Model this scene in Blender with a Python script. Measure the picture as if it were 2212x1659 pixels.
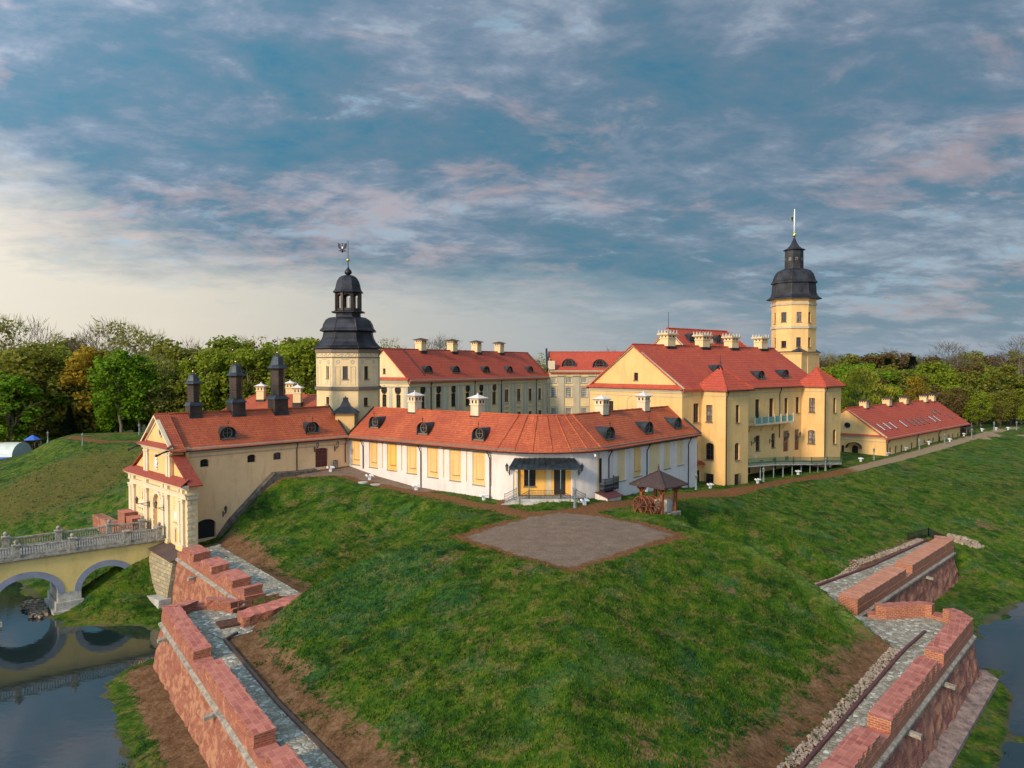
import bpy, bmesh, math, random
import numpy as np
from mathutils import Vector, Matrix, geometry
R = math.radians
for o in list(bpy.data.objects): bpy.data.objects.remove(o)
scene = bpy.context.scene
COL = scene.collection
random.seed(7)

# ------------------------------------------------------------------ camera
CAMZ = 18.0; FPX = 1593.0; PITCH = math.atan((829.5-790.0)/FPX)
cam = bpy.data.cameras.new('camera'); camo = bpy.data.objects.new('camera', cam); COL.objects.link(camo)
cam.sensor_width = 36; cam.lens = 36*FPX/2212; cam.clip_start = 0.5; cam.clip_end = 9000
camo.location = (0, 0, CAMZ); camo.rotation_euler = (R(90)-PITCH, 0, 0)
scene.camera = camo

# ------------------------------------------------------------------ light
SUN_AZ = R(221)
SUN_EL = R(26)
sd = Vector((math.sin(SUN_AZ)*math.cos(SUN_EL), math.cos(SUN_AZ)*math.cos(SUN_EL), math.sin(SUN_EL)))
sl = bpy.data.lights.new('sun', 'SUN'); so = bpy.data.objects.new('sun', sl); COL.objects.link(so)
sl.energy = 2.9; sl.angle = R(8); sl.color = (1.0, 0.76, 0.50)
so.rotation_euler = (-sd).to_track_quat('-Z', 'Y').to_euler()
scene.view_settings.view_transform = 'Standard'; scene.view_settings.look = 'None'
scene.view_settings.exposure = 0.45; scene.view_settings.gamma = 1.0

world = bpy.data.worlds.new('World'); scene.world = world; world.use_nodes = True
def build_world():
    nt = world.node_tree; N = nt.nodes; L = nt.links
    for n in list(N): N.remove(n)
    def nd(t, **k):
        n = N.new(t)
        for a, v in k.items(): setattr(n, a, v)
        return n
    def lk(a, b): L.new(a, b)
    def m(op, a, b=None, clamp=False):
        n = nd('ShaderNodeMath', operation=op, use_clamp=clamp)
        for i, v in enumerate((a, b)):
            if v is None: continue
            if isinstance(v, (int, float)): n.inputs[i].default_value = v
            else: lk(v, n.inputs[i])
        return n.outputs[0]
    def ramp(fac, pts):
        n = nd('ShaderNodeValToRGB'); cr = n.color_ramp
        while len(cr.elements) < len(pts): cr.elements.new(0.5)
        for e, (p, c) in zip(cr.elements, pts): e.position = p; e.color = (*c, 1)
        lk(fac, n.inputs[0]); return n.outputs[0]
    def mix(f, a, b, mode='MIX'):
        n = nd('ShaderNodeMix', data_type='RGBA', blend_type=mode)
        if isinstance(f, (int, float)): n.inputs[0].default_value = f
        else: lk(f, n.inputs[0])
        for i, v in ((6, a), (7, b)):
            if isinstance(v, tuple): n.inputs[i].default_value = (*v, 1)
            else: lk(v, n.inputs[i])
        return n.outputs[2]
    out = nd('ShaderNodeOutputWorld')
    sky = nd('ShaderNodeTexSky', sky_type='NISHITA'); sky.sun_disc = False
    sky.sun_elevation = SUN_EL; sky.sun_rotation = SUN_AZ; sky.air_density = 1.2; sky.dust_density = 1.0; sky.ozone_density = 2.0
    bg1 = nd('ShaderNodeBackground'); lk(sky.outputs[0], bg1.inputs[0]); bg1.inputs[1].default_value = 0.07
    tc = nd('ShaderNodeTexCoord'); sep = nd('ShaderNodeSeparateXYZ'); lk(tc.outputs['Generated'], sep.inputs[0])
    X, Y, Zc = sep.outputs
    zz = m('MAXIMUM', Zc, 0.0)
    den = m('ADD', zz, 0.20)
    cx = m('DIVIDE', X, den); cy = m('DIVIDE', Y, den)
    comb = nd('ShaderNodeCombineXYZ'); lk(cx, comb.inputs[0]); lk(cy, comb.inputs[1])
    def noise(vec, scale, detail, rough=0.55, dist=0.0, rot=0, st=(1,1,1), off=(0,0,0)):
        mp = nd('ShaderNodeMapping'); mp.inputs['Rotation'].default_value = (0,0,rot); mp.inputs['Scale'].default_value = st
        mp.inputs['Location'].default_value = off
        lk(vec, mp.inputs[0]); n = nd('ShaderNodeTexNoise'); n.inputs['Scale'].default_value = scale
        n.inputs['Detail'].default_value = detail; n.inputs['Roughness'].default_value = rough; n.inputs['Distortion'].default_value = dist
        lk(mp.outputs[0], n.inputs['Vector']); return n.outputs['Fac']
    n1 = noise(comb.outputs[0], 1.7, 12, 0.60, 0.25, R(-35), (0.85, 1.0, 1), (3.1, 1.7, 0))
    n2 = noise(comb.outputs[0], 0.55, 4, 0.5, 0.2, R(-25), (0.9, 1.0, 1), (8.3, 2.2, 0))
    n3 = noise(comb.outputs[0], 9.0, 10, 0.65, 0.3, R(-30), (0.8, 1.0, 1), (1.3, 5.2, 0))
    n4 = noise(comb.outputs[0], 1.1, 8, 0.6, 0.4, R(15), (0.9, 1.0, 1), (4.3, 9.2, 0))
    n5 = noise(comb.outputs[0], 4.0, 11, 0.64, 0.3, R(-30), (0.75, 1.0, 1), (7.7, 3.4, 0))
    d = m('ADD', m('MULTIPLY', n1, 0.36), m('ADD', m('MULTIPLY', n2, 0.16), m('ADD', m('MULTIPLY', n3, 0.14), m('MULTIPLY', n5, 0.34))))
    cloud = ramp(d, [(0.40, (0.034, 0.128, 0.205)), (0.445, (0.060, 0.142, 0.205)), (0.480, (0.084, 0.148, 0.210)),
                     (0.52, (0.135, 0.183, 0.246)), (0.585, (0.270, 0.310, 0.365))])
    warm = ramp(m('ADD', m('MULTIPLY', n4, 0.5), m('MULTIPLY', n5, 0.5)), [(0.52, (0, 0, 0)), (0.61, (1, 1, 1))])
    cloud = mix(m('MULTIPLY', warm, 0.60), cloud, (0.330, 0.245, 0.250))
    brk = ramp(m('ADD', m('MULTIPLY', n3, 0.30), m('ADD', m('MULTIPLY', n5, 0.40), m('MULTIPLY', n2, 0.3))), [(0.545, (0, 0, 0)), (0.61, (1, 1, 1))])
    cloud = mix(m('MULTIPLY', brk, 0.60), cloud, (0.170, 0.330, 0.430))
    # pale clear strip near the horizon, brighter and creamier towards the left (sun side)
    elev = m('ADD', zz, m('MULTIPLY', m('SUBTRACT', n2, 0.5), 0.22))
    elev = m('ADD', elev, m('MULTIPLY', m('SUBTRACT', n3, 0.5), 0.10))
    elev = m('ADD', elev, m('MULTIPLY', X, 0.16))
    hz = ramp(elev, [(0.035, (1, 1, 1)), (0.135, (0, 0, 0))])
    left = m('MULTIPLY', m('ADD', m('MULTIPLY', X, -1.0), 0.35), 1.3, True)
    hcol = mix(left, (0.190, 0.265, 0.345), (0.52, 0.475, 0.395))
    col = mix(m('MULTIPLY', hz, 0.92), cloud, hcol)
    low = ramp(zz, [(0.0, (1, 1, 1)), (0.11, (0, 0, 0))])
    col = mix(m('MULTIPLY', low, 0.55), col, mix(left, (0.185, 0.250, 0.325), (0.50, 0.45, 0.385)))
    # added fill light: the cloud deck is made brighter on the sun's side of the sky (behind the camera)
    g_ = m('ADD', m('MULTIPLY', X, 0.5*sd.x), m('ADD', m('MULTIPLY', Y, 0.5*sd.y), m('ADD', m('MULTIPLY', zz, 0.30), 0.42)), True)
    sky_fill = m('ADD', 1.0, m('MULTIPLY', m('POWER', g_, 2.6), 6.5))
    bg2 = nd('ShaderNodeBackground'); lk(col, bg2.inputs[0]); lk(sky_fill, bg2.inputs[1])
    mx = nd('ShaderNodeMixShader'); mx.inputs[0].default_value = 0.90
    lk(bg1.outputs[0], mx.inputs[1]); lk(bg2.outputs[0], mx.inputs[2]); lk(mx.outputs[0], out.inputs[0])
build_world()

# ------------------------------------------------------------------ photo measuring helpers
# several measuring sheets (origin x, origin y, scale) of the reference, all turned into one pixel frame 2212 wide
SH = {'D': (0, 0, 1), '1': (0, 669, .2520), '2': (223, 724.6, .2856), '3': (613.2, 490.5, .2689), '4': (724.7, 696.9, .2772),
      '5': (1226.4, 696.9, .2772), '6': (1616.7, 434.8, .242), 'R': (1783.9, 724.7, .2016), 'B': (0, 1059.2, .3617),
      'Q': (1505.2, 1087.1, .3448), 'C': (613.2, 975.6, .4536), 'G': (250.9, 975.6, .168), 'P': (1031.3, 947.7, .2268)}
def px(s, x, y): a = SH[s]; return a[0]+a[2]*x, a[1]+a[2]*y
cp, sp = math.cos(PITCH), math.sin(PITCH)
def ray(x, y):
    cx = (x-1106)/FPX; cy = -(y-829.5)/FPX
    return Vector((cx, cp + cy*sp, cy*cp - sp))
def atz(x, y, z):                       # where the sight line meets height z
    r = ray(x, y); t = (z-CAMZ)/r.z; return Vector((r.x*t, r.y*t, z))
def atY(x, y, Y):
    r = ray(x, y); t = Y/r.y; return Vector((r.x*t, Y, CAMZ+r.z*t))
def sz(s, x, y, z): return atz(*px(s, x, y), z)
def proj(p):
    v = Vector(p)-Vector((0, 0, CAMZ)); f = v.y*cp - v.z*sp; u = v.y*sp + v.z*cp
    return 1106+FPX*v.x/f, 829.5-FPX*u/f
def V2(v): return Vector((v[0], v[1]))

# ------------------------------------------------------------------ object helpers
def tag(o, label=None, cat=None, group=None, kind=None):
    if label: o['label'] = label
    if cat: o['category'] = cat
    if group: o['group'] = group
    if kind: o['kind'] = kind
    return o
def empty(name, loc, label, cat, group=None, rz=0.0):
    o = bpy.data.objects.new(name, None); COL.objects.link(o); o.location = loc; o.rotation_euler = (0, 0, rz)
    o.empty_display_size = 0.5
    return tag(o, label, cat, group)
def copy_tree(o, parent=None):
    c = o.copy(); COL.objects.link(c); c.parent = parent
    for ch in o.children: copy_tree(ch, c)
    return c

class MB:
    def __init__(s): s.v = []; s.f = []; s.m = []; s.cm = 0; s.smooth = []; s.sm = False
    def mi(s, i): s.cm = i; return s
    def face(s, pts):
        b = len(s.v); s.v += [tuple(p) for p in pts]; s.f.append(tuple(range(b, b+len(pts)))); s.m.append(s.cm); s.smooth.append(s.sm)
    def idx(s, verts, faces):
        b = len(s.v); s.v += [tuple(p) for p in verts]
        for f in faces: s.f.append(tuple(i+b for i in f)); s.m.append(s.cm); s.smooth.append(s.sm)
    def box8(s, P):       # P: 4 bottom (ccw seen from top), 4 top
        s.idx(P, [(3, 2, 1, 0), (4, 5, 6, 7), (0, 1, 5, 4), (1, 2, 6, 5), (2, 3, 7, 6), (3, 0, 4, 7)])
    def box(s, c, sx, sy, z0, z1, rz=0.0, top=1.0):
        ca, sa = math.cos(rz), math.sin(rz); P = []
        for z, k in ((z0, 1.0), (z1, top)):
            for ax, ay in ((-1, -1), (1, -1), (1, 1), (-1, 1)):
                x, y = ax*sx/2*k, ay*sy/2*k
                P.append((c[0]+x*ca-y*sa, c[1]+x*sa+y*ca, z))
        s.box8(P)
    def prism(s, poly, z0, z1):          # poly ccw
        n = len(poly); a = 0
        for i in range(n):
            x0, y0 = poly[i][:2]; x1, y1 = poly[(i+1) % n][:2]; a += x0*y1-x1*y0
        if a < 0: poly = list(reversed(poly))
        zf = z0 if callable(z0) else (lambda p: z0); zt = z1 if callable(z1) else (lambda p: z1)
        P = [(p[0], p[1], zf(p)) for p in poly]+[(p[0], p[1], zt(p)) for p in poly]
        s.idx(P, [tuple(reversed(range(n))), tuple(range(n, 2*n))]+[(i, (i+1) % n, n+(i+1) % n, n+i) for i in range(n)])
    def bar(s, a, b, w, h=None, up=Vector((0, 0, 1))):
        a = Vector(a); b = Vector(b); h = h or w; d = (b-a)
        if d.length < 1e-6: return
        d.normalize()
        if abs(d.dot(up)) > .99: up = Vector((0, 1, 0))
        x = d.cross(up).normalized(); y = x.cross(d)
        P = []
        for c in (a, b):
            for i, j in ((-1, -1), (1, -1), (1, 1), (-1, 1)): P.append(c + x*(i*w/2) + y*(j*h/2))
        s.box8(P)
    def tube(s, pts, r, n=6, cap=True, smooth=True):
        pts = [Vector(p) for p in pts]; rs = r if isinstance(r, (list, tuple)) else [r]*len(pts)
        rings = []; old = s.sm; s.sm = smooth; px_ = None
        for i, p in enumerate(pts):
            d = (pts[min(i+1, len(pts)-1)]-pts[max(i-1, 0)]).normalized()
            if px_ is None:
                up = Vector((0, 0, 1)) if abs(d.z) < .9 else Vector((1, 0, 0)); x = d.cross(up).normalized()
            else: x = (px_ - d*px_.dot(d)).normalized()
            px_ = x; y = d.cross(x)
            rings.append([p + (x*math.cos(2*math.pi*k/n)+y*math.sin(2*math.pi*k/n))*rs[i] for k in range(n)])
        vs = [q for rg in rings for q in rg]; fs = []
        for i in range(len(pts)-1):
            for k in range(n): fs.append((i*n+k, i*n+(k+1) % n, (i+1)*n+(k+1) % n, (i+1)*n+k))
        if cap: fs += [tuple(reversed(range(n))), tuple(range((len(pts)-1)*n, len(pts)*n))]
        s.idx(vs, fs); s.sm = old
    def lathe(s, c, prof, n=8, rot=0.0, smooth=False, cap=True):     # prof: (r, z) bottom to top
        vs = []; fs = []; old = s.sm; s.sm = smooth
        for r, z in prof:
            for k in range(n):
                a = rot+2*math.pi*k/n; vs.append((c[0]+r*math.cos(a), c[1]+r*math.sin(a), z))
        for i in range(len(prof)-1):
            for k in range(n): fs.append((i*n+k, i*n+(k+1) % n, (i+1)*n+(k+1) % n, (i+1)*n+k))
        if cap: fs += [tuple(reversed(range(n))), tuple(range((len(prof)-1)*n, len(prof)*n))]
        s.idx(vs, fs); s.sm = old
    def sphere(s, c, r, n=8, m=6, sz_=1.0):
        pr = [(max(.001, r*math.sin(math.pi*i/m)), c[2]-r*sz_*math.cos(math.pi*i/m)) for i in range(m+1)]
        s.lathe(c, pr, n, 0, True)
    def build(s, name, mats, parent=None, uv=True, world_space=True, uvdir=None):
        if not s.f: return None
        me = bpy.data.meshes.new(name); me.from_pydata(s.v, [], s.f); me.validate(verbose=False)
        if not isinstance(mats, (list, tuple)): mats = [mats]
        for m_ in mats: me.materials.append(m_)
        if len(me.polygons) == len(s.m):
            me.polygons.foreach_set('material_index', s.m); me.polygons.foreach_set('use_smooth', s.smooth)
        if uv: auto_uv(me, uvdir)
        o = bpy.data.objects.new(name, me); COL.objects.link(o)
        if parent is not None:
            o.parent = parent
            if world_space: o.matrix_parent_inverse = world_of(parent).inverted()
        return o
def world_of(o):
    mtx = o.matrix_basis if o.parent is None else world_of(o.parent) @ o.matrix_parent_inverse @ o.matrix_basis
    return mtx
def auto_uv(me, uvdir=None):
    uvl = me.uv_layers.new(name='UVMap'); up = Vector((0, 0, 1)); data = np.zeros(len(me.loops)*2, dtype=np.float32)
    co = me.vertices
    for p in me.polygons:
        n = p.normal
        if uvdir is not None and abs(n.z) > .88: ux = Vector((uvdir[0], uvdir[1], 0)).normalized(); vx = Vector((-ux.y, ux.x, 0))
        elif abs(n.z) > .93: ux, vx = Vector((1, 0, 0)), Vector((0, 1, 0))
        else: ux = up.cross(n).normalized(); vx = n.cross(ux)
        for li in p.loop_indices:
            c = co[me.loops[li].vertex_index].co; data[2*li] = c.dot(ux); data[2*li+1] = c.dot(vx)
    uvl.data.foreach_set('uv', data)

# ------------------------------------------------------------------ materials
def newmat(name):
    m = bpy.data.materials.new(name); m.use_nodes = True; nt = m.node_tree
    b = nt.nodes['Principled BSDF']; return m, nt, b
class NG:
    def __init__(s, nt): s.nt = nt; s.N = nt.nodes; s.L = nt.links
    def n(s, t, **k):
        x = s.N.new(t)
        for a, v in k.items(): setattr(x, a, v)
        return x
    def put(s, v, inp):
        if isinstance(v, (int, float)): inp.default_value = v
        elif isinstance(v, tuple): inp.default_value = (*v, 1) if len(v) == 3 and inp.type == 'RGBA' else v
        else: s.L.new(v, inp)
    def math(s, op, a, b=0.0, clamp=False):
        x = s.n('ShaderNodeMath', operation=op, use_clamp=clamp); s.put(a, x.inputs[0]); s.put(b, x.inputs[1]); return x.outputs[0]
    def mix(s, f, a, b, mode='MIX'):
        x = s.n('ShaderNodeMix', data_type='RGBA', blend_type=mode); s.put(f, x.inputs[0]); s.put(a, x.inputs[6]); s.put(b, x.inputs[7]); return x.outputs[2]
    def ramp(s, f, pts):
        x = s.n('ShaderNodeValToRGB'); cr = x.color_ramp
        while len(cr.elements) < len(pts): cr.elements.new(.5)
        for e, (p, c) in zip(cr.elements, pts): e.position = p; e.color = (*c, 1) if isinstance(c, tuple) else (c, c, c, 1)
        s.put(f, x.inputs[0]); return x.outputs[0]
    def pos(s): return s.n('ShaderNodeNewGeometry').outputs['Position']
    def uv(s): return s.n('ShaderNodeTexCoord').outputs['UV']
    def obj(s): return s.n('ShaderNodeTexCoord').outputs['Object']
    def noise(s, vec, scale, detail=4, rough=.55, st=None, dist=0.0):
        if st:
            mp = s.n('ShaderNodeMapping'); mp.inputs['Scale'].default_value = st; s.put(vec, mp.inputs[0]); vec = mp.outputs[0]
        x = s.n('ShaderNodeTexNoise'); x.inputs['Scale'].default_value = scale; x.inputs['Detail'].default_value = detail
        x.inputs['Roughness'].default_value = rough; x.inputs['Distortion'].default_value = dist; s.put(vec, x.inputs['Vector']); return x.outputs['Fac']
    def bump(s, h, strength, dist, bsdf):
        x = s.n('ShaderNodeBump'); x.inputs['Strength'].default_value = strength; x.inputs['Distance'].default_value = dist
        s.put(h, x.inputs['Height']); s.L.new(x.outputs[0], bsdf.inputs['Normal'])
def plain(name, c, rough=.8, var=.18, scale=.6, metal=0.0, bump=.0, fine=6.0):
    m, nt, b = newmat(name); g = NG(nt); p = g.pos()
    a = g.noise(p, scale, 5); f = g.noise(p, fine, 3)
    k = g.math('ADD', g.math('MULTIPLY', a, .65), g.math('MULTIPLY', f, .35))
    dark = tuple(x*(1-var*1.6) for x in c); lite = tuple(min(1, x*(1+var)) for x in c)
    g.L.new(g.ramp(k, [(.36, dark), (.64, lite)]), b.inputs['Base Color'])
    b.inputs['Roughness'].default_value = rough; b.inputs['Metallic'].default_value = metal
    if bump: g.bump(f, bump, .05, b)
    return m
def plaster(name, c, stain=(.35, .30, .24), amt=.5):
    m, nt, b = newmat(name); g = NG(nt); p = g.pos()
    a = g.noise(p, .35, 6, .6); f = g.noise(p, 5, 3); st = g.noise(p, .9, 5, .6, st=(1.6, 1.6, .28))
    k = g.math('ADD', g.math('MULTIPLY', a, .7), g.math('MULTIPLY', f, .3))
    col = g.ramp(k, [(.35, tuple(x*.86 for x in c)), (.5, c), (.66, tuple(min(1, x*1.07) for x in c))])
    s2 = g.ramp(st, [(.52, 0.0), (.74, 1.0)])
    col = g.mix(g.math('MULTIPLY', s2, amt), col, tuple(c[i]*stain[i]*2 for i in range(3)))
    g.L.new(col, b.inputs['Base Color']); b.inputs['Roughness'].default_value = .9; g.bump(f, .15, .03, b); return m
def tiles(name, c1, c2, c3, w=.30, h=.36, patch=.5):
    m, nt, b = newmat(name); g = NG(nt); uv = g.uv(); p = g.pos()
    br = g.n('ShaderNodeTexBrick'); br.offset = 0.0; br.inputs['Scale'].default_value = 1.0
    br.inputs['Brick Width'].default_value = w; br.inputs['Row Height'].default_value = h; br.inputs['Mortar Size'].default_value = .03
    br.inputs['Mortar Smooth'].default_value = .6; br.inputs['Bias'].default_value = 0.0
    g.put(uv, br.inputs['Vector']); g.put(c1, br.inputs['Color1']); g.put(c2, br.inputs['Color2']); g.put(tuple(x*.35 for x in c3), br.inputs['Mortar'])
    big = g.noise(p, .22, 7, .66); fine = g.noise(uv, 1.4, 4, .6, st=(1.6, 1, 1))
    col = g.mix(g.math('MULTIPLY', g.ramp(big, [(.42, 0.0), (.62, 1.0)]), patch), br.outputs['Color'], c3)
    col = g.mix(g.math('MULTIPLY', g.ramp(fine, [(.45, 0.0), (.72, 1.0)]), .45), col, tuple(x*.55 for x in c3))
    row = g.n('ShaderNodeSeparateXYZ'); g.put(uv, row.inputs[0])
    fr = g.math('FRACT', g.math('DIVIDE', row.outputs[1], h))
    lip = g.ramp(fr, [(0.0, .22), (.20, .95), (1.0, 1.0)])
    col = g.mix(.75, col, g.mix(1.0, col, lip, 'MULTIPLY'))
    g.L.new(col, b.inputs['Base Color']); b.inputs['Roughness'].default_value = .72
    colw = g.math('SINE', g.math('MULTIPLY', row.outputs[0], 2*math.pi/w))
    hgt = g.math('ADD', g.math('MULTIPLY', g.math('SUBTRACT', 1.0, fr), .6), g.math('MULTIPLY', colw, .35))
    g.bump(hgt, .7, .05, b); return m
def brick(name, c1, c2, mort, plast=None, pl_amt=.5, w=.5, h=.16, ms=.022):
    m, nt, b = newmat(name); g = NG(nt); uv = g.uv(); p = g.pos()
    br = g.n('ShaderNodeTexBrick'); br.inputs['Scale'].default_value = 1.0
    br.inputs['Brick Width'].default_value = w; br.inputs['Row Height'].default_value = h; br.inputs['Mortar Size'].default_value = ms
    g.put(uv, br.inputs['Vector']); g.put(c1, br.inputs['Color1']); g.put(c2, br.inputs['Color2']); g.put(mort, br.inputs['Mortar'])
    f = g.noise(p, 1.7, 8, .72); a = g.noise(p, .6, 6, .65)
    col = g.mix(g.ramp(f, [(.40, .0), (.75, .55)]), br.outputs['Color'], tuple(x*.45 for x in c2))
    if plast:
        k = g.math('ADD', g.math('MULTIPLY', f, .5), g.math('MULTIPLY', a, .5))
        e = .62-.24*pl_amt
        msk = g.ramp(k, [(e-.012, 0.0), (e+.012, 1.0)])
        pc = g.mix(g.noise(p, 1.1, 6, .6), tuple(x*.80 for x in plast), tuple(min(1, x*1.1) for x in plast))
        col = g.mix(msk, col, pc)
        hgt = g.math('ADD', msk, g.math('MULTIPLY', f, .5))
    else: hgt = g.math('ADD', br.outputs['Fac'], g.math('MULTIPLY', f, 1.2))
    g.L.new(col, b.inputs['Base Color']); b.inputs['Roughness'].default_value = .93; g.bump(hgt, .6, .06, b); return m

M = {}
M['yellow'] = plaster('yellow_plaster', (.66, .42, .165))
M['yellow_pale'] = plaster('pale_yellow_plaster', (.66, .49, .26))
M['yellow_deep'] = plaster('ochre_plaster', (.70, .39, .09))
M['peach'] = plaster('peach_plaster', (.84, .51, .26))
M['white'] = plaster('white_plaster', (.62, .56, .52), amt=.4)
M['cream'] = plaster('cream_trim', (.60, .50, .34))
M['trim'] = plaster('grey_cream_trim', (.44, .38, .27))
M['greytrim'] = plaster('grey_pilaster', (.42, .39, .32))
M['darktrim'] = plaster('dark_cornice', (.17, .135, .10))
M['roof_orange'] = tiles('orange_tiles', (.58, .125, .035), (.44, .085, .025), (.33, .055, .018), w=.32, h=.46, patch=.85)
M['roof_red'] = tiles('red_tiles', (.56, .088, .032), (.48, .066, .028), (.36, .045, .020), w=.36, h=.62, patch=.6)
M['roof_small'] = plain('small_red_roof', (.26, .040, .018), .7, .2, 2.0)
M['copper'] = plain('dark_copper', (.030, .028, .032), .45, .5, .5, .45)
M['copper_brown'] = plain('brown_copper', (.045, .026, .018), .55, .5, .7, .2)
M['slate_roof'] = plain('charcoal_sheet_metal', (.030, .038, .045), .45, .4, .8, .3)
M['pipe'] = plain('brown_pipe', (.028, .014, .010), .85)
M['iron'] = plain('black_iron', (.02, .02, .022), .5, metal=.3)
M['iron_green'] = plain('green_iron', (.05, .10, .055), .6)
M['lamp_green'] = plain('grey_green_cast_iron', (.16, .21, .19), .6)
M['gold'] = plain('gilded_metal', (.85, .55, .15), .25, .05, metal=1.0)
M['glass'] = plain('dark_window_glass', (.018, .018, .022), .08, .3)
M['curtain'] = plain('curtained_window_glass', (.20, .18, .16), .15, .5, 1.5)
M['frame'] = plain('brown_window_frame', (.06, .028, .016), .6)
M['frame_white'] = plain('white_window_frame', (.55, .52, .46), .6)
M['door_red'] = plain('dark_red_door', (.085, .012, .012), .5, .3, 2)
M['door_dark'] = plain('near_black_door', (.010, .009, .010), .6, .2)
M['door_brown'] = plain('red_brown_door', (.16, .045, .025), .6)
M['white_paint'] = plain('white_painted_metal', (.75, .75, .76), .4, .05)
M['ramp_stone'] = plain('dark_weathered_stone', (.13, .105, .078), .95, .4, 1.5, bump=.6)
M['stone'] = plain('weathered_stone', (.27, .24, .19), .9, .35, 1.5, bump=.5)
M['stone_block'] = brick('sandstone_blocks', (.42, .34, .20), (.27, .23, .14), (.16, .13, .09), w=.9, h=.45, ms=.03)
M['concrete'] = plain('pale_concrete', (.40, .38, .33), .9, .25, .9, bump=.3)
M['bridge_grey'] = plain('bluish_grey_render', (.22, .24, .31), .9, .15)
M['bridge_yellow'] = plaster('bridge_yellow_render', (.62, .47, .17), amt=.45)
M['bridge_stone'] = plain('mossy_balustrade_stone', (.28, .26, .21), .9, .35, 2.5)
M['bridge_deck'] = plain('bridge_deck_paving', (.22, .21, .19), .9, .3, 1.0)
M['brick_old'] = brick('crumbling_brick', (.33, .085, .04), (.20, .045, .022), (.30, .17, .11), (.42, .18, .095), .30)
M['brick_face'] = brick('patchy_scarp_brick', (.28, .065, .032), (.20, .045, .025), (.26, .14, .09), (.35, .16, .085), .50)
M['brick_face_right'] = brick('red_weathered_scarp_brick', (.24, .055, .035), (.17, .04, .03), (.26, .15, .11), (.34, .145, .085), .5)
M['brick_new'] = brick('new_orange_brick', (.40, .10, .04), (.30, .07, .03), (.42, .26, .16), w=.42, h=.17, ms=.03)
M['cap_pink'] = brick('pink_brick_capping', (.50, .165, .115), (.34, .085, .06), (.44, .20, .15), w=.85, h=.42, ms=.03)
M['cap_orange'] = brick('orange_brick_capping', (.52, .21, .12), (.46, .18, .10), (.50, .28, .19), w=1.0, h=.5, ms=.02)
M['wood'] = plain('red_brown_timber', (.20, .055, .015), .7, .35, 3)
M['wood_dark'] = plain('dark_brown_timber', (.10, .035, .015), .75, .4, 3)
M['shingle'] = brick('wooden_shingles', (.085, .050, .045), (.060, .034, .032), (.025, .015, .015), w=.22, h=.26, ms=.025)
M['cover_red'] = plain('dark_red_sheet', (.11, .035, .035), .5, .15)
M['ground_dark'] = plain('dark_slab', (.075, .045, .035), .8)
M['bark'] = plain('grey_brown_bark', (.075, .055, .038), .95, .3, 4)
M['bark_pale'] = plain('pale_bark', (.15, .12, .085), .95, .3, 4)
M['footing'] = plain('pinkish_footing', (.26, .18, .15), .95, .4, 1.2, bump=.5)
M['blue_cloth'] = plain('blue_parasol_cloth', (.05, .13, .50), .8, .1)
M['white_cloth'] = plain('white_tent_cloth', (.55, .62, .60), .7, .1)
M['rock'] = plain('limestone_rubble', (.34, .26, .19), .95, .35, 3, bump=.5)
M['plastic_glass'] = plain('greenish_rail_glass', (.18, .32, .27), .12, .2)
# ------------------------------------------------------------------ terrain
ZW = -12.7                                    # water level
def X2(v): return (v[0], v[1])
def pl(*a): return [atz(x, y, z) for x, y, z in a]
TOP = pl((591, 1024, 1.7), (668, 1030, 1.5), (725, 1042, 1.0), (863, 1070, .2), (985, 1093, 0), (928, 1163, -.3), (1070, 1207, -.2),
         (1235, 1246, -.2), (1385, 1190, -.2), (1488, 1132, -.6), (1468, 1094, -.8), (1559, 1062, -1.7), (1725, 1040, -2), (1840, 1023, -2),
         (1950, 993, -1.8), (2060, 956, -1), (2180, 936, -.5), (2330, 930, -.5))
FOOTL = pl((474, 1178, -5.7), (540, 1219, -5.8), (664, 1291, -6.0), (545, 1362, -7.0), (485, 1385, -7.1), (600, 1522, -7.2), (735, 1659, -7.4))
FOOTR = pl((1753, 1639, -7.5), (1950, 1411, -7.5), (1781, 1313, -7.5), (1753, 1286, -7.5), (1880, 1226, -7.5), (2001, 1170, -7.5))
FOOTR[2] = Vector((29.8, 78.5, -7.5)); FOOTR[3] = Vector((31.0, 81.0, -7.5))
TIPF = Vector((2.4, 27.5, -7.5))
FOOT = FOOTL+[TIPF]+FOOTR
# outer line of the scarp wall (parapet's outer face)
WL = [Vector(p) for p in ((-42.0, 92.0), (-27.4, 75.1), (-29.0, 76.0), (-31.4, 76.7), (-33.5, 75.7), (-34.8, 72.6), (-26.3, 60.6), (1.0, 22.3))]
WR = [Vector(p) for p in ((1.0, 22.3), (25.2, 49.0), (44.3, 70.2), (44.5, 72.2), (43.7, 74.2), (42.2, 75.5), (40.2, 75.3), (37.6, 74.8), (35.7, 75.6), (61.3, 101.7), (61.6, 103.5))]
def offset(poly, d, closed=False):            # + = to the right of travel
    n = len(poly); out = []
    for i, p in enumerate(poly):
        a = poly[max(i-1, 0)]; b = poly[min(i+1, n-1)]
        d1 = (Vector(p[:2])-Vector(a[:2])); d2 = (Vector(b[:2])-Vector(p[:2]))
        if d1.length < 1e-6: d1 = d2
        if d2.length < 1e-6: d2 = d1
        d1.normalize(); d2.normalize(); n1 = Vector((d1.y, -d1.x)); n2 = Vector((d2.y, -d2.x)); m = (n1+n2)
        if m.length < .2: m = n1
        m.normalize(); k = 1/max(.5, m.dot(n1)); out.append(Vector(p[:2])+m*(d*k))
    return out
WALL = WL+WR[1:]
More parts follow.
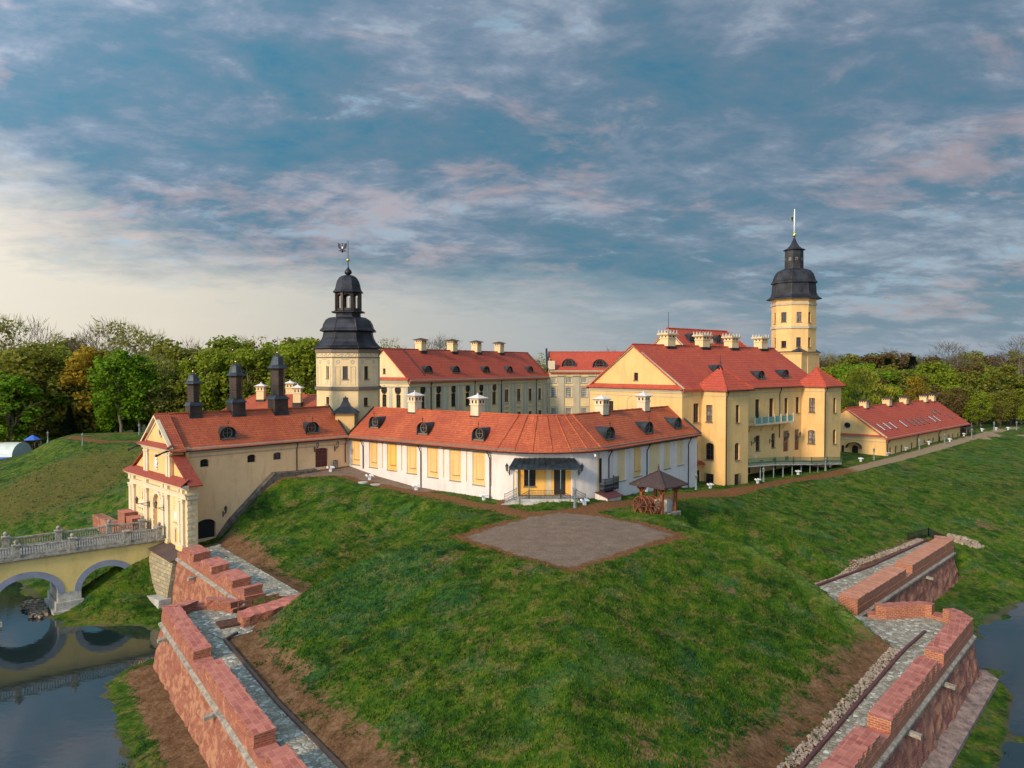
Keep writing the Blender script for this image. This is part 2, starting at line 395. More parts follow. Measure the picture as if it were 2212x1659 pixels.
SHL = [Vector(p) for p in ((6, -4), (-8, 14), (-18, 36), (-26, 50), (-30, 56.3), (-33.2, 60.6), (-37.6, 66.8), (-39.4, 70.3), (-39.2, 74.1), (-37.6, 76.9),
       (-37.6, 80), (-40.5, 84.0), (-44.2, 86.0), (-49.3, 85.8), (-53.2, 85.4), (-55.8, 88), (-58.2, 91.5), (-64, 97.9), (-72, 105), (-92, 113), (-135, 132), (-190, 170))]
SHR = [Vector(p) for p in ((6, -4), (20, 30), (33, 49), (39.0, 57.6), (41.8, 61), (46.6, 67.4), (47.2, 71.2), (46.9, 74.4), (50.6, 80.6), (57, 87.5), (65, 93.9), (76, 99), (96, 104), (140, 108), (200, 110))]
pts = []; edges = []
def add(line, z=None, con=True):
    b = len(pts)
    for p in line: pts.append((p[0], p[1], p[2] if z is None else z))
    if con: edges.extend((b+i, b+i+1) for i in range(len(line)-1))
add(TOP); add(FOOT)
for a, b, dz in ((5, 3, 1.3), (7, 7, .6), (9, 9, 1.7), (4, 2, -3.3), (10, 11, -4.2)):        # hips and valleys of the ramparts
    A_, B_ = TOP[a], FOOT[b]; prev = a
    for t in (.33, .66):
        q = A_.lerp(B_, t); q.z += dz; pts.append(tuple(q)); edges.append((prev, len(pts)-1)); prev = len(pts)-1
    edges.append((prev, len(TOP)+b))
wi = offset(WALL, -1.6)                       # inner face of parapet = lane outer edge
def lanez(p):
    if p[0] < -26 and p[1] > 76.5: return -5.7
    if p[0] < -5: return -7.1
    return -7.5
lz = [-5.6, -6.1, -6.9, -7.1, -7.1, -7.1, -7.2, -7.5]+[-7.5]*10
wi_line = [Vector((p.x, p.y, lz[i])) for i, p in enumerate(wi)]
add(wi_line[0:2]); add(wi_line[3:])
wo = offset(WALL, -0.5)
add([Vector((p.x, p.y, -11.7)) for p in wo])
bo = offset(WALL, 2.6)
for p in bo[:1]+bo[5:8]+bo[8:11]: pts.append((p.x, p.y, -12.0))
add(SHL, ZW-.05); add(SHR[1:], ZW-.05)
for p in offset(SHL, -4.0)[1:]+offset(SHR, 4.0)[1:]: pass
bed = [(-30, 20), (-36, 40), (-44, 56), (-50, 70), (-45, 79.5), (-60, 80), (-70, 92), (-90, 100), (-130, 115), (-60, 30), (-90, 60), (-80, 80), (40, 30), (48, 48), (56, 62), (58, 76), (68, 84), (90, 92), (140, 95), (80, 60), (-10, -20), (20, -20), (-160, 130), (200, 95)]
for p in bed: pts.append((*p, -15))
for p in ((-100, 40), (-140, 70), (-190, 100), (-60, -30), (0, -50), (60, -30), (100, 40), (150, 70), (230, 85)): pts.append((*p, -11))
# inside of the castle plateau
for p in ((-27, 118, 2.2), (-33, 112, 2.0), (-20, 114, 1.0), (-14, 108.6, .2), (-2, 98.5, 0), (9, 97, .3), (20, 107, -.6), (30, 120, -1.9), (36, 122.5, -2.2), (41, 127, -2.3), (62, 144.5, -2.1),
          (66, 149, -2.0), (5, 90, 0), (4, 75, -.1), (10, 78, -.1), (0, 80, -.1), (84, 160, -1.8), (126, 203, -1.0), (0, 130, 0), (0, 170, -1), (-30, 150, 1), (40, 190, -1), (60, 230, -1), (0, 250, -1), (-40, 200, 0), (100, 230, -2)):
    pts.append(p)
# gate side: lower lane level runs under the gate building, left curtain and left bastion
add([Vector(p) for p in ((-45.0, 98.2, -5.9), (-41.0, 102.1, -5.9), (-35.0, 108.0, 1.6))])
for p in ((-48, 98, -5.9), (-55.5, 108.5, -5.6), (-44, 104, -5.8), (-38, 116, 2), (-50, 120, 1), (-57, 112.5, -5.6), (-66, 121, -5.6), (-60, 122, -2.5)): pts.append(p)
LT = [Vector(p) for p in ((-62, 134, 1.4), (-70, 146, 1.5), (-80, 158, 1.5), (-90, 155.5, 1.5), (-104, 166, 1.5), (-112, 186, 1.0))]
add(LT)
for p in ((-72, 123, -6.0), (-84, 119, -9), (-96, 121, -11.6), (-118, 136, -11.8), (-140, 160, -9.5), (-150, 190, -9.3), (-95, 185, 1.5), (-80, 180, 1.5), (-60, 170, 1), (-112, 165, -3.5), (-122, 185, -4), (-58, 103, -11.6), (-48, 93.5, -10.8), (-46, 90, -11.2), (-52, 90, -11.8)):
    pts.append(p)
for p in ((32.2, 79.2, -7.75), (33.4, 80.6, -7.75), (33.8, 78.6, -7.75), (35.5, 80.2, -7.75), (34.5, 82.2, -7.75), (32.5, 77.3, -7.75), (66, 104, -9.5), (72, 108, -9.6), (64, 98, -11.9), (80, 112, -9.5), (100, 118, -9.6), (140, 125, -9.6), (200, 140, -9), (240, 215, -1), (170, 215, -.3), (200, 260, -2)): pts.append(p)
for p in ((-150, 260, -8), (-100, 230, -6), (-60, 290, -8), (0, 320, -8), (90, 300, -7), (180, 320, -7), (320, 300, -8), (320, 180, -9), (-240, 260, -8),
          (-5000, -300, -9), (5000, -300, -9), (-5000, 6000, -6), (5000, 6000, -6), (0, 900, -6), (-600, 700, -7), (700, 700, -6), (-900, 100, -9), (900, 100, -9), (-260, 160, -9), (0, -300, -10)):
    pts.append(p)
res = geometry.delaunay_2d_cdt([Vector((p[0], p[1])) for p in pts], edges, [], 0, 1e-4)
tv, tf, ov = res[0], res[2], res[3]
PZ = np.array([p[2] for p in pts])
tz = []
for i, v in enumerate(tv):
    if len(ov[i]): tz.append(float(np.mean([PZ[k] for k in ov[i]])))
    else:
        dd = [((v.x-p[0])**2+(v.y-p[1])**2, p[2]) for p in pts]; dd.sort(); w = [1/(d[0]+.01) for d in dd[:2]]
        tz.append(sum(a*b[1] for a, b in zip(w, dd[:2]))/sum(w)); print('cdt crossing at', v)
def axis(lo, hi, step, far_lo, far_hi, g=1.13):
    a = list(np.arange(lo, hi+step/2, step)); s = step; x = a[-1]
    while x < far_hi: s *= g; x += s; a.append(x)
    s = step; x = a[0]; b = []
    while x > far_lo: s *= g; x -= s; b.append(x)
    return np.array(b[::-1]+a)
gx = axis(-82, 90, .5, -4500, 4500, 1.06); gy = axis(30, 132, .5, -280, 5500, 1.06)
NX, NY = len(gx), len(gy); print('grid', NX, NY)
GX, GY = np.meshgrid(gx, gy)
H = np.full(GX.shape, -9.0)
for f in tf:
    f = list(f)
    for k in range(1, len(f)-1):
        i, j, l = f[0], f[k], f[k+1]
        (ax, ay), (bx, by), (cx, cy) = tv[i], tv[j], tv[l]
        x0 = np.searchsorted(gx, min(ax, bx, cx)); x1 = np.searchsorted(gx, max(ax, bx, cx), 'right')
        y0 = np.searchsorted(gy, min(ay, by, cy)); y1 = np.searchsorted(gy, max(ay, by, cy), 'right')
        if x0 >= x1 or y0 >= y1: continue
        sx, sy = GX[y0:y1, x0:x1], GY[y0:y1, x0:x1]; det = (by-cy)*(ax-cx)+(cx-bx)*(ay-cy)
        if abs(det) < 1e-9: continue
        l1 = ((by-cy)*(sx-cx)+(cx-bx)*(sy-cy))/det; l2 = ((cy-ay)*(sx-cx)+(ax-cx)*(sy-cy))/det; l3 = 1-l1-l2
        msk = (l1 >= -1e-6) & (l2 >= -1e-6) & (l3 >= -1e-6)
        H[y0:y1, x0:x1][msk] = (l1*tz[i]+l2*tz[j]+l3*tz[l])[msk]
def dist_line(line, PX=None, PY=None):
    PX = GX if PX is None else PX; PY = GY if PY is None else PY
    best = np.full(PX.shape, 1e9)
    for a, b in zip(line[:-1], line[1:]):
        ax, ay, bx, by = a[0], a[1], b[0], b[1]; dx, dy = bx-ax, by-ay; q = dx*dx+dy*dy
        if q < 1e-9: continue
        t = np.clip(((PX-ax)*dx+(PY-ay)*dy)/q, 0, 1); best = np.minimum(best, np.hypot(PX-ax-t*dx, PY-ay-t*dy))
    return best
def inside(poly, PX=None, PY=None):
    PX = GX if PX is None else PX; PY = GY if PY is None else PY
    c = np.zeros(PX.shape, bool); n = len(poly)
    for i in range(n):
        x0, y0 = poly[i][0], poly[i][1]; x1, y1 = poly[(i+1) % n][0], poly[(i+1) % n][1]
        if y0 == y1: continue
        k = ((y0 > PY) != (y1 > PY)) & (PX < (x1-x0)*(PY-y0)/(y1-y0)+x0); c ^= k
    return c
dwall = dist_line(WALL); dfoot = dist_line(FOOT)
def blur(A, n):
    for _ in range(n):
        B = np.pad(A, 1, mode='edge'); A = (B[:-2, 1:-1]+B[2:, 1:-1]+B[1:-1, :-2]+B[1:-1, 2:]+4*B[1:-1, 1:-1])/8
    return A
HB = blur(H, 2)
w = np.clip((dwall-5.5)/2.0, 0, 1)*np.clip((dfoot-.7)/2.0, 0, 1)
H = H*(1-w)+HB*w
# random relief
rng = np.random.default_rng(3)
def vnoise(sc, seed, PX=None, PY=None):
    PX = GX if PX is None else PX; PY = GY if PY is None else PY
    r = np.random.default_rng(seed).random((256, 256)); x = PX/sc; y = PY/sc
    xi = np.floor(x).astype(int); yi = np.floor(y).astype(int); fx = x-xi; fy = y-yi; fx = fx*fx*(3-2*fx); fy = fy*fy*(3-2*fy)
    g = lambda a, b: r[b % 256, a % 256]
    return (g(xi, yi)*(1-fx)+g(xi+1, yi)*fx)*(1-fy)+(g(xi, yi+1)*(1-fx)+g(xi+1, yi+1)*fx)*fy-.5
PLAZA = pl((972, 1159, -.15), (1105, 1202, -.15), (1235, 1238, -.15), (1370, 1193, -.15), (1484, 1150, -.2), (1390, 1124, -.1), (1293, 1107, 0), (1210, 1103, 0), (1135, 1113, 0))
PATHL = pl((705, 1014, 2.0), (770, 1031, 1.2), (867, 1059, .1), (976, 1079, 0), (1067, 1097, 0), (1150, 1112, 0))
PATHR = pl((1225, 1110, 0), (1293, 1097, -.1), (1384, 1085, -.5), (1475, 1072, -1), (1590, 1057, -1.7), (1684, 1040, -2), (1781, 1027, -2), (1836, 1015.5, -2), (1926, 993, -1.8), (2026, 968, -1.5), (2127, 939, -1), (2212, 914, -.4), (2400, 880, 0))
PATHB = pl((1067, 1097, 0), (1105, 1080, 0))
LLOOP = [Vector(p) for p in ((-104, 172, 1.5), (-88, 159, 1.5), (-66, 166, 1.5))]; LLOOP2 = [Vector(p) for p in ((-104, 172, 1.5), (-90, 184, 1.5), (-66, 172, 1.5))]
sd_plaza = np.where(inside(PLAZA), -1, 1)*dist_line(PLAZA+[PLAZA[0]])
d_path = np.minimum(dist_line(PATHL)-1.5, np.minimum(dist_line(PATHR)-1.7, dist_line(PATHB)-1.1))
d_path = np.minimum(d_path, np.minimum(dist_line(LLOOP)-1.6, dist_line(LLOOP2)-1.2))
RLOOP = pl((2120, 950, -1), (2170, 938, -.7), (2240, 938, -.5)); d_path = np.minimum(d_path, dist_line(RLOOP)-.9)
forecourt = [Vector(p) for p in ((-41, 101), (-25.5, 117.5), (-14, 108.6), (-9.5, 104.5), (-13, 104), (-20, 108.5), (-25, 111), (-33, 108))]
d_fore = np.where(inside(forecourt), -1, 1)*dist_line(forecourt+[forecourt[0]])
d_path = np.minimum(d_path, d_fore)
castle_area = [Vector(p) for p in ((-26, 118), (-3, 99), (4, 97), (13, 101), (30, 122), (62, 147), (66, 160), (40, 250), (-40, 240), (-45, 130))]
flat = np.clip(np.minimum(sd_plaza, d_path)/1.5+.6, 0, 1)*np.clip((dwall-3.5)/2, 0, 1)*np.clip((dfoot-.4)/1.5, 0, 1)*np.where(inside(castle_area), 0, 1)
nearw = np.clip((150-GY)/60, 0.15, 1)
H += flat*nearw*(vnoise(6, 1)*.55+vnoise(2.3, 2)*.30+vnoise(1.0, 4)*.24+vnoise(.55, 5)*.16)
# colour masks
SL = offset(FOOTL, 0); 
soil = np.zeros(GX.shape)
def band(line, wd, side_poly=None):
    d = dist_line(line)
    return np.clip(1-d/wd, 0, 1)
soil = np.maximum(soil, band(FOOTL[3:]+[TIPF], 5.0)); soil = np.maximum(soil, band([TIPF]+FOOTR[:2], 6.5)); soil = np.maximum(soil, band(FOOTR[3:6], 3.6)*.9)
soil = np.maximum(soil, band(FOOTL[:3], 4.6))
soil = np.maximum(soil, band(offset(WL[5:], 1.5), 2.6)*1.3)
for x, y, r in ((-8, 75, 2.6), (-5.5, 73, 2.2), (-3, 69, 2.5), (1, 66, 4), (-7, 71, 3.5), (14, 72, 2.5), (20, 68, 3), (8, 44, 3), (12, 50, 2.5), (2.5, 56, 2), (76, 118, 5)):
    soil = np.maximum(soil, .55*np.clip(1-np.hypot(GX-x, GY-y)/r, 0, 1))
dry = np.clip(1-np.hypot((GX+84)/24, (GY-136)/22), 0, 1)*1.4+.6*np.clip(1-np.hypot((GX+18)/16, (GY-88)/12), 0, 1)+.5*np.clip(1-np.hypot((GX-100)/45, (GY-135)/30), 0, 1)+.35*np.clip(1-np.hypot((GX-3)/14, (GY-60)/10), 0, 1)
weedpoly = pl((905, 1172, -.5), (985, 1195, -1.5), (960, 1290, -3.5), (760, 1400, -5.5), (560, 1400, -7), (548, 1362, -7))
weed = np.clip(np.where(inside(weedpoly), 1, -1)*dist_line(weedpoly+[weedpoly[0]])/2.0+.5, 0, 1)
ridgeR = np.clip(1.25-dist_line([TOP[9], FOOT[9]])/2.0, 0, 1)  # light tone painted along the right crest so the fold stands out
hollow_shade = np.maximum(np.clip(1.1-dist_line([TOP[10]+Vector((1.5, -3, 0)), FOOT[11]+Vector((1.5, 2.5, 0))])/5.0, 0, 1), np.clip(1.0-dist_line([TOP[4], FOOT[2]])/3.5, 0, 1))  # right band is shade painted as darker grass; left is dense growth too
shore = np.clip(1-np.minimum(dist_line(SHL), dist_line(SHR))/1.2, 0, 1)
def sample_h(x, y):
    i = min(max(np.searchsorted(gx, x)-1, 0), NX-2); j = min(max(np.searchsorted(gy, y)-1, 0), NY-2)
    fx = (x-gx[i])/(gx[i+1]-gx[i]); fy = (y-gy[j])/(gy[j+1]-gy[j])
    return float(H[j, i]*(1-fx)*(1-fy)+H[j, i+1]*fx*(1-fy)+H[j+1, i]*(1-fx)*fy+H[j+1, i+1]*fx*fy)
def on_ground(x, y, z0=-2.0):        # sight line to terrain
    p = atz(x, y, z0)
    for _ in range(12): p = atz(x, y, sample_h(p.x, p.y)*.7+p.z*.3)
    return p

def grass_colour(g, p, n2, n3):
    n1 = g.noise(p, .16, 6, .6); n4 = g.noise(p, .42, 6, .65, dist=.8)
    k = g.math('ADD', g.math('MULTIPLY', n1, .26), g.math('ADD', g.math('MULTIPLY', n2, .46), g.math('MULTIPLY', n3, .28)))
    grass = g.ramp(k, [(.38, (.006, .022, .002)), (.45, (.020, .060, .003)), (.515, (.048, .108, .005)), (.59, (.125, .155, .012)), (.68, (.24, .19, .04))])
    grass = g.mix(g.math('MULTIPLY', g.ramp(n4, [(.51, 0.0), (.60, 1.0)]), .62), grass, g.ramp(n3, [(.35, (.062, .055, .012)), (.62, (.26, .20, .055))]))
    return g.mix(g.math('MULTIPLY', g.ramp(g.noise(p, .21, 5, .55), [(.55, 0.0), (.63, 1.0)]), .38), grass, g.ramp(n3, [(.3, (.010, .055, .020)), (.7, (.045, .16, .055))]))
def ground_mat():
    m, nt, b = newmat('grass_and_earth'); g = NG(nt); p = g.pos()
    at = lambda n_: g.n('ShaderNodeAttribute', attribute_name=n_).outputs['Fac']
    n2 = g.noise(p, .75, 6, .65); n3 = g.noise(p, 3.2, 5, .7)
    grass = grass_colour(g, p, n2, n3); dr = g.math('ADD', g.math('MULTIPLY', at('dry'), 1.0), g.math('MULTIPLY', g.math('SUBTRACT', n2, .5), 1.6))
    grass = g.mix(g.math('MULTIPLY', g.ramp(dr, [(.30, 0.0), (.75, 1.0)]), .75), grass, g.ramp(n3, [(.36, (.05, .045, .010)), (.5, (.115, .090, .020)), (.68, (.20, .16, .045))]))
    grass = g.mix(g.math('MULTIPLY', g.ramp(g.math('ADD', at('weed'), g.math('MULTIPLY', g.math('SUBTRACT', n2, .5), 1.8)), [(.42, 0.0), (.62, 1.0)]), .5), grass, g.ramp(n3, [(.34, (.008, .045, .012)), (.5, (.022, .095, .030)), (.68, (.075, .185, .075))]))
    grass = g.mix(g.math('MULTIPLY', at('lush_shade'), .8), grass, g.ramp(n3, [(.34, (.008, .030, .002)), (.52, (.022, .070, .004)), (.68, (.05, .11, .01))]))  # darkens both valleys; shade put into the grass colour on the right
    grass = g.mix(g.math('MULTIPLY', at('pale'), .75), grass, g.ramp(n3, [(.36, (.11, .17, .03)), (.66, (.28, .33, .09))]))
    earth = g.ramp(g.math('ADD', g.math('MULTIPLY', n2, .5), g.math('MULTIPLY', n3, .5)), [(.38, (.095, .045, .020)), (.5, (.18, .092, .042)), (.64, (.29, .17, .09))])
    gravel = g.ramp(g.math('ADD', g.math('MULTIPLY', n2, .45), g.math('MULTIPLY', g.noise(p, 9, 3, .8), .55)), [(.36, (.17, .110, .075)), (.52, (.26, .18, .13)), (.68, (.36, .27, .20))])
    wob = g.math('MULTIPLY', g.math('SUBTRACT', g.math('ADD', g.math('MULTIPLY', n2, .5), g.math('MULTIPLY', n3, .5)), .5), 2.6)
    def step(v, lo, hi): return g.ramp(g.math('ADD', v, wob), [(lo, 0.0), (hi, 1.0)])
    col = g.mix(step(at('soil'), .40, .55), grass, earth)
    rust = g.ramp(n3, [(.38, (.15, .058, .020)), (.62, (.27, .125, .048))])
    col = g.mix(g.ramp(g.math('ADD', at('path'), g.math('MULTIPLY', wob, .25)), [(.40, 0.0), (.50, 1.0)]), col, g.mix(g.ramp(at('far'), [(.45, 0.0), (.6, 1.0)]), rust, (.33, .23, .14)))
    col = g.mix(g.ramp(g.math('ADD', at('plaza'), g.math('MULTIPLY', wob, .35)), [(.46, 0.0), (.55, 1.0)]), col, gravel)
    col = g.mix(g.math('MULTIPLY', step(at('shore'), .5, .7), .8), col, (.10, .085, .055))
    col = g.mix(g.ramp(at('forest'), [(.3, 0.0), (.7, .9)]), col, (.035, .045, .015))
    g.L.new(col, b.inputs['Base Color']); b.inputs['Roughness'].default_value = .95
    b.inputs['Specular IOR Level'].default_value = .15
    g.bump(g.math('ADD', n3, g.math('MULTIPLY', g.noise(p, 8, 4, .8), .7)), .9, .35, b)
    return m
M['ground'] = ground_mat()
is_plaza = sd_plaza < 0; is_path = (d_path < 0) & ~is_plaza
A_path = np.clip(.45-np.minimum(d_path, np.where(is_plaza, -1, sd_plaza+.0))*.35, 0, 1); A_plaza = np.clip(.5-(sd_plaza+1.1)*.30, 0, 1)
A_plaza = np.maximum(A_plaza, np.clip(.5-(d_fore+.4)*.3, 0, 1))
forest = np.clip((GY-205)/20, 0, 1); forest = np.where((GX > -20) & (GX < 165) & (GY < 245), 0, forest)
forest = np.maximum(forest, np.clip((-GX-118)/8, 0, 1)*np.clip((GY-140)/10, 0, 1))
farm = np.clip((GX-55)/20, 0, 1)
def grid_objects():
    cid = np.zeros((NY-1, NX-1), int)
    cpz = is_plaza[:-1, :-1] & is_plaza[1:, 1:]; cpt = is_path[:-1, :-1] & is_path[1:, 1:]
    cid[cpt] = 1; cid[cpz] = 2
    co = np.stack([GX, GY, H], -1).reshape(-1, 3); j, i = np.meshgrid(np.arange(NY-1), np.arange(NX-1), indexing='ij')
    a = j*NX+i; Q = np.stack([a, a+1, a+NX+1, a+NX], -1)
    for k, nm in ((0, 'ground'), (1, 'footpath'), (2, 'plaza')):
        q = Q[cid == k]; used = np.unique(q); rm = np.full(NX*NY, -1); rm[used] = np.arange(len(used)); q = rm[q]
        me = bpy.data.meshes.new(nm); me.vertices.add(len(used)); me.vertices.foreach_set('co', co[used].ravel())
        me.loops.add(q.size); me.loops.foreach_set('vertex_index', q.ravel()); me.polygons.add(len(q))
        me.polygons.foreach_set('loop_start', np.arange(0, q.size, 4)); me.polygons.foreach_set('loop_total', np.full(len(q), 4))
        me.polygons.foreach_set('use_smooth', np.ones(len(q), bool)); me.update(); me.validate()
        for an, arr in (('soil', soil), ('path', A_path), ('plaza', A_plaza), ('shore', shore), ('forest', forest), ('far', farm), ('dry', dry), ('weed', weed), ('pale', ridgeR), ('lush_shade', hollow_shade)):
            at = me.attributes.new(an, 'FLOAT', 'POINT'); at.data.foreach_set('value', arr.reshape(-1)[used].astype(np.float32))
        me.materials.append(M['ground']); o = bpy.data.objects.new(nm, me); COL.objects.link(o); tag(o, kind='structure')
grid_objects()

def water():
    m, nt, b = newmat('moat_water'); g = NG(nt); p = g.pos()
    b.inputs['Base Color'].default_value = (.010, .020, .020, 1); b.inputs['Roughness'].default_value = .035; b.inputs['IOR'].default_value = 1.6
    b.inputs['Specular IOR Level'].default_value = .9
    g.bump(g.math('ADD', g.noise(p, .5, 3, .5, st=(1, 2.2, 1)), g.math('MULTIPLY', g.noise(p, 2.2, 3), .25)), .12, .06, b)
    q = MB(); xs = [-400, -200, -100, -50, 0, 50, 100, 200, 400]; ys = [-280, -50, 0, 50, 100, 150, 200]
    for i in range(len(xs)-1):
        for j in range(len(ys)-1): q.face([(xs[i], ys[j], ZW), (xs[i+1], ys[j], ZW), (xs[i+1], ys[j+1], ZW), (xs[i], ys[j+1], ZW)])
    tag(q.build('water', m), kind='structure')
water()

# cobbled lanes behind the parapets
def cobble_mat():
    m, nt, b = newmat('cobblestones'); g = NG(nt); p = g.pos()
    v = g.n('ShaderNodeTexVoronoi'); v.inputs['Scale'].default_value = 2.6; g.put(p, v.inputs['Vector'])
    e = g.n('ShaderNodeTexVoronoi', feature='DISTANCE_TO_EDGE'); e.inputs['Scale'].default_value = 2.6; g.put(p, e.inputs['Vector'])
    sep = g.n('ShaderNodeSeparateColor'); g.put(v.outputs['Color'], sep.inputs[0])
    col = g.ramp(sep.outputs[0], [(.0, (.20, .165, .11)), (.5, (.31, .265, .195)), (.85, (.43, .38, .30)), (1.0, (.64, .60, .52))])
    col = g.mix(g.ramp(e.outputs['Distance'], [(.0, .75), (.10, 0.0)]), col, (.10, .09, .06))
    col = g.mix(g.math('MULTIPLY', g.ramp(g.noise(p, .6, 5), [(.5, 0.0), (.7, 1.0)]), .35), col, (.14, .12, .08))
    g.L.new(col, b.inputs['Base Color']); b.inputs['Roughness'].default_value = .85; g.bump(g.ramp(e.outputs['Distance'], [(0.0, 0.0), (.2, 1.0)]), .5, .08, b); return m
M['cobble'] = cobble_mat()
def sheet(name, inner, outer, mat, lift=.05):
    mb = MB()
    def samp(line, k):
        L_ = [0]
        for a, b in zip(line[:-1], line[1:]): L_.append(L_[-1]+(Vector(b[:2])-Vector(a[:2])).length)
        out = []
        for i in range(k+1):
            s = L_[-1]*i/k; j = max(0, min(len(line)-2, int(np.searchsorted(L_, s, 'right'))-1)); t = (s-L_[j])/max(1e-6, L_[j+1]-L_[j])
            out.append(Vector(line[j]).lerp(Vector(line[j+1]), min(1, t)))
        return out
    A, B = samp(inner, 60), samp(outer, 60)
    for i in range(60):
        for k in range(4):
            P = [A[i].lerp(B[i], k/4), A[i].lerp(B[i], (k+1)/4), A[i+1].lerp(B[i+1], (k+1)/4), A[i+1].lerp(B[i+1], k/4)]
            mb.face([(p.x, p.y, max(p.z, sample_h(p.x, p.y) if k in (0,) and False else p.z)+lift) for p in reversed(P)])
    return mb.build(name, mat)
# ------------------------------------------------------------------ building kit
class Fr:                                     # a vertical wall line seen left to right; outside is on the right of travel
    def __init__(s, A, B):
        s.A = Vector(A[:2]); s.B = Vector(B[:2]); s.L = (s.B-s.A).length; s.d = (s.B-s.A).normalized(); s.n = Vector((s.d.y, -s.d.x))
    def p(s, u, o, z): q = s.A+s.d*u+s.n*o; return Vector((q.x, q.y, z))
    def hit(s, sh, x, y, off=0.0):
        r = ray(*px(sh, x, y)); t = (s.A.dot(s.n)+off)/Vector((r.x, r.y)).dot(s.n)
        P = r*t; return (Vector((P.x, P.y))-s.A).dot(s.d), CAMZ+P.z
    def rect(s, sh, x0, y0, x1, y1, off=0.0):
        ym = (y0+y1)/2; xm = (x0+x1)/2
        return (s.hit(sh, x0, ym, off)[0], s.hit(sh, x1, ym, off)[0], s.hit(sh, xm, y1, off)[1], s.hit(sh, xm, y0, off)[1])
    def roof(s, sh, x, y, ze, slope):          # sight line meets the roof slope above this wall
        r = ray(*px(sh, x, y)); rn = Vector((r.x, r.y)).dot(s.n); an = s.A.dot(s.n)
        t = (ze+slope*an-CAMZ)/(r.z+slope*rn); P = r*t; q = Vector((P.x, P.y))-s.A
        return q.dot(s.d), q.dot(s.n), CAMZ+P.z
    def angle(s): return math.atan2(s.d.y, s.d.x)
def fbox(mb, fr, u0, u1, o0, o1, z0, z1):
    if u1 < u0: u0, u1 = u1, u0
    if o1 < o0: o0, o1 = o1, o0
    P = [fr.p(u, o, z) for z in (z0, z1) for u, o in ((u0, o1), (u1, o1), (u1, o0), (u0, o0))]
    mb.box8(P)
def wall(mb, fr, u0, u1, z0, z1, holes=(), depth=.25, off=0.0, segs=0):
    hs = [h for h in holes]
    us = sorted({round(v, 4) for v in [u0, u1]+[x for h in hs for x in h[:2]] if u0-1e-4 <= v <= u1+1e-4})
    zs = sorted({round(v, 4) for v in [z0, z1]+[x for h in hs for x in h[2:4]] if z0-1e-4 <= v <= z1+1e-4})
    for a, b in zip(us[:-1], us[1:]):
        if b-a < 1e-4: continue
        for c, d in zip(zs[:-1], zs[1:]):
            if d-c < 1e-4: continue
            um, zm = (a+b)/2, (c+d)/2
            if any(h[0] < um < h[1] and h[2] < zm < h[3] for h in hs): continue
            mb.face([fr.p(a, off, c), fr.p(b, off, c), fr.p(b, off, d), fr.p(a, off, d)])
    for h in hs:
        a, b, c, d = h[:4]; rise = h[4] if len(h) > 4 else 0; o2 = off-depth
        mb.face([fr.p(a, off, c), fr.p(a, o2, c), fr.p(a, o2, d-rise), fr.p(a, off, d-rise)][::-1])
        mb.face([fr.p(b, off, c), fr.p(b, o2, c), fr.p(b, o2, d-rise), fr.p(b, off, d-rise)])
        mb.face([fr.p(a, off, c), fr.p(b, off, c), fr.p(b, o2, c), fr.p(a, o2, c)])
        if rise <= 0: mb.face([fr.p(a, off, d), fr.p(b, off, d), fr.p(b, o2, d), fr.p(a, o2, d)][::-1])
        else:
            n = 8; m = (a+b)/2; r = (b-a)/2
            ar = [(m-r*math.cos(math.pi*k/n), d-rise+rise*math.sin(math.pi*k/n)) for k in range(n+1)]
            for k in range(n):
                (ua, za), (ub, zb) = ar[k], ar[k+1]
                mb.face([fr.p(ua, off, za), fr.p(ub, off, zb), fr.p(ub, off, d), fr.p(ua, off, d)])
                mb.face([fr.p(ua, off, za), fr.p(ua, o2, za), fr.p(ub, o2, zb), fr.p(ub, off, zb)])
def pane(mb, fr, h, off):
    a, b, c, d = h[:4]; rise = h[4] if len(h) > 4 else 0
    if rise <= 0: mb.face([fr.p(a, off, c), fr.p(b, off, c), fr.p(b, off, d), fr.p(a, off, d)]); return
    n = 8; m = (a+b)/2; r = (b-a)/2
    mb.face([fr.p(a, off, c), fr.p(b, off, c)]+[fr.p(m+r*math.cos(math.pi*k/n), off, d-rise+rise*math.sin(math.pi*k/n)) for k in range(n+1)])
def window(parent, fr, h, depth=.25, off=0.0, nx=1, nz=2, glass='glass', frame='frame', sill='darktrim', name='window', bar=.07, label=None):
    a, b, c, d = h[:4]; rise = h[4] if len(h) > 4 else 0
    g = MB(); pane(g, fr, h, off-depth+.02); go = g.build(name, M[glass], parent)
    f = MB(); o0, o1 = off-depth+.022, off-depth+.09
    for u in (a, b-bar): fbox(f, fr, u, u+bar, o0, o1, c, d-rise)
    fbox(f, fr, a+bar, b-bar, o0, o1, c, c+bar); fbox(f, fr, a+bar, b-bar, o0, o1, d-rise-bar*(1 if rise <= 0 else .5), d-rise)
    for i in range(1, nx+1):
        u = a+(b-a)*i/(nx+1); fbox(f, fr, u-bar*.4, u+bar*.4, o0, o1-.01, c+bar, d-rise-bar)
    for i in range(1, nz+1):
        z = c+(d-rise-c)*i/(nz+1); fbox(f, fr, a+bar, b-bar, o0, o1-.02, z-bar*.35, z+bar*.35)
    f.build('window_frame', M[frame], go)
    if sill:
        s = MB(); fbox(s, fr, a-.12, b+.12, off+.003, off+.14, c-.12, c+.01); s.build('sill', M[sill], go)
    return go
def slab(mb, P, th=.22):                       # P: four top points, thickness downwards
    a = [Vector(p) for p in P]; dn = Vector((0, 0, th)); n = (a[1]-a[0]).cross(a[2]-a[0])
    if n.z < 0: a = a[::-1]
    k = len(a); vs = [p-dn for p in a]+a
    mb.idx(vs, [tuple(reversed(range(k))), tuple(range(k, 2*k))]+[(i, (i+1) % k, k+(i+1) % k, k+i) for i in range(k)])
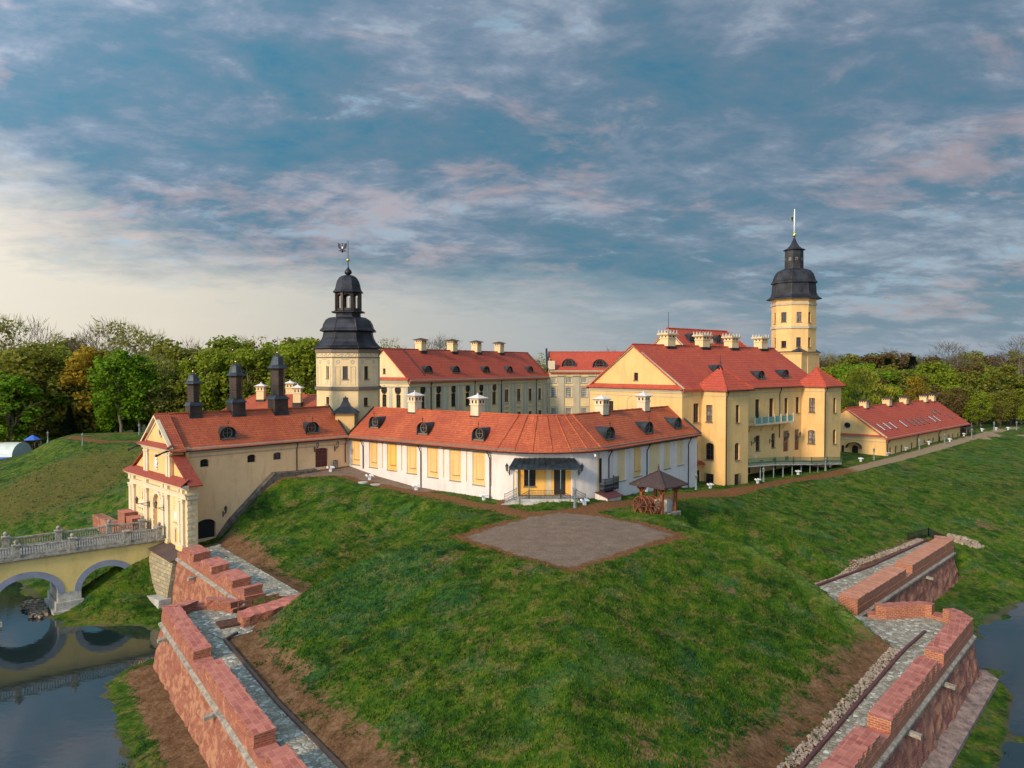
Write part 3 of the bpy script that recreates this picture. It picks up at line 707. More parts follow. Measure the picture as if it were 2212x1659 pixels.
def ridge(mb, a, b, r=.15):
    a, b = Vector(a), Vector(b); L = (b-a).length; n = max(2, int(L/.9)); pts = [a.lerp(b, i/n) for i in range(n+1)]
    mb.tube(pts, [r*(1.15 if i % 2 else .9) for i in range(n+1)], 6, smooth=False)
def gable_roof(mb, fr, w, ze, zr, oe=.5, og=.35, th=.22, u0=0.0, u1=None):
    u1 = fr.L if u1 is None else u1; s = (zr-ze)/(w/2)
    a, b = u0-og, u1+og
    slab(mb, [fr.p(a, oe, ze-s*oe), fr.p(b, oe, ze-s*oe), fr.p(b, -w/2, zr), fr.p(a, -w/2, zr)], th)
    slab(mb, [fr.p(b, -w-oe, ze-s*oe), fr.p(a, -w-oe, ze-s*oe), fr.p(a, -w/2-.001, zr), fr.p(b, -w/2-.001, zr)], th)
    ridge(mb, fr.p(a, -w/2, zr+.03), fr.p(b, -w/2, zr+.03))
def gable_tri(mb, fr, z, zr, inset=0.0, off=0.0, hole=None, depth=.25):
    L = fr.L; m = L/2; sl = (zr-z)/m
    if not hole: mb.face([fr.p(0, off, z), fr.p(L, off, z), fr.p(m, off, zr)]); return
    a, b, c, d = hole[:4]
    za = lambda u: z+sl*(u if u < m else L-u)
    mb.face([fr.p(0, off, z), fr.p(a, off, z), fr.p(a, off, za(a))])
    mb.face([fr.p(b, off, z), fr.p(L, off, z), fr.p(b, off, za(b))])
    mb.face([fr.p(a, off, z), fr.p(b, off, z), fr.p(b, off, c), fr.p(a, off, c)])
    top = [fr.p(a, off, d), fr.p(b, off, d), fr.p(b, off, za(b))]+([fr.p(m, off, zr)] if a < m < b else [])+[fr.p(a, off, za(a))]
    mb.face(top); o2 = off-depth
    for q in ([(a, c), (a, d)], [(b, d), (b, c)], [(b, c), (a, c)], [(a, d), (b, d)]):
        (ua, z1), (ub, z2) = q; mb.face([fr.p(ua, off, z1), fr.p(ub, off, z2), fr.p(ub, o2, z2), fr.p(ua, o2, z1)])
def cornice(mb, fr, u0, u1, z, steps):         # steps: (out, height) from the top down
    for o, h in steps: fbox(mb, fr, u0, u1, .003, o, z-h, z); z -= h
def gutter(mb, fr, u0, u1, z, o=.55): mb.tube([fr.p(u0, o, z), fr.p(u1, o, z)], .10, 6)
def downpipe(parent, fr, u, zt, zb, lean=.45, r=.075):
    mb = MB(); mb.tube([fr.p(u-lean*.3, .52, zt), fr.p(u, .45, zt-.35), fr.p(u, .14, zt-1.0), fr.p(u, .14, zb)], r, 6)
    mb.tube([fr.p(u-lean*.3, .52, zt+.05), fr.p(u-lean*.3, .52, zt-.22)], [.14, .08], 6); return mb.build('downpipe', M['pipe'], parent)
def chimney(roof, c, zb, zt, w=1.3, kind='white', rz=0.0, mat='yellow_pale', wy=None):
    mb = MB(); wy = wy or w; h = zt-zb
    if kind == 'white':
        mb.box(c, w, wy, zb-1.2, zt-h*.48, rz); mb.box(c, w*1.16, wy*1.16, zt-h*.48, zt-h*.43, rz); mb.box(c, w*1.04, wy*1.04, zt-h*.43, zt-h*.24, rz)
        mb.box(c, w*1.18, wy*1.18, zt-h*.24, zt-h*.21, rz)
        P = []
        for z, k in ((zt-h*.21, 1.16), (zt-h*.17, 1.5)):
            for ax, ay in ((-1, -1), (1, -1), (1, 1), (-1, 1)):
                x, y = ax*w/2*k, ay*wy/2*k; P.append((c[0]+x*math.cos(rz)-y*math.sin(rz), c[1]+x*math.sin(rz)+y*math.cos(rz), z))
        mb.box8(P); o = mb.build('chimney', M[mat], roof)
        k = MB(); k.lathe(c, [(w*1.12, zt-h*.165), (w*.62, zt-h*.09), (w*.12, zt-.02), (w*.05, zt+.05)], 4, rz+math.pi/4)
        k.sphere((c[0], c[1], zt+.12), .13, 6, 4); k.build('chimney_cap', M['white'] if mat != 'slate' else M['slate_roof'], o)
    elif kind == 'slate':
        mb.box(c, w, wy, zb-1.2, zt-h*.42, rz); mb.box(c, w*1.12, wy*1.12, zt-h*.42, zt-h*.38, rz); mb.box(c, w, wy, zt-h*.38, zt-h*.20, rz)
        P = []
        for z, k in ((zt-h*.20, 1.0), (zt-h*.14, 1.5)):
            for ax, ay in ((-1, -1), (1, -1), (1, 1), (-1, 1)):
                x, y = ax*w/2*k, ay*wy/2*k; P.append((c[0]+x*math.cos(rz)-y*math.sin(rz), c[1]+x*math.sin(rz)+y*math.cos(rz), z))
        mb.box8(P); o = mb.build('chimney', M[mat], roof)
        k = MB(); k.lathe(c, [(w*1.12*math.sqrt(2)*.7, zt-h*.135), (w*.1, zt)], 4, rz+math.pi/4); k.build('chimney_cap', M['slate_roof'], o)
    else:                                      # crowned
        mb.box(c, w, wy, zb-1.6, zt-h*.33, rz); mb.box(c, w*1.12, wy*1.12, zt-h*.52, zt-h*.48, rz)
        mb.box(c, w*1.2, wy*1.2, zt-h*.33, zt-h*.28, rz); mb.box(c, w*1.42, wy*1.42, zt-h*.28, zt-h*.22, rz); o = mb.build('chimney', M[mat], roof)
        k = MB()
        for i in range(14):
            a = i/14*4; sd_ = int(a); t = (a-sd_)*2-1; e = .68
            lx, ly = [(t*w*e, -wy*e), (w*e, t*wy*e), (-t*w*e, wy*e), (-w*e, -t*wy*e)][sd_]
            q = (c[0]+lx*math.cos(rz)-ly*math.sin(rz), c[1]+lx*math.sin(rz)+ly*math.cos(rz)); k.box(q, .42, .12, zt-h*.22, zt, rz+(sd_ % 2)*math.pi/2, .25)
        k.box(c, w*1.25, wy*1.25, zt-h*.22, zt-h*.12, rz, .5); k.build('chimney_crown', M['greytrim'], o)
    hl = MB(); ca, sa = math.cos(rz), math.sin(rz); z0 = {'white': zt-h*.40, 'slate': zt-h*.34, 'crown': zt-h*.45}[kind]; z1 = z0+h*(.12 if kind != 'white' else .14)
    for sx_, sy_ in ((0, -1), (1, 0), (-1, 0), (0, 1)):
        for t in ((-.22, .22) if kind != 'slate' else (-.3, 0, .3)):
            e = (1.045 if kind == 'white' else 1.0)
            lx = (t*w if sx_ == 0 else sx_*w/2*e); ly = (t*wy if sy_ == 0 else sy_*wy/2*e)
            q = (c[0]+lx*ca-ly*sa, c[1]+lx*sa+ly*ca)
            hl.box(q, (.17*w if sx_ == 0 else .03), (.17*wy if sy_ == 0 else .03), z0, z1, rz)
    hl.build('flue_opening', M['glass'], o)
    f = MB(); P = []
    f.box(c, w*1.14, wy*1.14, zb-.9, zb+.12, rz); f.build('flashing', M['copper'], o)
    return o
def dormer(roof, fr, u, off, z, slope, r=.75, leg=.5, finial=True, mat='slate_roof', face='iron'):
    n = 10; mb = MB(); mb.sm = True
    D = (leg+r)/slope; rings = []
    for o_, k, lift in ((.42, 1.22, .03), (.30, 1.05, 0), (0.0, 1.0, 0), (-D*.5, .85, -.03), (-D*.98, .35, -.05)):
        ring = []
        top = z+leg+r*(1.0)+lift
        zb_ = z+slope*(-o_) - .25
        ring.append((u-r*k, off+o_, max(zb_, z-.25) if o_ < 0 else z-.15))
        for i in range(n+1):
            a = math.pi-math.pi*i/n; ring.append((u+r*k*math.cos(a), off+o_, top-r*k+r*k*math.sin(a)))
        ring.append((u+r*k, off+o_, max(zb_, z-.25) if o_ < 0 else z-.15)); rings.append([fr.p(*q) for q in ring])
    m = len(rings[0]); vs = [p for rg in rings for p in rg]; fs = []
    for i in range(len(rings)-1):
        for k in range(m-1): fs.append((i*m+k, i*m+k+1, (i+1)*m+k+1, (i+1)*m+k))
    mb.idx(vs, fs); mb.sm = False
    fb = rings[2]; mb.face(fb)
    o = mb.build('dormer', M[mat], roof)
    w = MB(); cz = z+leg+r*.12; N = 14
    w.face([fr.p(u+r*.62*math.cos(2*math.pi*i/N), off+.06, cz+r*.72*math.sin(2*math.pi*i/N)) for i in range(N)]); w.build('dormer_window', M['glass'], o)
    f = MB(); f.tube([fr.p(u+r*.66*math.cos(2*math.pi*i/N), off+.07, cz+r*.76*math.sin(2*math.pi*i/N)) for i in range(N+1)], .07, 5, cap=False)
    f.bar(fr.p(u-r*.6, off+.08, cz), fr.p(u+r*.6, off+.08, cz), .05); f.bar(fr.p(u, off+.08, cz-r*.7), fr.p(u, off+.08, cz+r*.7), .05)
    fbox(f, fr, u-r*1.0, u+r*1.0, off-.05, off+.30, z-.12, z+.06)
    f.build('dormer_frame', M['darktrim'], o)
    if finial:
        q = MB(); zt = z+leg+r; q.tube([fr.p(u, off+.3, zt), fr.p(u, off+.3, zt+.9)], .03, 4); q.sphere(fr.p(u, off+.3, zt+.5), .11, 6, 4)
        q.bar(fr.p(u-.16, off+.3, zt+.7), fr.p(u+.16, off+.3, zt+.7), .03); q.build('finial', M['iron'], o)
    return o
def wall_lantern(parent, fr, u, z, out=.9, s=1.0):
    mb = MB(); mb.tube([fr.p(u, .02, z), fr.p(u, out*.5, z-.05), fr.p(u, out, z)], .04, 5); mb.tube([fr.p(u, .02, z-.55), fr.p(u, out*.4, z-.35), fr.p(u, out*.7, z-.06)], .035, 5)
    fbox(mb, fr, u-.06, u+.06, .0, .06, z-.7, z+.15)
    for k in range(5): mb.tube([fr.p(u, out*.2*k+.1, z-.12-.1*math.sin(k)), fr.p(u, out*.2*k+.2, z-.3+.2*(k/5))], .02, 4)
    c = fr.p(u, out, z)
    for k in range(6):
        a = k*math.pi/3; mb.bar(c+Vector((.11*math.cos(a), .11*math.sin(a), .1))*1.0, c+Vector((.2*math.cos(a), .2*math.sin(a), .68)), .03)
    mb.lathe(c, [(.12, z+.04), (.13, z+.1)], 6); mb.lathe(c, [(.26, z+.68), (.2, z+.76), (.06, z+.95), (.02, z+1.12)], 6)
    o = mb.build('wall_lantern', M['iron'], parent); g = MB(); g.lathe(c, [(.10, z+.1), (.18, z+.67)], 6); g.build('lantern_glass', M['curtain'], o); return o
def railing(mb, pts, h=1.0, sp=.16, w=.025, curls=True):
    for a, b in zip(pts[:-1], pts[1:]):
        a, b = Vector(a), Vector(b); L = (b-a).length; n = max(1, int(L/sp)); up = Vector((0, 0, 1))
        mb.bar(a+up*h, b+up*h, .05); mb.bar(a+up*.10, b+up*.10, .04)
        if curls: mb.bar(a+up*h*.72, b+up*h*.72, .03)
        for i in range(n+1):
            q = a.lerp(b, i/n); big = i in (0, n); mb.bar(q, q+up*(h+(.15 if big else 0)), w*(2.2 if big else 1))
            if curls and i < n:
                q2 = a.lerp(b, (i+.5)/n); mb.bar(q+up*h*.15, q2+up*h*.5, w*.8); mb.bar(q2+up*h*.5, a.lerp(b, (i+1)/n)+up*h*.15, w*.8)

# ================================================================== GATE BUILDING
gA = atz(373, 967.4, 7.1); gB = atz(751, 938, 7.1)
GW = Fr(gA, gB); GWD = 10.5; GZE, GZR = 7.1, 11.3; GS = (GZR-GZE)/(GWD/2)
def gate_building():
    fr = GW; L = fr.L
    root = empty('gate_building', fr.p(L/2, -GWD/2, -5.7), 'long yellow gatehouse with orange roof, three dark turret chimneys and ornate portal', 'gatehouse')
    hs = []; W = []
    for x0, y0, x1, y1, rs in ((733, 935, 800, 995, .3), (1090, 900, 1155, 960, .3), (1287, 883, 1348, 940, .3)):
        h = fr.rect('2', x0, y0, x1, y1)+(rs,); hs.append(h); W.append(h)
    dr = fr.rect('2', 1605, 850, 1700, 995)+(.35,); gd = fr.rect('2', 705, 1390, 850, 1552)
    gd = (gd[0], gd[1], -5.75, gd[3], .7); hs += [dr, gd]
    w = MB(); wall(w, fr, 0, L+4, -7.5, GZE, hs, .45)
    bk = Fr(fr.p(L+4, -GWD, 0), fr.p(0, -GWD, 0)); wall(w, bk, 0, bk.L, -7.5, GZE)
    gl = Fr(fr.p(0, -GWD, 0), fr.p(0, 0, 0)); wall(w, gl, 0, gl.L, -7.5, GZE); wall(w, Fr(fr.p(L+4, 0, 0), fr.p(L+4, -GWD, 0)), 0, GWD, 0, GZE)
    w.build('wall', M['peach'], root)
    c = MB(); cornice(c, fr, -.1, L+.1, GZE-.18, [(.42, .18), (.34, .14), (.22, .2), (.12, .35)]); fbox(c, fr, 0, L, .003, .10, GZE-1.55, GZE-1.40)
    c.build('cornice', M['trim'], root)
    for h in W: window(root, fr, h, .45, nx=1, nz=1, frame='iron', sill=None)
    g = MB(); pane(g, fr, dr, -.3); d = g.build('door', M['door_red'], root)
    b = MB(); u = (dr[0]+dr[1])/2; fbox(b, fr, u-.04, u+.04, -.3, -.25, dr[2], dr[3]); 
    for k in (.3, .62): fbox(b, fr, dr[0]+.05, dr[1]-.05, -.3, -.26, dr[2]+(dr[3]-dr[2])*k, dr[2]+(dr[3]-dr[2])*k+.07)
    b.build('door_strap', M['door_brown'], d)
    g = MB(); pane(g, fr, gd, -.42); d = g.build('garage_door', M['door_dark'], root)
    b = MB(); u = (gd[0]+gd[1])/2; fbox(b, fr, u-.03, u+.03, -.42, -.38, gd[2], gd[3]-.1); b.build('door_seam', M['iron'], d)
    # roof
    r = MB(); og = .3; oe = .6
    gable_roof(r, fr, GWD, GZE, GZR, oe, 0, .2, u0=-.4, u1=L-.2)
    # roof apron closing towards the tower
    roof = r.build('roof', M['roof_orange'], root)
    v = MB(); b_ = fr.L-.2
    v.bar(fr.p(b_+.12, oe, GZE-GS*oe+.12), fr.p(b_+.12, -GWD/2, GZR+.14), .22, .2); v.bar(fr.p(b_+.12, -GWD/2, GZR+.14), fr.p(b_+.12, -GWD, GZE+.1), .22, .2)
    v.build('valley_flashing', M['slate_roof'], roof)
    gt = MB(); gutter(gt, fr, -.4, L-.2, GZE-GS*oe-.08, oe+.1); gt.build('gutter', M['pipe'], root)
    for x, y0, y1 in ((608, 850, 940), (1462, 785, 1020), (1828, 760, 960)):
        u, zb = fr.hit('2', x, y1); downpipe(root, fr, u, GZE-.6, zb if x != 608 else zb)
    for x, y in ((938, 778), (1575, 735)):
        u, o, z = fr.roof('2', x, y, GZE, GS); dormer(roof, fr, u, o, z, GS, 1.0, .65)
    # wooden turret chimneys on the ridge
    rz = fr.angle(); mid = Fr(fr.p(0, -GWD/2, 0), fr.p(L, -GWD/2, 0))
    for x, ytop, ycap, ymid, hw in ((684, 283, 360, 515, 52), (1006, 210, 300, 490, 57), (1322, 140, 245, 465, 62)):
        u, _ = mid.hit('2', x, 600); c_ = mid.p(u, 0, 0); zz = lambda y: mid.hit('2', x, y)[1]
        k = 1.0/1593*c_.y*.2856; s = hw*k*1.22
        t = MB(); zs = [zz(610)-.9, zz(ymid+15), zz(ymid-8)]
        t.lathe(c_, [(s*1.02, GZR-1.4), (s*1.02, zs[1])], 4, rz+math.pi/4)
        t.lathe(c_, [(s*.66, zs[1]), (s*.66, zz(ymid-80*hw/57)), (s*.76, zz(ymid-80*hw/57)), (s*.76, zz(ymid-86*hw/57)), (s*.68, zz(ymid-86*hw/57)), (s*.72, zz(ycap+20)), (s*.84, zz(ycap+4))], 8, rz+math.pi/8)
        for q in range(5):
            zq = zs[1]+(zz(ymid-80*hw/57)-zs[1])*q/5; t.lathe(c_, [(s*.69, zq), (s*.69, zq+.05)], 8, rz+math.pi/8)
        to = t.build('turret_chimney', M['copper_brown'], roof)
        p = MB(); p.lathe(c_, [(s*1.2, zs[1]-.02), (s*1.18, zs[1]+.08), (s*.7, zz(ymid-18))], 4, rz+math.pi/4); p.build('turret_skirt', M['slate_roof'], to); p = MB()
        za, zb_ = zz(ycap), zz(ytop); h_ = zb_-za
        p.lathe(c_, [(s*1.02, za-.06), (s*.98, za+.04), (s*.70, za+h_*.22), (s*.62, za+h_*.48), (s*.46, za+h_*.78), (s*.12, za+h_*.97), (s*.05, za+h_*1.1)], 8, rz+math.pi/8)
        p.build('turret_cap', M['slate_roof'], to); p = MB(); p.lathe(c_, [(s*1.1, GZR-1.1), (s*1.1, GZR-.3)], 4, rz+math.pi/4); p.build('flashing', M['slate_roof'], to)
        a = MB(); a.sphere((c_.x, c_.y, zb_+.22), .16, 8, 5); a.build('gilded_ball', M['gold'], to)
        f = MB(); f.tube([(c_.x, c_.y, zb_), (c_.x, c_.y, zb_+2.7)], .025, 4)
        vx = c_.x-.45
        for dx, dz, rr in ((0, 1.9, .2), (.25, 2.02, .12), (-.25, 2.05, .13), (0, 2.2, .1)): f.sphere((vx+dx, c_.y, zb_+dz), rr, 7, 4)
        f.bar((vx-.3, c_.y, zb_+1.9), (c_.x, c_.y, zb_+1.9), .05, .08); f.build('weather_vane', M['iron'], to)
        f = MB(); f.sphere((vx+.1, c_.y-.15, zb_+1.95), .1, 6, 4); f.build('vane_badge', M['gold'], to)
    for s_, x, y in (('2', 905, 1335), ('2', 1597, 848), ('2', 1750, 842)):
        u, z = fr.hit(s_, x, y); wall_lantern(root, fr, u, z, .9)
    # ---------------- portal facade
    F = Fr((-55.8, 107.9), (-41.45, 93.65)); T = 1.35
    z = lambda y: F.hit('G', 890, y)[1]
    zt, zb = z(428), -7.2
    ucl, ucr = F.hit('2', 313, 950)[0], F.hit('2', 515, 950)[0]
    w = MB(); dh = F.rect('G', 538, 560, 612, 1050); dcx = (F.hit('G', 480, 800)[0]+F.hit('G', 612, 800)[0])/2; dz1 = F.hit('G', 575, 552)[1]
    door = (dcx-1.25, dcx+1.25, -5.0, dz1, 1.25)
    wall(w, F, 0, F.L, zb, zt, [door], 1.0); wall(w, Fr(F.p(F.L, -T, 0), F.p(0, -T, 0)), 0, F.L, zb, zt)
    wall(w, Fr(F.p(F.L, 0, 0), F.p(F.L, -T, 0)), 0, T, zb, zt); wall(w, Fr(F.p(0, -T, 0), F.p(0, 0, 0)), 0, T, zb, zt); w.build('facade_wall', M['yellow_pale'], root)
    q = MB(); pane(q, F, door, -.95); d = q.build('gate_door', M['door_red'], root)
    q = MB()
    for k in range(7): fbox(q, F, door[0]+.05, door[1]-.05, -.95, -.91, door[2]+.5+k*.75, door[2]+.6+k*.75)
    fbox(q, F, dcx-.04, dcx+.04, -.95, -.90, door[2], door[3]-.1); q.build('door_boards', M['door_brown'], d)
    t = MB()
    n = 14
    for k in range(n):
        a0, a1 = math.pi*k/n, math.pi*(k+1)/n; zc = dz1-1.25
        P = []
        for o_ in (.003, .28):
            for rr, a in ((1.28, a0), (1.72, a0), (1.72, a1), (1.28, a1)): P.append(F.p(dcx-rr*math.cos(a), o_, zc+rr*math.sin(a)))
        t.box8([P[i] for i in (0, 1, 2, 3, 4, 5, 6, 7)])
    for sgn in (-1, 1):
        fbox(t, F, dcx+sgn*1.28, dcx+sgn*1.72, .003, .2, -5.6, dz1-1.25); fbox(t, F, dcx+sgn*1.2, dcx+sgn*1.85, .003, .34, dz1-1.55, dz1-1.25)
        for k in range(6): fbox(t, F, dcx+sgn*1.24, dcx+sgn*1.8, .2, .30, -5.4+k*.78, -5.4+k*.78+.55)
    ze1, ze0 = z(540), z(612)
    cornice(t, F, -.75, F.L+.75, zt, [(1.0, .16), (.8, .14), (.55, .16), (.35, .14)]); 
    fbox(t, F, -.35, F.L+.35, .003, .45, ze1-.16, ze1); fbox(t, F, -.2, F.L+.2, .003, .26, ze0, ze1-.16)
    S = Fr(F.p(F.L, 0, 0), F.p(F.L, -T, 0))
    fbox(t, S, 0, T, .003, .45, ze1-.16, ze1); fbox(t, S, 0, T, .003, .26, ze0, ze1-.16); cornice(t, S, 0, T, zt, [(.75, .16), (.55, .14), (.35, .16)])
    for a, b in ((190, 218), (226, 258), (374, 396), (400, 424), (606, 636), (650, 694), (815, 842), (852, 886)):
        ua, ub = F.hit('G', a, 700)[0], F.hit('G', b, 700)[0]
        fbox(t, F, ua, ub, .003, .30, -5.0, ze0-.25); fbox(t, F, ua-.1, ub+.1, .003, .42, ze0-.25, ze0); fbox(t, F, ua-.04, ub+.04, .30, .40, ze0-.55, ze0-.40)
        fbox(t, F, ua-.1, ub+.1, .003, .44, -5.35, -5.0); fbox(t, F, ua, ub, .26, .34, ze1, zt-.6)
        fbox(t, F, ua, ub, .003, .30, ze1, zt-.6)
    for k in range(9):
        z0 = -5.4+k*.80; fbox(t, S, 0, .42 if k % 2 else .62, .003, .13, z0, z0+.5)
        fbox(t, S, T*.45, T*.75, .003, .10, z0+.1, z0+.4)
    t.build('portal_trim', M['cream'], root)
    pp = MB()
    for a, b in ((190, 258), (374, 424), (606, 694), (815, 886)):
        ua, ub = F.hit('G', a, 700)[0], F.hit('G', b, 700)[0]; fbox(pp, F, ua-.2, ub+.2, .003, .5, -7.0, -5.35)
    pp.build('pedestal', M['bridge_yellow'], root)
    rb = MB()
    for a, b, y0, y1 in ((705, 808, 560, 760), (285, 350, 430, 600)):
        ua, ub = F.hit('G', a, 700)[0], F.hit('G', b, 700)[0]; za, zb2 = F.hit('G', (a+b)/2, y1)[1], F.hit('G', (a+b)/2, y0)[1]
        for k in range(6):
            zz0 = za+(zb2-za)*k/6; sft = .12 if k % 2 else 0
            fbox(rb, F, ua+sft, (ua+ub)/2-.05+sft, .003, .13, zz0, zz0+.32); fbox(rb, F, (ua+ub)/2+.05+sft, ub-.15+sft, .003, .13, zz0, zz0+.32)
    rb.build('rusticated_blocks', M['peach'], root)
    for x0, y0, x1, y1 in ((757, 765, 808, 868), (318, 640, 350, 690)):
        h = F.rect('G', x0, y0, x1, y1); q = MB(); fbox(q, F, h[0], h[1], .003, .12, h[2], h[3]); fbox(q, F, h[0]+.15, h[1]-.15, .12, .2, h[2]+.15, h[3]-.1); q.build('relief_plaque', M['white'], root)
    for x0, y0, x1, y1 in ((770, 1000, 812, 1170), (312, 800, 348, 910)):
        h = F.rect('G', x0, y0, x1, y1); q = MB(); fbox(q, F, h[0]-.15, h[0], .003, .12, h[2], h[3]); fbox(q, F, h[1], h[1]+.15, .003, .12, h[2], h[3]); fbox(q, F, h[0]-.25, h[1]+.25, .003, .16, h[3], h[3]+.14)
        fbox(q, F, h[0]-.5, h[1]+.5, .003, .3, h[3]+.75, h[3]+.92); nf = q.build('niche_surround', M['trim'], root)
        q = MB(); pane(q, F, (h[0], h[1], h[2], h[3], (h[1]-h[0])/2), .012); q.build('niche', M['yellow_deep'], nf)
    # wall top walkway roof, upper block and pediment
    rr = MB(); 
    slab(rr, [F.p(-.9, 1.05, zt+.05), F.p(F.L+.85, 1.05, zt+.05), F.p(F.L+.1, -.25, zt+.75), F.p(-.2, -.25, zt+.75)], .14)
    wing = MB(); tops = []
    for sgn in (-1, 1):
        ui = ucr+.1 if sgn > 0 else ucl-.1; ue = F.L+.15 if sgn > 0 else -.15
        zi = F.hit('G', 762, 60, -.3)[1] if sgn > 0 else F.hit('2', 308, 880, -.3)[1]
        zi = F.hit('G', 762, 60, -.3)[1]
        wing.idx([F.p(ui, -.3, zt), F.p(ue, -.3, zt), F.p(ui, -.3, zi), F.p(ui, -T, zt), F.p(ue, -T, zt), F.p(ui, -T, zi)],
                 [(0, 1, 2), (5, 4, 3), (0, 2, 5, 3), (1, 4, 5, 2), (0, 3, 4, 1)])
        slab(rr, [F.p(ui, .1, zi+.1), F.p(ue+sgn*.75, .1, zt-.02), F.p(ue+sgn*.75, -T-.35, zt-.02), F.p(ui, -T-.35, zi+.1)], .16)
    wing.build('wing_gable', M['yellow'], root); rr.build('portal_roof', M['roof_small'], root)
    zc = GW.hit('2', 505, 865)[1]; zc = GZE
    u = MB(); wall(u, F, ucl, ucr, zt, GZE-.1); wall(u, Fr(F.p(ucr, 0, 0), F.p(ucr, -T-1, 0)), 0, T+1, zt, GZE); wall(u, Fr(F.p(ucl, -T-1, 0), F.p(ucl, 0, 0)), 0, T+1, zt, GZE)
    PF = Fr(F.p(ucl-.1, 0, 0), F.p(ucr+.1, 0, 0)); gable_tri(u, PF, GZE+.0, GZR-.3, off=.05); u.build('upper_wall', M['yellow'], root)
    t = MB(); cornice(t, F, ucl-.6, ucr+.6, GZE+.02, [(.75, .14), (.6, .14), (.4, .2), (.22, .2)])
    for a, b in ((315, 328), (332, 346), (482, 496), (501, 514)):
        ua, ub = F.hit('2', a, 950)[0], F.hit('2', b, 950)[0]; fbox(t, F, ua, ub, .003, .22, zt+.4, GZE-.7); fbox(t, F, ua-.05, ub+.05, .22, .3, GZE-1.1, GZE-.9)
    fbox(t, F, ucl, ucr, .003, .08, GZE-1.25, GZE-1.12)
    m = PF.L/2
    for sgn in (-1, 1):
        a = PF.p(m+sgn*(m+.5), .22, GZE-.1); b = PF.p(m, .22, GZR-.15); t.bar(a, b, .5, .22)
        a = PF.p(m+sgn*(m-.7), .12, GZE+.25); b = PF.p(m, .12, GZR-.95); t.bar(a, b, .14, .14)
    t.build('pediment_trim', M['cream'], root)
    q = MB(); cz = PF.hit('2', 438, 722)[1]; cu = PF.hit('2', 438, 722)[0]; N = 16
    q.face([PF.p(cu+.5*math.cos(2*math.pi*i/N), .075, cz+.72*math.sin(2*math.pi*i/N)) for i in range(N)]); wo_ = q.build('oval_window', M['glass'], root)
    q = MB(); q.tube([PF.p(cu+.56*math.cos(2*math.pi*i/N), .10, cz+.79*math.sin(2*math.pi*i/N)) for i in range(N+1)], .10, 6, cap=False); q.build('window_surround', M['cream'], wo_)
    rr = MB(); slab(rr, [F.p(ucl-.75, .85, GZE+.05), F.p(ucr+.75, .85, GZE+.05), F.p(ucr+.5, -.0, GZE+.5), F.p(ucl-.5, -.0, GZE+.5)], .12); rr.build('cornice_roof', M['roof_small'], root)
    # gable verge in front of the building
    rr = MB()
    for sgn in (-1, 1):
        a = PF.p(m+sgn*(m+.75), .45, GZE-.35); b = PF.p(m, .45, GZR+.02); a2 = PF.p(m+sgn*(m+.75), -1.6, GZE-.35); b2 = PF.p(m, -1.6, GZR+.02); slab(rr, [a, b, b2, a2], .18)
    rr.build('gable_roof', M['roof_orange'], root)
    # white relief of the upper block and the gargoyles
    q = MB(); cu, cz = F.hit('G', 528, 150)
    for k in range(26):
        a = random.random()*6.28; rr_ = random.random()**.6; q.sphere(F.p(cu+.42*rr_*math.cos(a)*(1-.3*math.sin(a)), .10, cz+1.0*rr_*math.sin(a)), .16, 6, 4)
    q.lathe(F.p(cu, .14, 0), [(.12, cz-.55), (.2, cz-.2), (.14, cz+.15), (.1, cz+.2), (.12, cz+.35), (.03, cz+.5)], 8, smooth=True); q.build('relief_plaque', M['white_paint'], root)
    for uu in (ucl-.3, ucr+.3):
        q = MB(); q.tube([F.p(uu, .3, GZE-.25), F.p(uu, 1.3, GZE-.55), F.p(uu, 1.9, GZE-.8)], [.14, .11, .16], 6); q.sphere(F.p(uu, 2.0, GZE-.8), .2, 7, 5); q.build('gargoyle', M['iron'], root)
    for xg, yg in ((440, 640), (345, 650)):
        pass
    u_, z_ = F.hit('G', 432, 650); wall_lantern(root, F, u_, z_, 1.7); u_, z_ = F.hit('G', 640, 690); wall_lantern(root, F, u_, z_-.2, 1.3)
gate_building()
def ramp_wall():
    mb = MB(); fr = GW; pts_ = [fr.hit('2', x, y, .6) for x, y in ((868, 1530), (960, 1400), (1060, 1290), (1170, 1170), (1290, 1042), (1480, 1030), (1610, 1012))]
    for (u0, z0), (u1, z1) in zip(pts_[:-1], pts_[1:]):
        P = [fr.p(u0, .012, z0-2.5), fr.p(u0, .95, z0-2.5), fr.p(u1, .95, z1-2.5), fr.p(u1, .012, z1-2.5), fr.p(u0, .012, z0+.12), fr.p(u0, .95, z0), fr.p(u1, .95, z1), fr.p(u1, .012, z1+.12)]
        mb.box8(P)
    tag(mb.build('ramp_wall', M['ramp_stone']), 'low weathered stone kerb wall climbing the slope along the yellow gatehouse', 'wall')
ramp_wall()

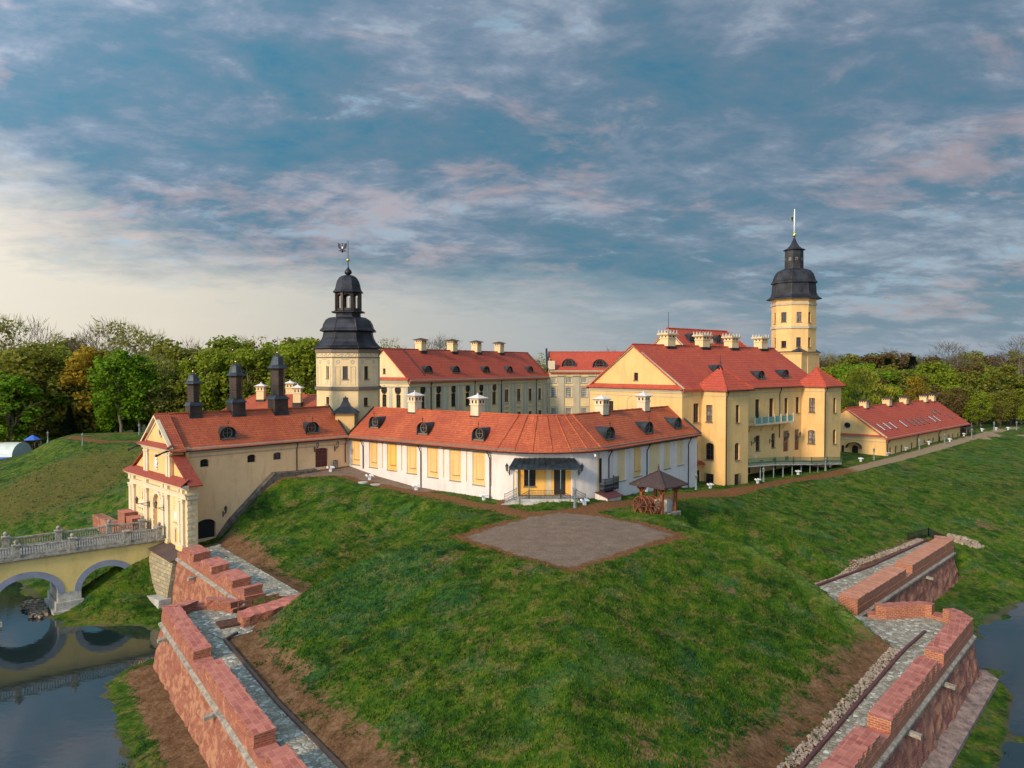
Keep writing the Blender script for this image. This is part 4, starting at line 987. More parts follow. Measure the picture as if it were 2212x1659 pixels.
# rear wing behind the gatehouse
def rear_wing():
    a = atY(474, 884, 150); fr = Fr((-58.5, 146), (-34, 146)); ZE, ZR, Wd = 8.6, 12.0, 12
    root = empty('rear_wing', fr.p(12, -6, 0), 'low orange roofed wing behind the gatehouse with three pale chimneys', 'building')
    w = MB(); P = [fr.p(0, 0, 0), fr.p(fr.L, 0, 0), fr.p(fr.L, -Wd, 0), fr.p(0, -Wd, 0)]
    for k in range(4): f2 = Fr(P[k], P[(k+1) % 4]); wall(w, f2, 0, f2.L, -3, ZE)
    w.build('wall', M['yellow_pale'], root)
    r = MB(); s = (ZR-ZE)/(Wd/2); o = .5
    A0, B0 = fr.p(-o, o, ZE-s*o), fr.p(fr.L, o, ZE-s*o); A1, B1 = fr.p(-o, -Wd-o, ZE-s*o), fr.p(fr.L, -Wd-o, ZE-s*o); R0, R1 = fr.p(5.5, -Wd/2, ZR), fr.p(fr.L, -Wd/2, ZR)
    slab(r, [A0, B0, R1, R0]); slab(r, [B1, A1, R0, R1]); slab(r, [A1, A0, R0]); ridge(r, R0, R1); ridge(r, A0, R0)
    ro = r.build('roof', M['roof_orange'], root)
    for x, yb, yt, off in ((1195, 488, 362, -4.5), (1415, 460, 343, -7.5), (1472, 512, 373, -2.5)):
        f3 = Fr(fr.p(0, off, 0), fr.p(fr.L, off, 0)); u, zb = f3.hit('2', x, yb); _, zt = f3.hit('2', x, yt); chimney(ro, f3.p(u, 0, 0), zb, zt, 1.5, 'white')
rear_wing()

# ================================================================== GALLERY (curved front range)
GO = Vector((4.3, 108.6)); GR = 11.6; HW = 5.35; AE, AR = 7.1, 11.1; AS = (AR-AE)/HW
LA = Vector((-26.1, 117.3)); RGE = Vector((30.6, 121.6))
def tang(P, sgn):
    v = P-GO; D = v.length; a = math.atan2(v.y, v.x); b = math.acos(GR/D); return a+sgn*b
aL, aRt = tang(LA, 1) % (2*math.pi), tang(RGE, -1) % (2*math.pi)
TL = GO+Vector((math.cos(aL), math.sin(aL)))*GR; TR = GO+Vector((math.cos(aRt), math.sin(aRt)))*GR
FL = Fr(LA, TL); FR_ = Fr(TR, RGE)
def gallery():
    root = empty('gallery_building', (4.3, 103, 0), 'white and yellow curved gallery range with orange roof behind the sandy plaza', 'building')
    BASE = -3.2
    panels = []
    def P(fr, s, x0, y0, x1, y1, kind='inset'): panels.append((fr, fr.rect(s, x0, y0, x1, y1), kind))
    for q in ((125, 885, 192, 1105), (262, 903, 330, 1128), (402, 920, 480, 1150), (556, 938, 636, 1175), (716, 958, 802, 1205), (889, 982, 978, 1232), (1068, 1003, 1166, 1265)): P(FL, '4', *q)
    for q in ((362, 915, 372, 1133), (512, 932, 524, 1155), (838, 975, 852, 1210), (1018, 996, 1030, 1240), (1208, 1022, 1220, 1275)): P(FL, '4', *q, 'slot')
    for q in ((387, 980, 452, 1232), (637, 932, 724, 1165), (750, 915, 803, 1137), (853, 895, 902, 1110)): P(FR_, '5', *q, 'flat')
    P(FR_, '5', 515, 955, 576, 1197)
    for q in ((345, 993, 352, 1240), (480, 968, 488, 1195), (826, 908, 834, 1110)): P(FR_, '5', *q, 'slot')
    dpan = FR_.rect('5', 247, 1003, 316, 1245); panels.append((FR_, dpan, 'door'))
    w = MB()
    for fr in (FL, FR_): wall(w, fr, 0, fr.L, BASE, AE, [p[1] for p in panels if p[0] is fr and p[1][0] > 0], .14)
    # curved middle
    a1, a2 = R(250.9), R(289.1)
    def arc(a, b, n): return [GO+Vector((math.cos(a+(b-a)*i/n), math.sin(a+(b-a)*i/n)))*GR for i in range(n+1)]
    A1 = arc(aL, a1, 3); A2 = arc(a2, aRt, 5)
    for line in (A1, A2):
        for p, q in zip(line[:-1], line[1:]): f2 = Fr(p, q); wall(w, f2, 0, f2.L, BASE, AE)
    PF = Fr(A1[-1], A2[0]); PZ0 = .75
    yel = PF.rect('P', 366, 292, 880, 500, -.0); rec = (.25, PF.L-.25, PZ0, 5.0)
    wall(w, PF, 0, PF.L, BASE, AE, [rec], .5)
    # end walls and back wall
    bl = [LA-FL.n*(2*HW)]+[GO+Vector((math.cos(a), math.sin(a)))*.9 for a in (aL, (aL+aRt)/2, aRt)]+[RGE-FR_.n*(2*HW)]
    back = [RGE]+bl[::-1]+[LA]
    for p, q in zip(back[:-1], back[1:]): f2 = Fr(p, q); wall(w, f2, 0, f2.L, BASE, AE)
    w.build('wall', M['white'], root)
    for i, (fr, h, kind) in enumerate(panels):
        g = MB(); off = -.14+.012
        g.face([fr.p(h[0], off, h[2]), fr.p(h[1], off, h[2]), fr.p(h[1], off, h[3]), fr.p(h[0], off, h[3])])
        mat = 'yellow' if kind in ('inset',) else 'yellow_pale'
        if fr is FL and kind == 'inset' and 2 == i: mat = 'yellow_deep'
        if kind == 'slot': mat = 'peach'
        o = g.build('wall_panel', M[mat], root)
        if kind == 'inset' or kind == 'flat':
            s = MB(); fbox(s, fr, h[0]-.04, h[1]+.04, .003, .10, h[2]-.10, h[2]); s.build('sill', M['darktrim'], o)
        if kind == 'inset':
            du, dz = h[1]-h[0], h[3]-h[2]; a, b, c, d = h[0]+du*.24, h[0]+du*.78, h[2]+dz*.20, h[3]-dz*.13
            s = MB(); bw = .06
            fbox(s, fr, a, b, off, off+.07, d-bw, d); fbox(s, fr, a, a+bw, off, off+.05, c, d-bw); fbox(s, fr, b-bw, b, off, off+.05, c, d-bw); fbox(s, fr, a-.05, b+.12, off, off+.12, c-.1, c)
            s.build('panel_moulding', M['trim'] if False else M[mat], o)
            s = MB(); fbox(s, fr, a-.05, b+.12, off+.002, off+.13, c-.17, c-.10); s.build('panel_sill', M['darktrim'], o)
        if kind == 'door':
            dd = fr.rect('5', 250, 1055, 300, 1245); s = MB(); fbox(s, fr, dd[0], dd[1], off, off+.05, dd[2], dd[3]); s.build('balcony_door', M['door_dark'], o)
    # raised pale piers between the panels
    c = MB(); 
    for fr in (FL, FR_):
        cornice(c, fr, 0, fr.L, AE-.12, [(.40, .18), (.30, .16), (.18, .22)]); fbox(c, fr, 0, fr.L, .003, .08, AE-.95, AE-.82)
    for line in (A1, [A1[-1], A2[0]], A2):
        for p, q in zip(line[:-1], line[1:]): f2 = Fr(p, q); cornice(c, f2, -.02, f2.L+.02, AE-.12, [(.40, .18), (.30, .16), (.18, .22)])
    c.build('cornice', M['darktrim'], root)
    # porch wall
    ys = MB(); of = -.5+.012; door = PF.rect('P', 732, 300, 842, 498); win = PF.rect('P', 445, 300, 555, 438)
    door = (door[0], door[1], PZ0, 4.3); win = (win[0], win[1], 1.9, 4.5)
    ys.mi(0); wall(ys, PF, rec[0], rec[1], rec[2], rec[3], [door, win], .25, of)
    po = ys.build('porch_wall', M['yellow_deep'], root)
    window(root, PF, win, .25, of, 1, 2, 'glass', 'iron', 'darktrim')
    g = MB(); pane(g, PF, door, of-.2); d_ = g.build('door', M['door_dark'], root)
    s = MB(); fbox(s, PF, (win[1]+door[0])/2+.15, door[0]-.35, of, of+.02, rec[2]+.1, rec[3]-.4); s.build('pale_pier', M['cream'], po)
    # roof
    r = MB(); oe = .6; zl = AE-AS*oe
    k = 26; ang = [aL+(aRt-aL)*i/k for i in range(k+1)]
    slab(r, [FL.p(.2, oe, zl), FL.p(FL.L, oe, zl), FL.p(FL.L, -HW, AR), FL.p(.2, -HW, AR)])
    slab(r, [FL.p(FL.L, -2*HW-.5, AE-.3), FL.p(.2, -2*HW-.5, AE-.3), FL.p(.2, -HW-.001, AR), FL.p(FL.L, -HW-.001, AR)])
    slab(r, [FR_.p(0, oe, zl), FR_.p(FR_.L+.15, oe, zl), FR_.p(FR_.L+.15, -HW, AR), FR_.p(0, -HW, AR)])
    slab(r, [FR_.p(FR_.L, -2*HW-.5, AE-.3), FR_.p(0, -2*HW-.5, AE-.3), FR_.p(0, -HW-.001, AR), FR_.p(FR_.L, -HW-.001, AR)])
    def q(rad, a, z): return (GO.x+rad*math.cos(a), GO.y+rad*math.sin(a), z)
    for a, b in zip(ang[:-1], ang[1:]):
        slab(r, [q(GR+oe, a, zl), q(GR+oe, b, zl), q(GR-HW, b, AR), q(GR-HW, a, AR)]); slab(r, [q(.3, a, AE-.2), q(.3, b, AE-.2), q(GR-HW-.001, b, AR), q(GR-HW-.001, a, AR)])
    ridge(r, FL.p(.2, -HW, AR), FL.p(FL.L, -HW, AR)); ridge(r, FR_.p(0, -HW, AR), FR_.p(FR_.L-.2, -HW, AR))
    for a, b in zip(ang[:-1:2], ang[2::2]): ridge(r, q(GR-HW, a, AR), q(GR-HW, b, AR))
    roof = r.build('roof', M['roof_orange'], root)
    for a in [R(238+i*12.2) for i in range(7)]:
        h = MB(); ridge(h, q(GR-HW+.1, a, AR-.0), q(GR+oe-.1, a, zl+.05), .12); h.build('hip_tiles', M['roof_orange'], roof)
    g = MB(); gutter(g, FL, 0, FL.L, zl-.12, oe+.1); gutter(g, FR_, 0, FR_.L, zl-.12, oe+.1); g.tube([q(GR+oe+.1, a, zl-.12) for a in ang], .10, 6); g.build('gutter', M['pipe'], root)
    v = MB(); v.bar(FR_.p(FR_.L+.25, oe, zl+.15), FR_.p(FR_.L+.25, -HW, AR+.2), .28, .25); v.bar(FL.p(.1, oe, zl+.12), FL.p(.1, -HW, AR+.15), .22, .2); v.build('verge_flashing', M['slate_roof'], roof)
    for fr, s, x, y in ((FL, '4', 220, 1120), (FL, '4', 670, 1305), (FL, '4', 1262, 1372), (FR_, '5', 612, 1190), (FR_, '5', 934, 1310), (FR_, '5', 84, 1240)):
        u, zb = fr.hit(s, x, y); 
        if u < 0: u = .15
        downpipe(root, fr, min(u, fr.L-.2), AE-.75, zb-.3, .6 if fr is FL else -.6)
    for fr, s, x, y in ((FL, '4', 312, 815), (FL, '4', 690, 865), (FL, '4', 1125, 912), (FR_, '4', 2125, 905), (FR_, '5', 620, 858), (FR_, '5', 845, 820)):
        u, o, z = fr.roof(s, x, y, AE, AS); dormer(roof, fr, u, o, z, AS, .92, .75, finial=(x != 845), face='iron')
    for fr, s, x, yb, yt in ((FL, '4', 618, 690, 540), (FL, '4', 1108, 735, 560), (FR_, '5', 265, 730, 570), (FR_, '5', 590, 690, 545)):
        f3 = Fr(fr.p(0, -HW-.1, 0), fr.p(fr.L, -HW-.1, 0)); u, zt = f3.hit(s, x, yt); chimney(roof, f3.p(u, 0, 0), AR-.5, zt, 1.5, 'white', fr.angle(), 'cream')
    f3 = Fr((-3, 106.6), (3, 106.6))
    # camera dome and lanterns
    uu, zz = FR_.hit('P', 1106, 155); q2 = MB(); q2.sphere(FR_.p(uu, .3, zz-.1), .16, 8, 5); q2.tube([FR_.p(uu, .02, zz+.1), FR_.p(uu, .3, zz+.1), FR_.p(uu, .3, zz)], .06, 5); q2.build('security_camera', M['white_paint'], root)
    fa = Fr(A1[-2], A1[-1]); fb = Fr(A2[0], A2[1]); wall_lantern(root, fa, .35, 4.1, .95, 1.2); wall_lantern(root, fb, fb.L*.7, 4.1, .95, 1.2)
    nf = Fr(A1[0], A1[1]); s = MB(); fbox(s, fa, .9, 1.15, .0, .012, 1.0, 5.6); s.build('wall_panel', M['yellow_pale'], root)
    f2 = Fr(A2[3], A2[4]); s = MB(); fbox(s, f2, f2.L*.2, f2.L*.75, .0, .012, 1.0, 5.6); s.build('wall_panel', M['yellow_pale'], root)
    # porch: canopy, posts, platform, railings, side stairs
    c = MB(); c0, c1 = PF.hit('P', 366, 170)[0], PF.hit('P', 884, 170)[0]; e0, e1 = -.9, PF.L+.9; zt, zb = 5.75, 4.75
    slab(c, [PF.p(e0, 2.5, zb), PF.p(e1, 2.5, zb), PF.p(PF.L+.1, .05, zt), PF.p(-.1, .05, zt)], .10)
    for i in range(13):
        t = i/12; c.bar(PF.p(e0+(e1-e0)*t, 2.5, zb+.03), PF.p(-.1+(PF.L+.2)*t, .05, zt+.03), .06, .07)
    fbox(c, PF, e0, e1, 2.35, 2.5, zb-.22, zb-.10)
    for u in (e0+.03, e1-.03): c.bar(PF.p(u, 2.45, zb-.15), PF.p(u, .02, zb-.15), .08, .12)
    c.build('canopy', M['slate_roof'], root)
    for x in (345, 490, 793, 930):
        u, _ = PF.hit('P', x, 400, 2.3); p_ = MB(); b_ = PF.p(u, 2.3, 0); p_.lathe(b_, [(.11, PZ0-.2), (.11, PZ0+.3), (.06, PZ0+.4), (.055, zb-.5), (.10, zb-.35), (.10, zb-.2)], 8); p_.build('canopy_post', M['lamp_green'], root)
    pl_ = MB(); fbox(pl_, PF, .2, PF.L-.2, -.45, 2.5, -2, PZ0)
    fbox(pl_, PF, .9, PF.L-.9, 2.5, 2.9, -2, PZ0-.35)
    for sgn in (-1, 1):
        ub = .2 if sgn < 0 else PF.L-.2
        for k_ in range(5):
            a = ub+sgn*k_*.42; fbox(pl_, PF, a, a+sgn*.42, .15, 2.5, -2, PZ0-.15*(k_+1))
    pl_.build('porch_platform', M['concrete'], root)
    rl = MB(); u1, u2 = PF.hit('P', 495, 500, 2.4)[0], PF.hit('P', 790, 500, 2.4)[0]
    railing(rl, [PF.p(u1, 2.4, PZ0), PF.p((u1+u2)/2, 2.4, PZ0), PF.p(u2, 2.4, PZ0)], 1.05, .2); rl.build('porch_railing', M['iron'], root)
    for sgn, ub in ((-1, u1), (1, u2)):
        rl = MB(); ue = (-1.6 if sgn < 0 else PF.L+1.6)
        railing(rl, [PF.p(ub, 2.42, PZ0), PF.p(ub+sgn*1.3, 2.5, PZ0-.7)], 1.1, .16)
        railing(rl, [PF.p(.1 if sgn < 0 else PF.L-.1, 1.2, PZ0), PF.p(ue-sgn*.1, 1.5, PZ0-.75)], 1.15, .16); rl.build('stair_railing', M['iron'], root)
    # basket balcony
    bb = FR_.rect('5', 245, 1213, 355, 1300); b = MB(); u0, u1, z0, z1 = bb; u0 += .1
    fbox(b, FR_, u0, u1, .0, .9, z0, z0+.12)
    railing(b, [FR_.p(u0, .02, z0+.1), FR_.p(u0, .85, z0+.1), FR_.p(u1, .85, z0+.1), FR_.p(u1, .02, z0+.1)], z1-z0, .12, .035)
    for i in range(6): b.tube([FR_.p(u0+(u1-u0)*i/5, .85, z0+.1), FR_.p(u0+(u1-u0)*i/5, .7, z0-.35), FR_.p((u0+u1)/2, .03, z0-.5)], .04, 4)
    b.build('basket_balcony', M['iron'], root)
gallery()
def cellar_cover():
    mb = MB(); fr = FR_; u0 = fr.hit('5', 260, 1375, 1.0)[0]; gz = sample_h(*fr.p(u0+1.5, 1, 0)[:2])
    h = .9; A = [fr.p(u0, 2.0, gz-.3), fr.p(u0+3.4, 2.0, gz-.3), fr.p(u0+3.4, .02, gz-.3), fr.p(u0, .02, gz-.3)]
    B = [fr.p(u0, 2.0, gz+.30), fr.p(u0+3.4, 2.0, gz+.30), fr.p(u0+3.4, .02, gz+h), fr.p(u0, .02, gz+h)]
    root = empty('cellar_hatch', fr.p(u0+1.7, 1, gz), 'sloping dark red metal hatch cover against the white gallery wall', 'hatch')
    mb.box8(A+B); mb.build('base', M['white'], root)
    t = MB(); n = 6; prev = None
    for i in range(n):
        t0, t1 = i/n, (i+1)/n; f = lambda t_: (2.25-2.2*t_, gz+.42+(h-.30)*(t_**1.4)+.12*math.sin(t_*3.14))
        (o0, z0), (o1, z1) = f(t0), f(t1); slab(t, [fr.p(u0-.2, o0, z0), fr.p(u0+3.6, o0, z0), fr.p(u0+3.6, o1, z1), fr.p(u0-.2, o1, z1)], .06)
    t.build('cover', M['cover_red'], root)
cellar_cover()
# ================================================================== TOWERS
def octa_tower(name, label, cx, Y, sh, k, ycol, a_deg, body, bands, roofp, win_rows, lantern, base_z, mats, extra):
    X = (px(sh, cx, 0)[0]-1106)/FPX*Y*1.0; c = Vector((X, Y, 0)); los = math.degrees(math.atan2(-Y, -X)); rot = R(los+a_deg)
    zz = lambda y: atY(*px(sh, cx, y), Y).z
    root = empty(name, (X, Y, 0), label, 'tower'); Rb = body*k
    vs = [Vector((X+Rb*math.cos(rot+i*math.pi/4), Y+Rb*math.sin(rot+i*math.pi/4))) for i in range(8)]
    w = MB(); ztop = zz(bands['top']); holes = {}
    fcs = [Fr(vs[i], vs[(i+1) % 8]) for i in range(8)]
    for fi, rects in win_rows.items():
        fr = fcs[fi % 8]; holes[fi % 8] = [fr.rect(sh, *q) for q in rects]
    for i, fr in enumerate(fcs):
        wall(w, fr, 0, fr.L, base_z, ztop, holes.get(i, ()), .3)
    w.build('wall', M[mats[0]], root)
    for i, hs in holes.items():
        for h in hs: window(root, fcs[i], h, .3, nx=1, nz=2, glass='curtain' if name == 'church_tower' and (hs.index(h)+i) % 3 == 0 else 'glass', sill='darktrim', bar=.08)
    t = MB()
    for y0, y1, ex in bands['rings']: t.lathe(c, [(Rb, zz(y0)-.05), (Rb+ex, zz(y0)), (Rb+ex, zz(y1)), (Rb, zz(y1)+.05)], 8, rot)
    t.build('string_course', M[mats[1]], root)
    extra(root, fcs, zz, c, rot, Rb)
    def prof(p): return [(r*k, zz(y)) for r, y in p]
    r = MB(); r.lathe(c, prof(roofp['low']), 8, rot); r.lathe(c, prof(roofp['neck']), 8, rot); roof = r.build('roof', M['copper'], root)
    ribs = MB()
    for i in range(8):
        pts_ = [Vector((c.x+rr*math.cos(rot+i*math.pi/4), c.y+rr*math.sin(rot+i*math.pi/4), z)) for rr, z in prof(roofp['low'])]; ribs.tube(pts_, .07, 4, smooth=False)
    ribs.build('roof_ribs', M['copper_brown'], roof)
    return root, roof, zz, c, rot, prof
def left_tower():
    k = 0.2689/FPX*127.5*1.09/ .99
    def extra(root, fcs, zz, c, rot, Rb):
        pn = MB(); sw = MB()
        for i, fr in enumerate(fcs):
            L = fr.L; z0, z1 = zz(1262), zz(1118)
            for a, b in ((.10, .30), (.70, .90)):
                for (ua, ub, za, zb) in ((a*L, b*L, z0, z0+.07), (a*L, b*L, z1-.07, z1), (a*L, a*L+.07, z0, z1), (b*L-.07, b*L, z0, z1)): fbox(pn, fr, ua, ub, .003, .07, za, zb)
            for e in (.02, .98): fbox(pn, fr, max(0, e*L-.16), min(L, e*L+.16), .003, .06, zz(1275), zz(1050))
            fbox(pn, fr, .40*L, .60*L, .003, .06, zz(1262), zz(1236))
            # painted garlands of the frieze
            for t in range(3):
                u0 = L*(.12+.26*t); 
                q = [fr.p(u0+L*.22*s/6, .03, zz(1018)-.35*math.sin(math.pi*s/6)) for s in range(7)]; sw.tube(q, .05, 4)
            for e in (.09, .36, .64, .91): fbox(sw, fr, e*L-.10, e*L+.10, .003, .05, zz(1040), zz(1012))
            for e in (.22, .78):
                for s in range(7): 
                    aa = s*.9; fbox(sw, fr, e*L+.26*math.cos(aa)-.09, e*L+.26*math.cos(aa)+.09, .003, .045, zz(1083)+.26*math.sin(aa)-.09, zz(1083)+.26*math.sin(aa)+.09)
            fbox(sw, fr, .36*L, .64*L, .003, .045, zz(1068), zz(1060))
            pn.build('wall_moulding', M['cream'], root); sw.build('painted_frieze', M['greytrim'], root); pn = MB(); sw = MB()
    root, roof, zz, c, rot, prof = octa_tower('clock_tower', 'octagonal cream tower with dark two-stage dome, open lantern and black eagle vane', 521, 127.5, '3', k, None, 16, 233,
        {'top': 985, 'rings': [(1302, 1278, .32), (1052, 1046, .15), (1012, 985, .22)]},
        {'low': [(262, 978), (262, 971), (232, 955), (205, 925), (188, 890), (180, 850), (178, 846), (208, 838), (206, 832), (190, 815), (182, 785), (165, 752), (140, 735), (98, 728)],
         'neck': [(94, 732), (92, 694), (125, 690), (125, 682), (98, 674)]},
        {7: [(472, 1118, 514, 1222), (474, 1370, 518, 1478)], 0: [(645, 1118, 680, 1222), (643, 1370, 678, 1438)], 6: [(340, 1115, 361, 1216), (340, 1365, 363, 1425)]},
        None, -1, ('yellow_pale', 'darktrim'), extra)
    ln = MB()
    for i in range(8):
        a = rot+i*math.pi/4; r_ = 88*k; q = (c.x+r_*math.cos(a), c.y+r_*math.sin(a)); ln.box(q, .42, .42, zz(676), zz(528), a)
        p0 = Vector((c.x+r_*math.cos(a), c.y+r_*math.sin(a))); a2 = a+math.pi/4; p1 = Vector((c.x+r_*math.cos(a2), c.y+r_*math.sin(a2))); f = Fr(p0, p1)
        wall(ln, f, 0, f.L, zz(575), zz(528), [(.2, f.L-.2, zz(575)-.1, zz(545), .45)], .15); fbox(ln, f, .1, f.L-.1, -.08, .03, zz(676), zz(655))
        ln.bar(f.p(f.L/2, -.02, zz(655)), f.p(f.L/2, -.02, zz(560)), .07)
    ln.build('lantern', M['copper_brown'], root)
    d = MB(); d.lathe(c, prof([(90, 534), (114, 528), (112, 522), (100, 508), (94, 488), (90, 465), (82, 435), (66, 408), (45, 393), (20, 386)]), 8, rot)
    d.lathe(c, prof([(10, 388), (14, 384), (26, 372), (27, 360), (20, 345), (9, 333), (4, 318), (3, 280)]), 10, 0, True); dome = d.build('lantern_dome', M['copper'], root)
    b = MB(); b.sphere((c.x, c.y, zz(265)), 13*k, 10, 6); b.build('gilded_ball', M['gold'], root)
    v = MB(); v.tube([(c.x, c.y, zz(285)), (c.x, c.y, zz(108))], .055, 5); s = .2689/FPX*127.5
    ex, ez = c.x-45*s, zz(165)
    E = lambda x, y: (ex+x*s, ez-y*s)          # double winged bird cut from sheet iron
    shp = [[(-4, -20), (4, -20), (10, -2), (9, 14), (0, 24), (-9, 14), (-10, -2)], [(-3, -20), (5, -20), (4, -34), (-2, -38), (-9, -34), (-4, -30)],
           [(-8, -4), (-16, -12), (-14, -24), (-24, -32), (-34, -38), (-35, -20), (-33, -6), (-27, 6), (-17, 12), (-9, 8)], [(-6, 12), (-26, 22), (-28, 28), (-18, 26), (-20, 34), (-8, 22)], [(-5, 20), (-8, 34), (0, 42), (8, 34), (5, 20)]]
    for sg in shp:
        for m_ in ((1, -1) if sg[0][0] < -4 else (1,)):
            P2 = [E(x*m_, y) for x, y in sg]
            if m_ < 0 or True: v.idx([(x, c.y-.04, z) for x, z in P2]+[(x, c.y+.04, z) for x, z in P2], [tuple(range(len(P2))), tuple(reversed(range(len(P2), 2*len(P2))))]+[(i, (i+1) % len(P2), len(P2)+(i+1) % len(P2), len(P2)+i) for i in range(len(P2))])
    v.bar((ex, c.y, ez-30*s), (c.x, c.y, ez-30*s), .06); v.build('eagle_vane', M['iron'], root)
    q = MB(); P2 = [E(x, y) for x, y in ((-6, -8), (6, -8), (6, 4), (0, 11), (-6, 4))]; q.idx([(x, c.y-.06, z) for x, z in P2], [tuple(range(5))]); q.build('vane_shield', M['white_paint'], root)
    # small roofed annex in the valley between gatehouse and gallery
    a = MB(); ac = Vector((-27.2, 120.4)); a.box(ac, 3.0, 3.0, 3, 10.4, R(8)); o = a.build('annex_wall', M['yellow'], root); 
    a = MB(); a.lathe(ac, [(3.0, 10.3), (2.9, 10.4), (1.2, 11.4), (.1, 13.0)], 4, R(53)); a.build('annex_roof', M['copper'], o)
left_tower()
def right_tower():
    k = 0.242/FPX*195*1.02
    def extra(root, fcs, zz, c, rot, Rb): pass
    root, roof, zz, c, rot, prof = octa_tower('church_tower', 'tall octagonal yellow tower with charcoal dome and glazed dark lantern behind the main block', 398, 195, '6', k, None, -5, 183,
        {'top': 885, 'rings': [(1142, 1122, .3), (936, 918, .25), (886, 872, .35)]},
        {'low': [(228, 880), (226, 874), (205, 862), (190, 845), (183, 820), (180, 770), (176, 742), (190, 737), (190, 728), (176, 712), (170, 690), (158, 655), (135, 625), (100, 610), (78, 606)],
         'neck': [(78, 612), (76, 445), (92, 440), (93, 434), (62, 422), (40, 400), (22, 370), (4, 320)]},
        {7: [(293, 990, 340, 1078), (293, 1246, 337, 1306)], 0: [(430, 988, 474, 1078), (427, 1214, 468, 1300)], 1: [(533, 990, 556, 1082), (532, 1216, 554, 1302)], 6: [(229, 998, 243, 1094), (229, 1220, 243, 1306)]},
        None, -1, ('yellow', 'trim'), extra)
    r_ = 76*k; vs = [Vector((c.x+r_*math.cos(rot+i*math.pi/4), c.y+r_*math.sin(rot+i*math.pi/4))) for i in range(8)]
    for i in (6, 7, 0, 1):
        f = Fr(vs[i], vs[(i+1) % 8]); h = (f.L*.3, f.L*.7, zz(570), zz(505), .4); g = MB(); pane(g, f, h, .03); go = g.build('lantern_window', M['curtain'], root)
        q = MB(); 
        for kz in range(1, 4): fbox(q, f, h[0], h[1], .03, .06, h[2]+(h[3]-h[2])*kz/4-.04, h[2]+(h[3]-h[2])*kz/4+.04)
        fbox(q, f, f.L*.5-.05, f.L*.5+.05, .03, .07, h[2], h[3]); fbox(q, f, h[0]-.12, h[1]+.12, .0, .14, h[2]-.2, h[2]); q.build('window_frame', M['copper_brown'], go)
    b = MB(); b.sphere((c.x, c.y, zz(303)), 15*k, 10, 6); b.tube([(c.x, c.y, zz(318)), (c.x, c.y, zz(295)), (c.x, c.y, zz(270))], [.1, .3, .12], 8); b.build('gilded_ball', M['gold'], root)
    v = MB(); v.tube([(c.x, c.y, zz(300)), (c.x, c.y, zz(70))], [.22, .13], 6); v.build('spire_rod', M['white_paint'], root)
    s = .242/FPX*195; v = MB(); E = lambda x, y: (c.x+(x-400)*s, zz(y)); P2 = [E(*q) for q in ((394, 120), (362, 132), (348, 128), (356, 150), (350, 158), (366, 186), (394, 190))]; n = len(P2)
    v.idx([(x, c.y-.04, z) for x, z in P2]+[(x, c.y+.04, z) for x, z in P2], [tuple(range(n)), tuple(reversed(range(n, 2*n)))]+[(i, (i+1) % n, n+(i+1) % n, n+i) for i in range(n)]); v.build('pennant_vane', M['lamp_green'], root)
    v = MB(); v.idx([(x, c.y-.06, z) for x, z in [E(*q) for q in ((372, 140), (386, 140), (388, 158), (379, 188), (371, 160))]], [(0, 1, 2, 3, 4)]); v.build('vane_emblem', M['iron'], root)
    # square base
    a = MB(); bc = Vector((c.x-.1, c.y-.5)); bz = zz(1362); a.box(bc, 9.4, 9.4, -1, bz, R(40.6)); a.box(bc, 10.0, 10.0, bz, bz+.3, R(40.6)); o = a.build('base_block', M['yellow'], root)
    a = MB(); a.box(bc, 10.2, 10.2, bz+.302, bz+1.7, R(40.6), .62); a.build('base_roof', M['slate_roof'], o)
    f = Fr((bc.x-0.2, bc.y-7.8), (bc.x+7.7, bc.y-.5)); 
right_tower()

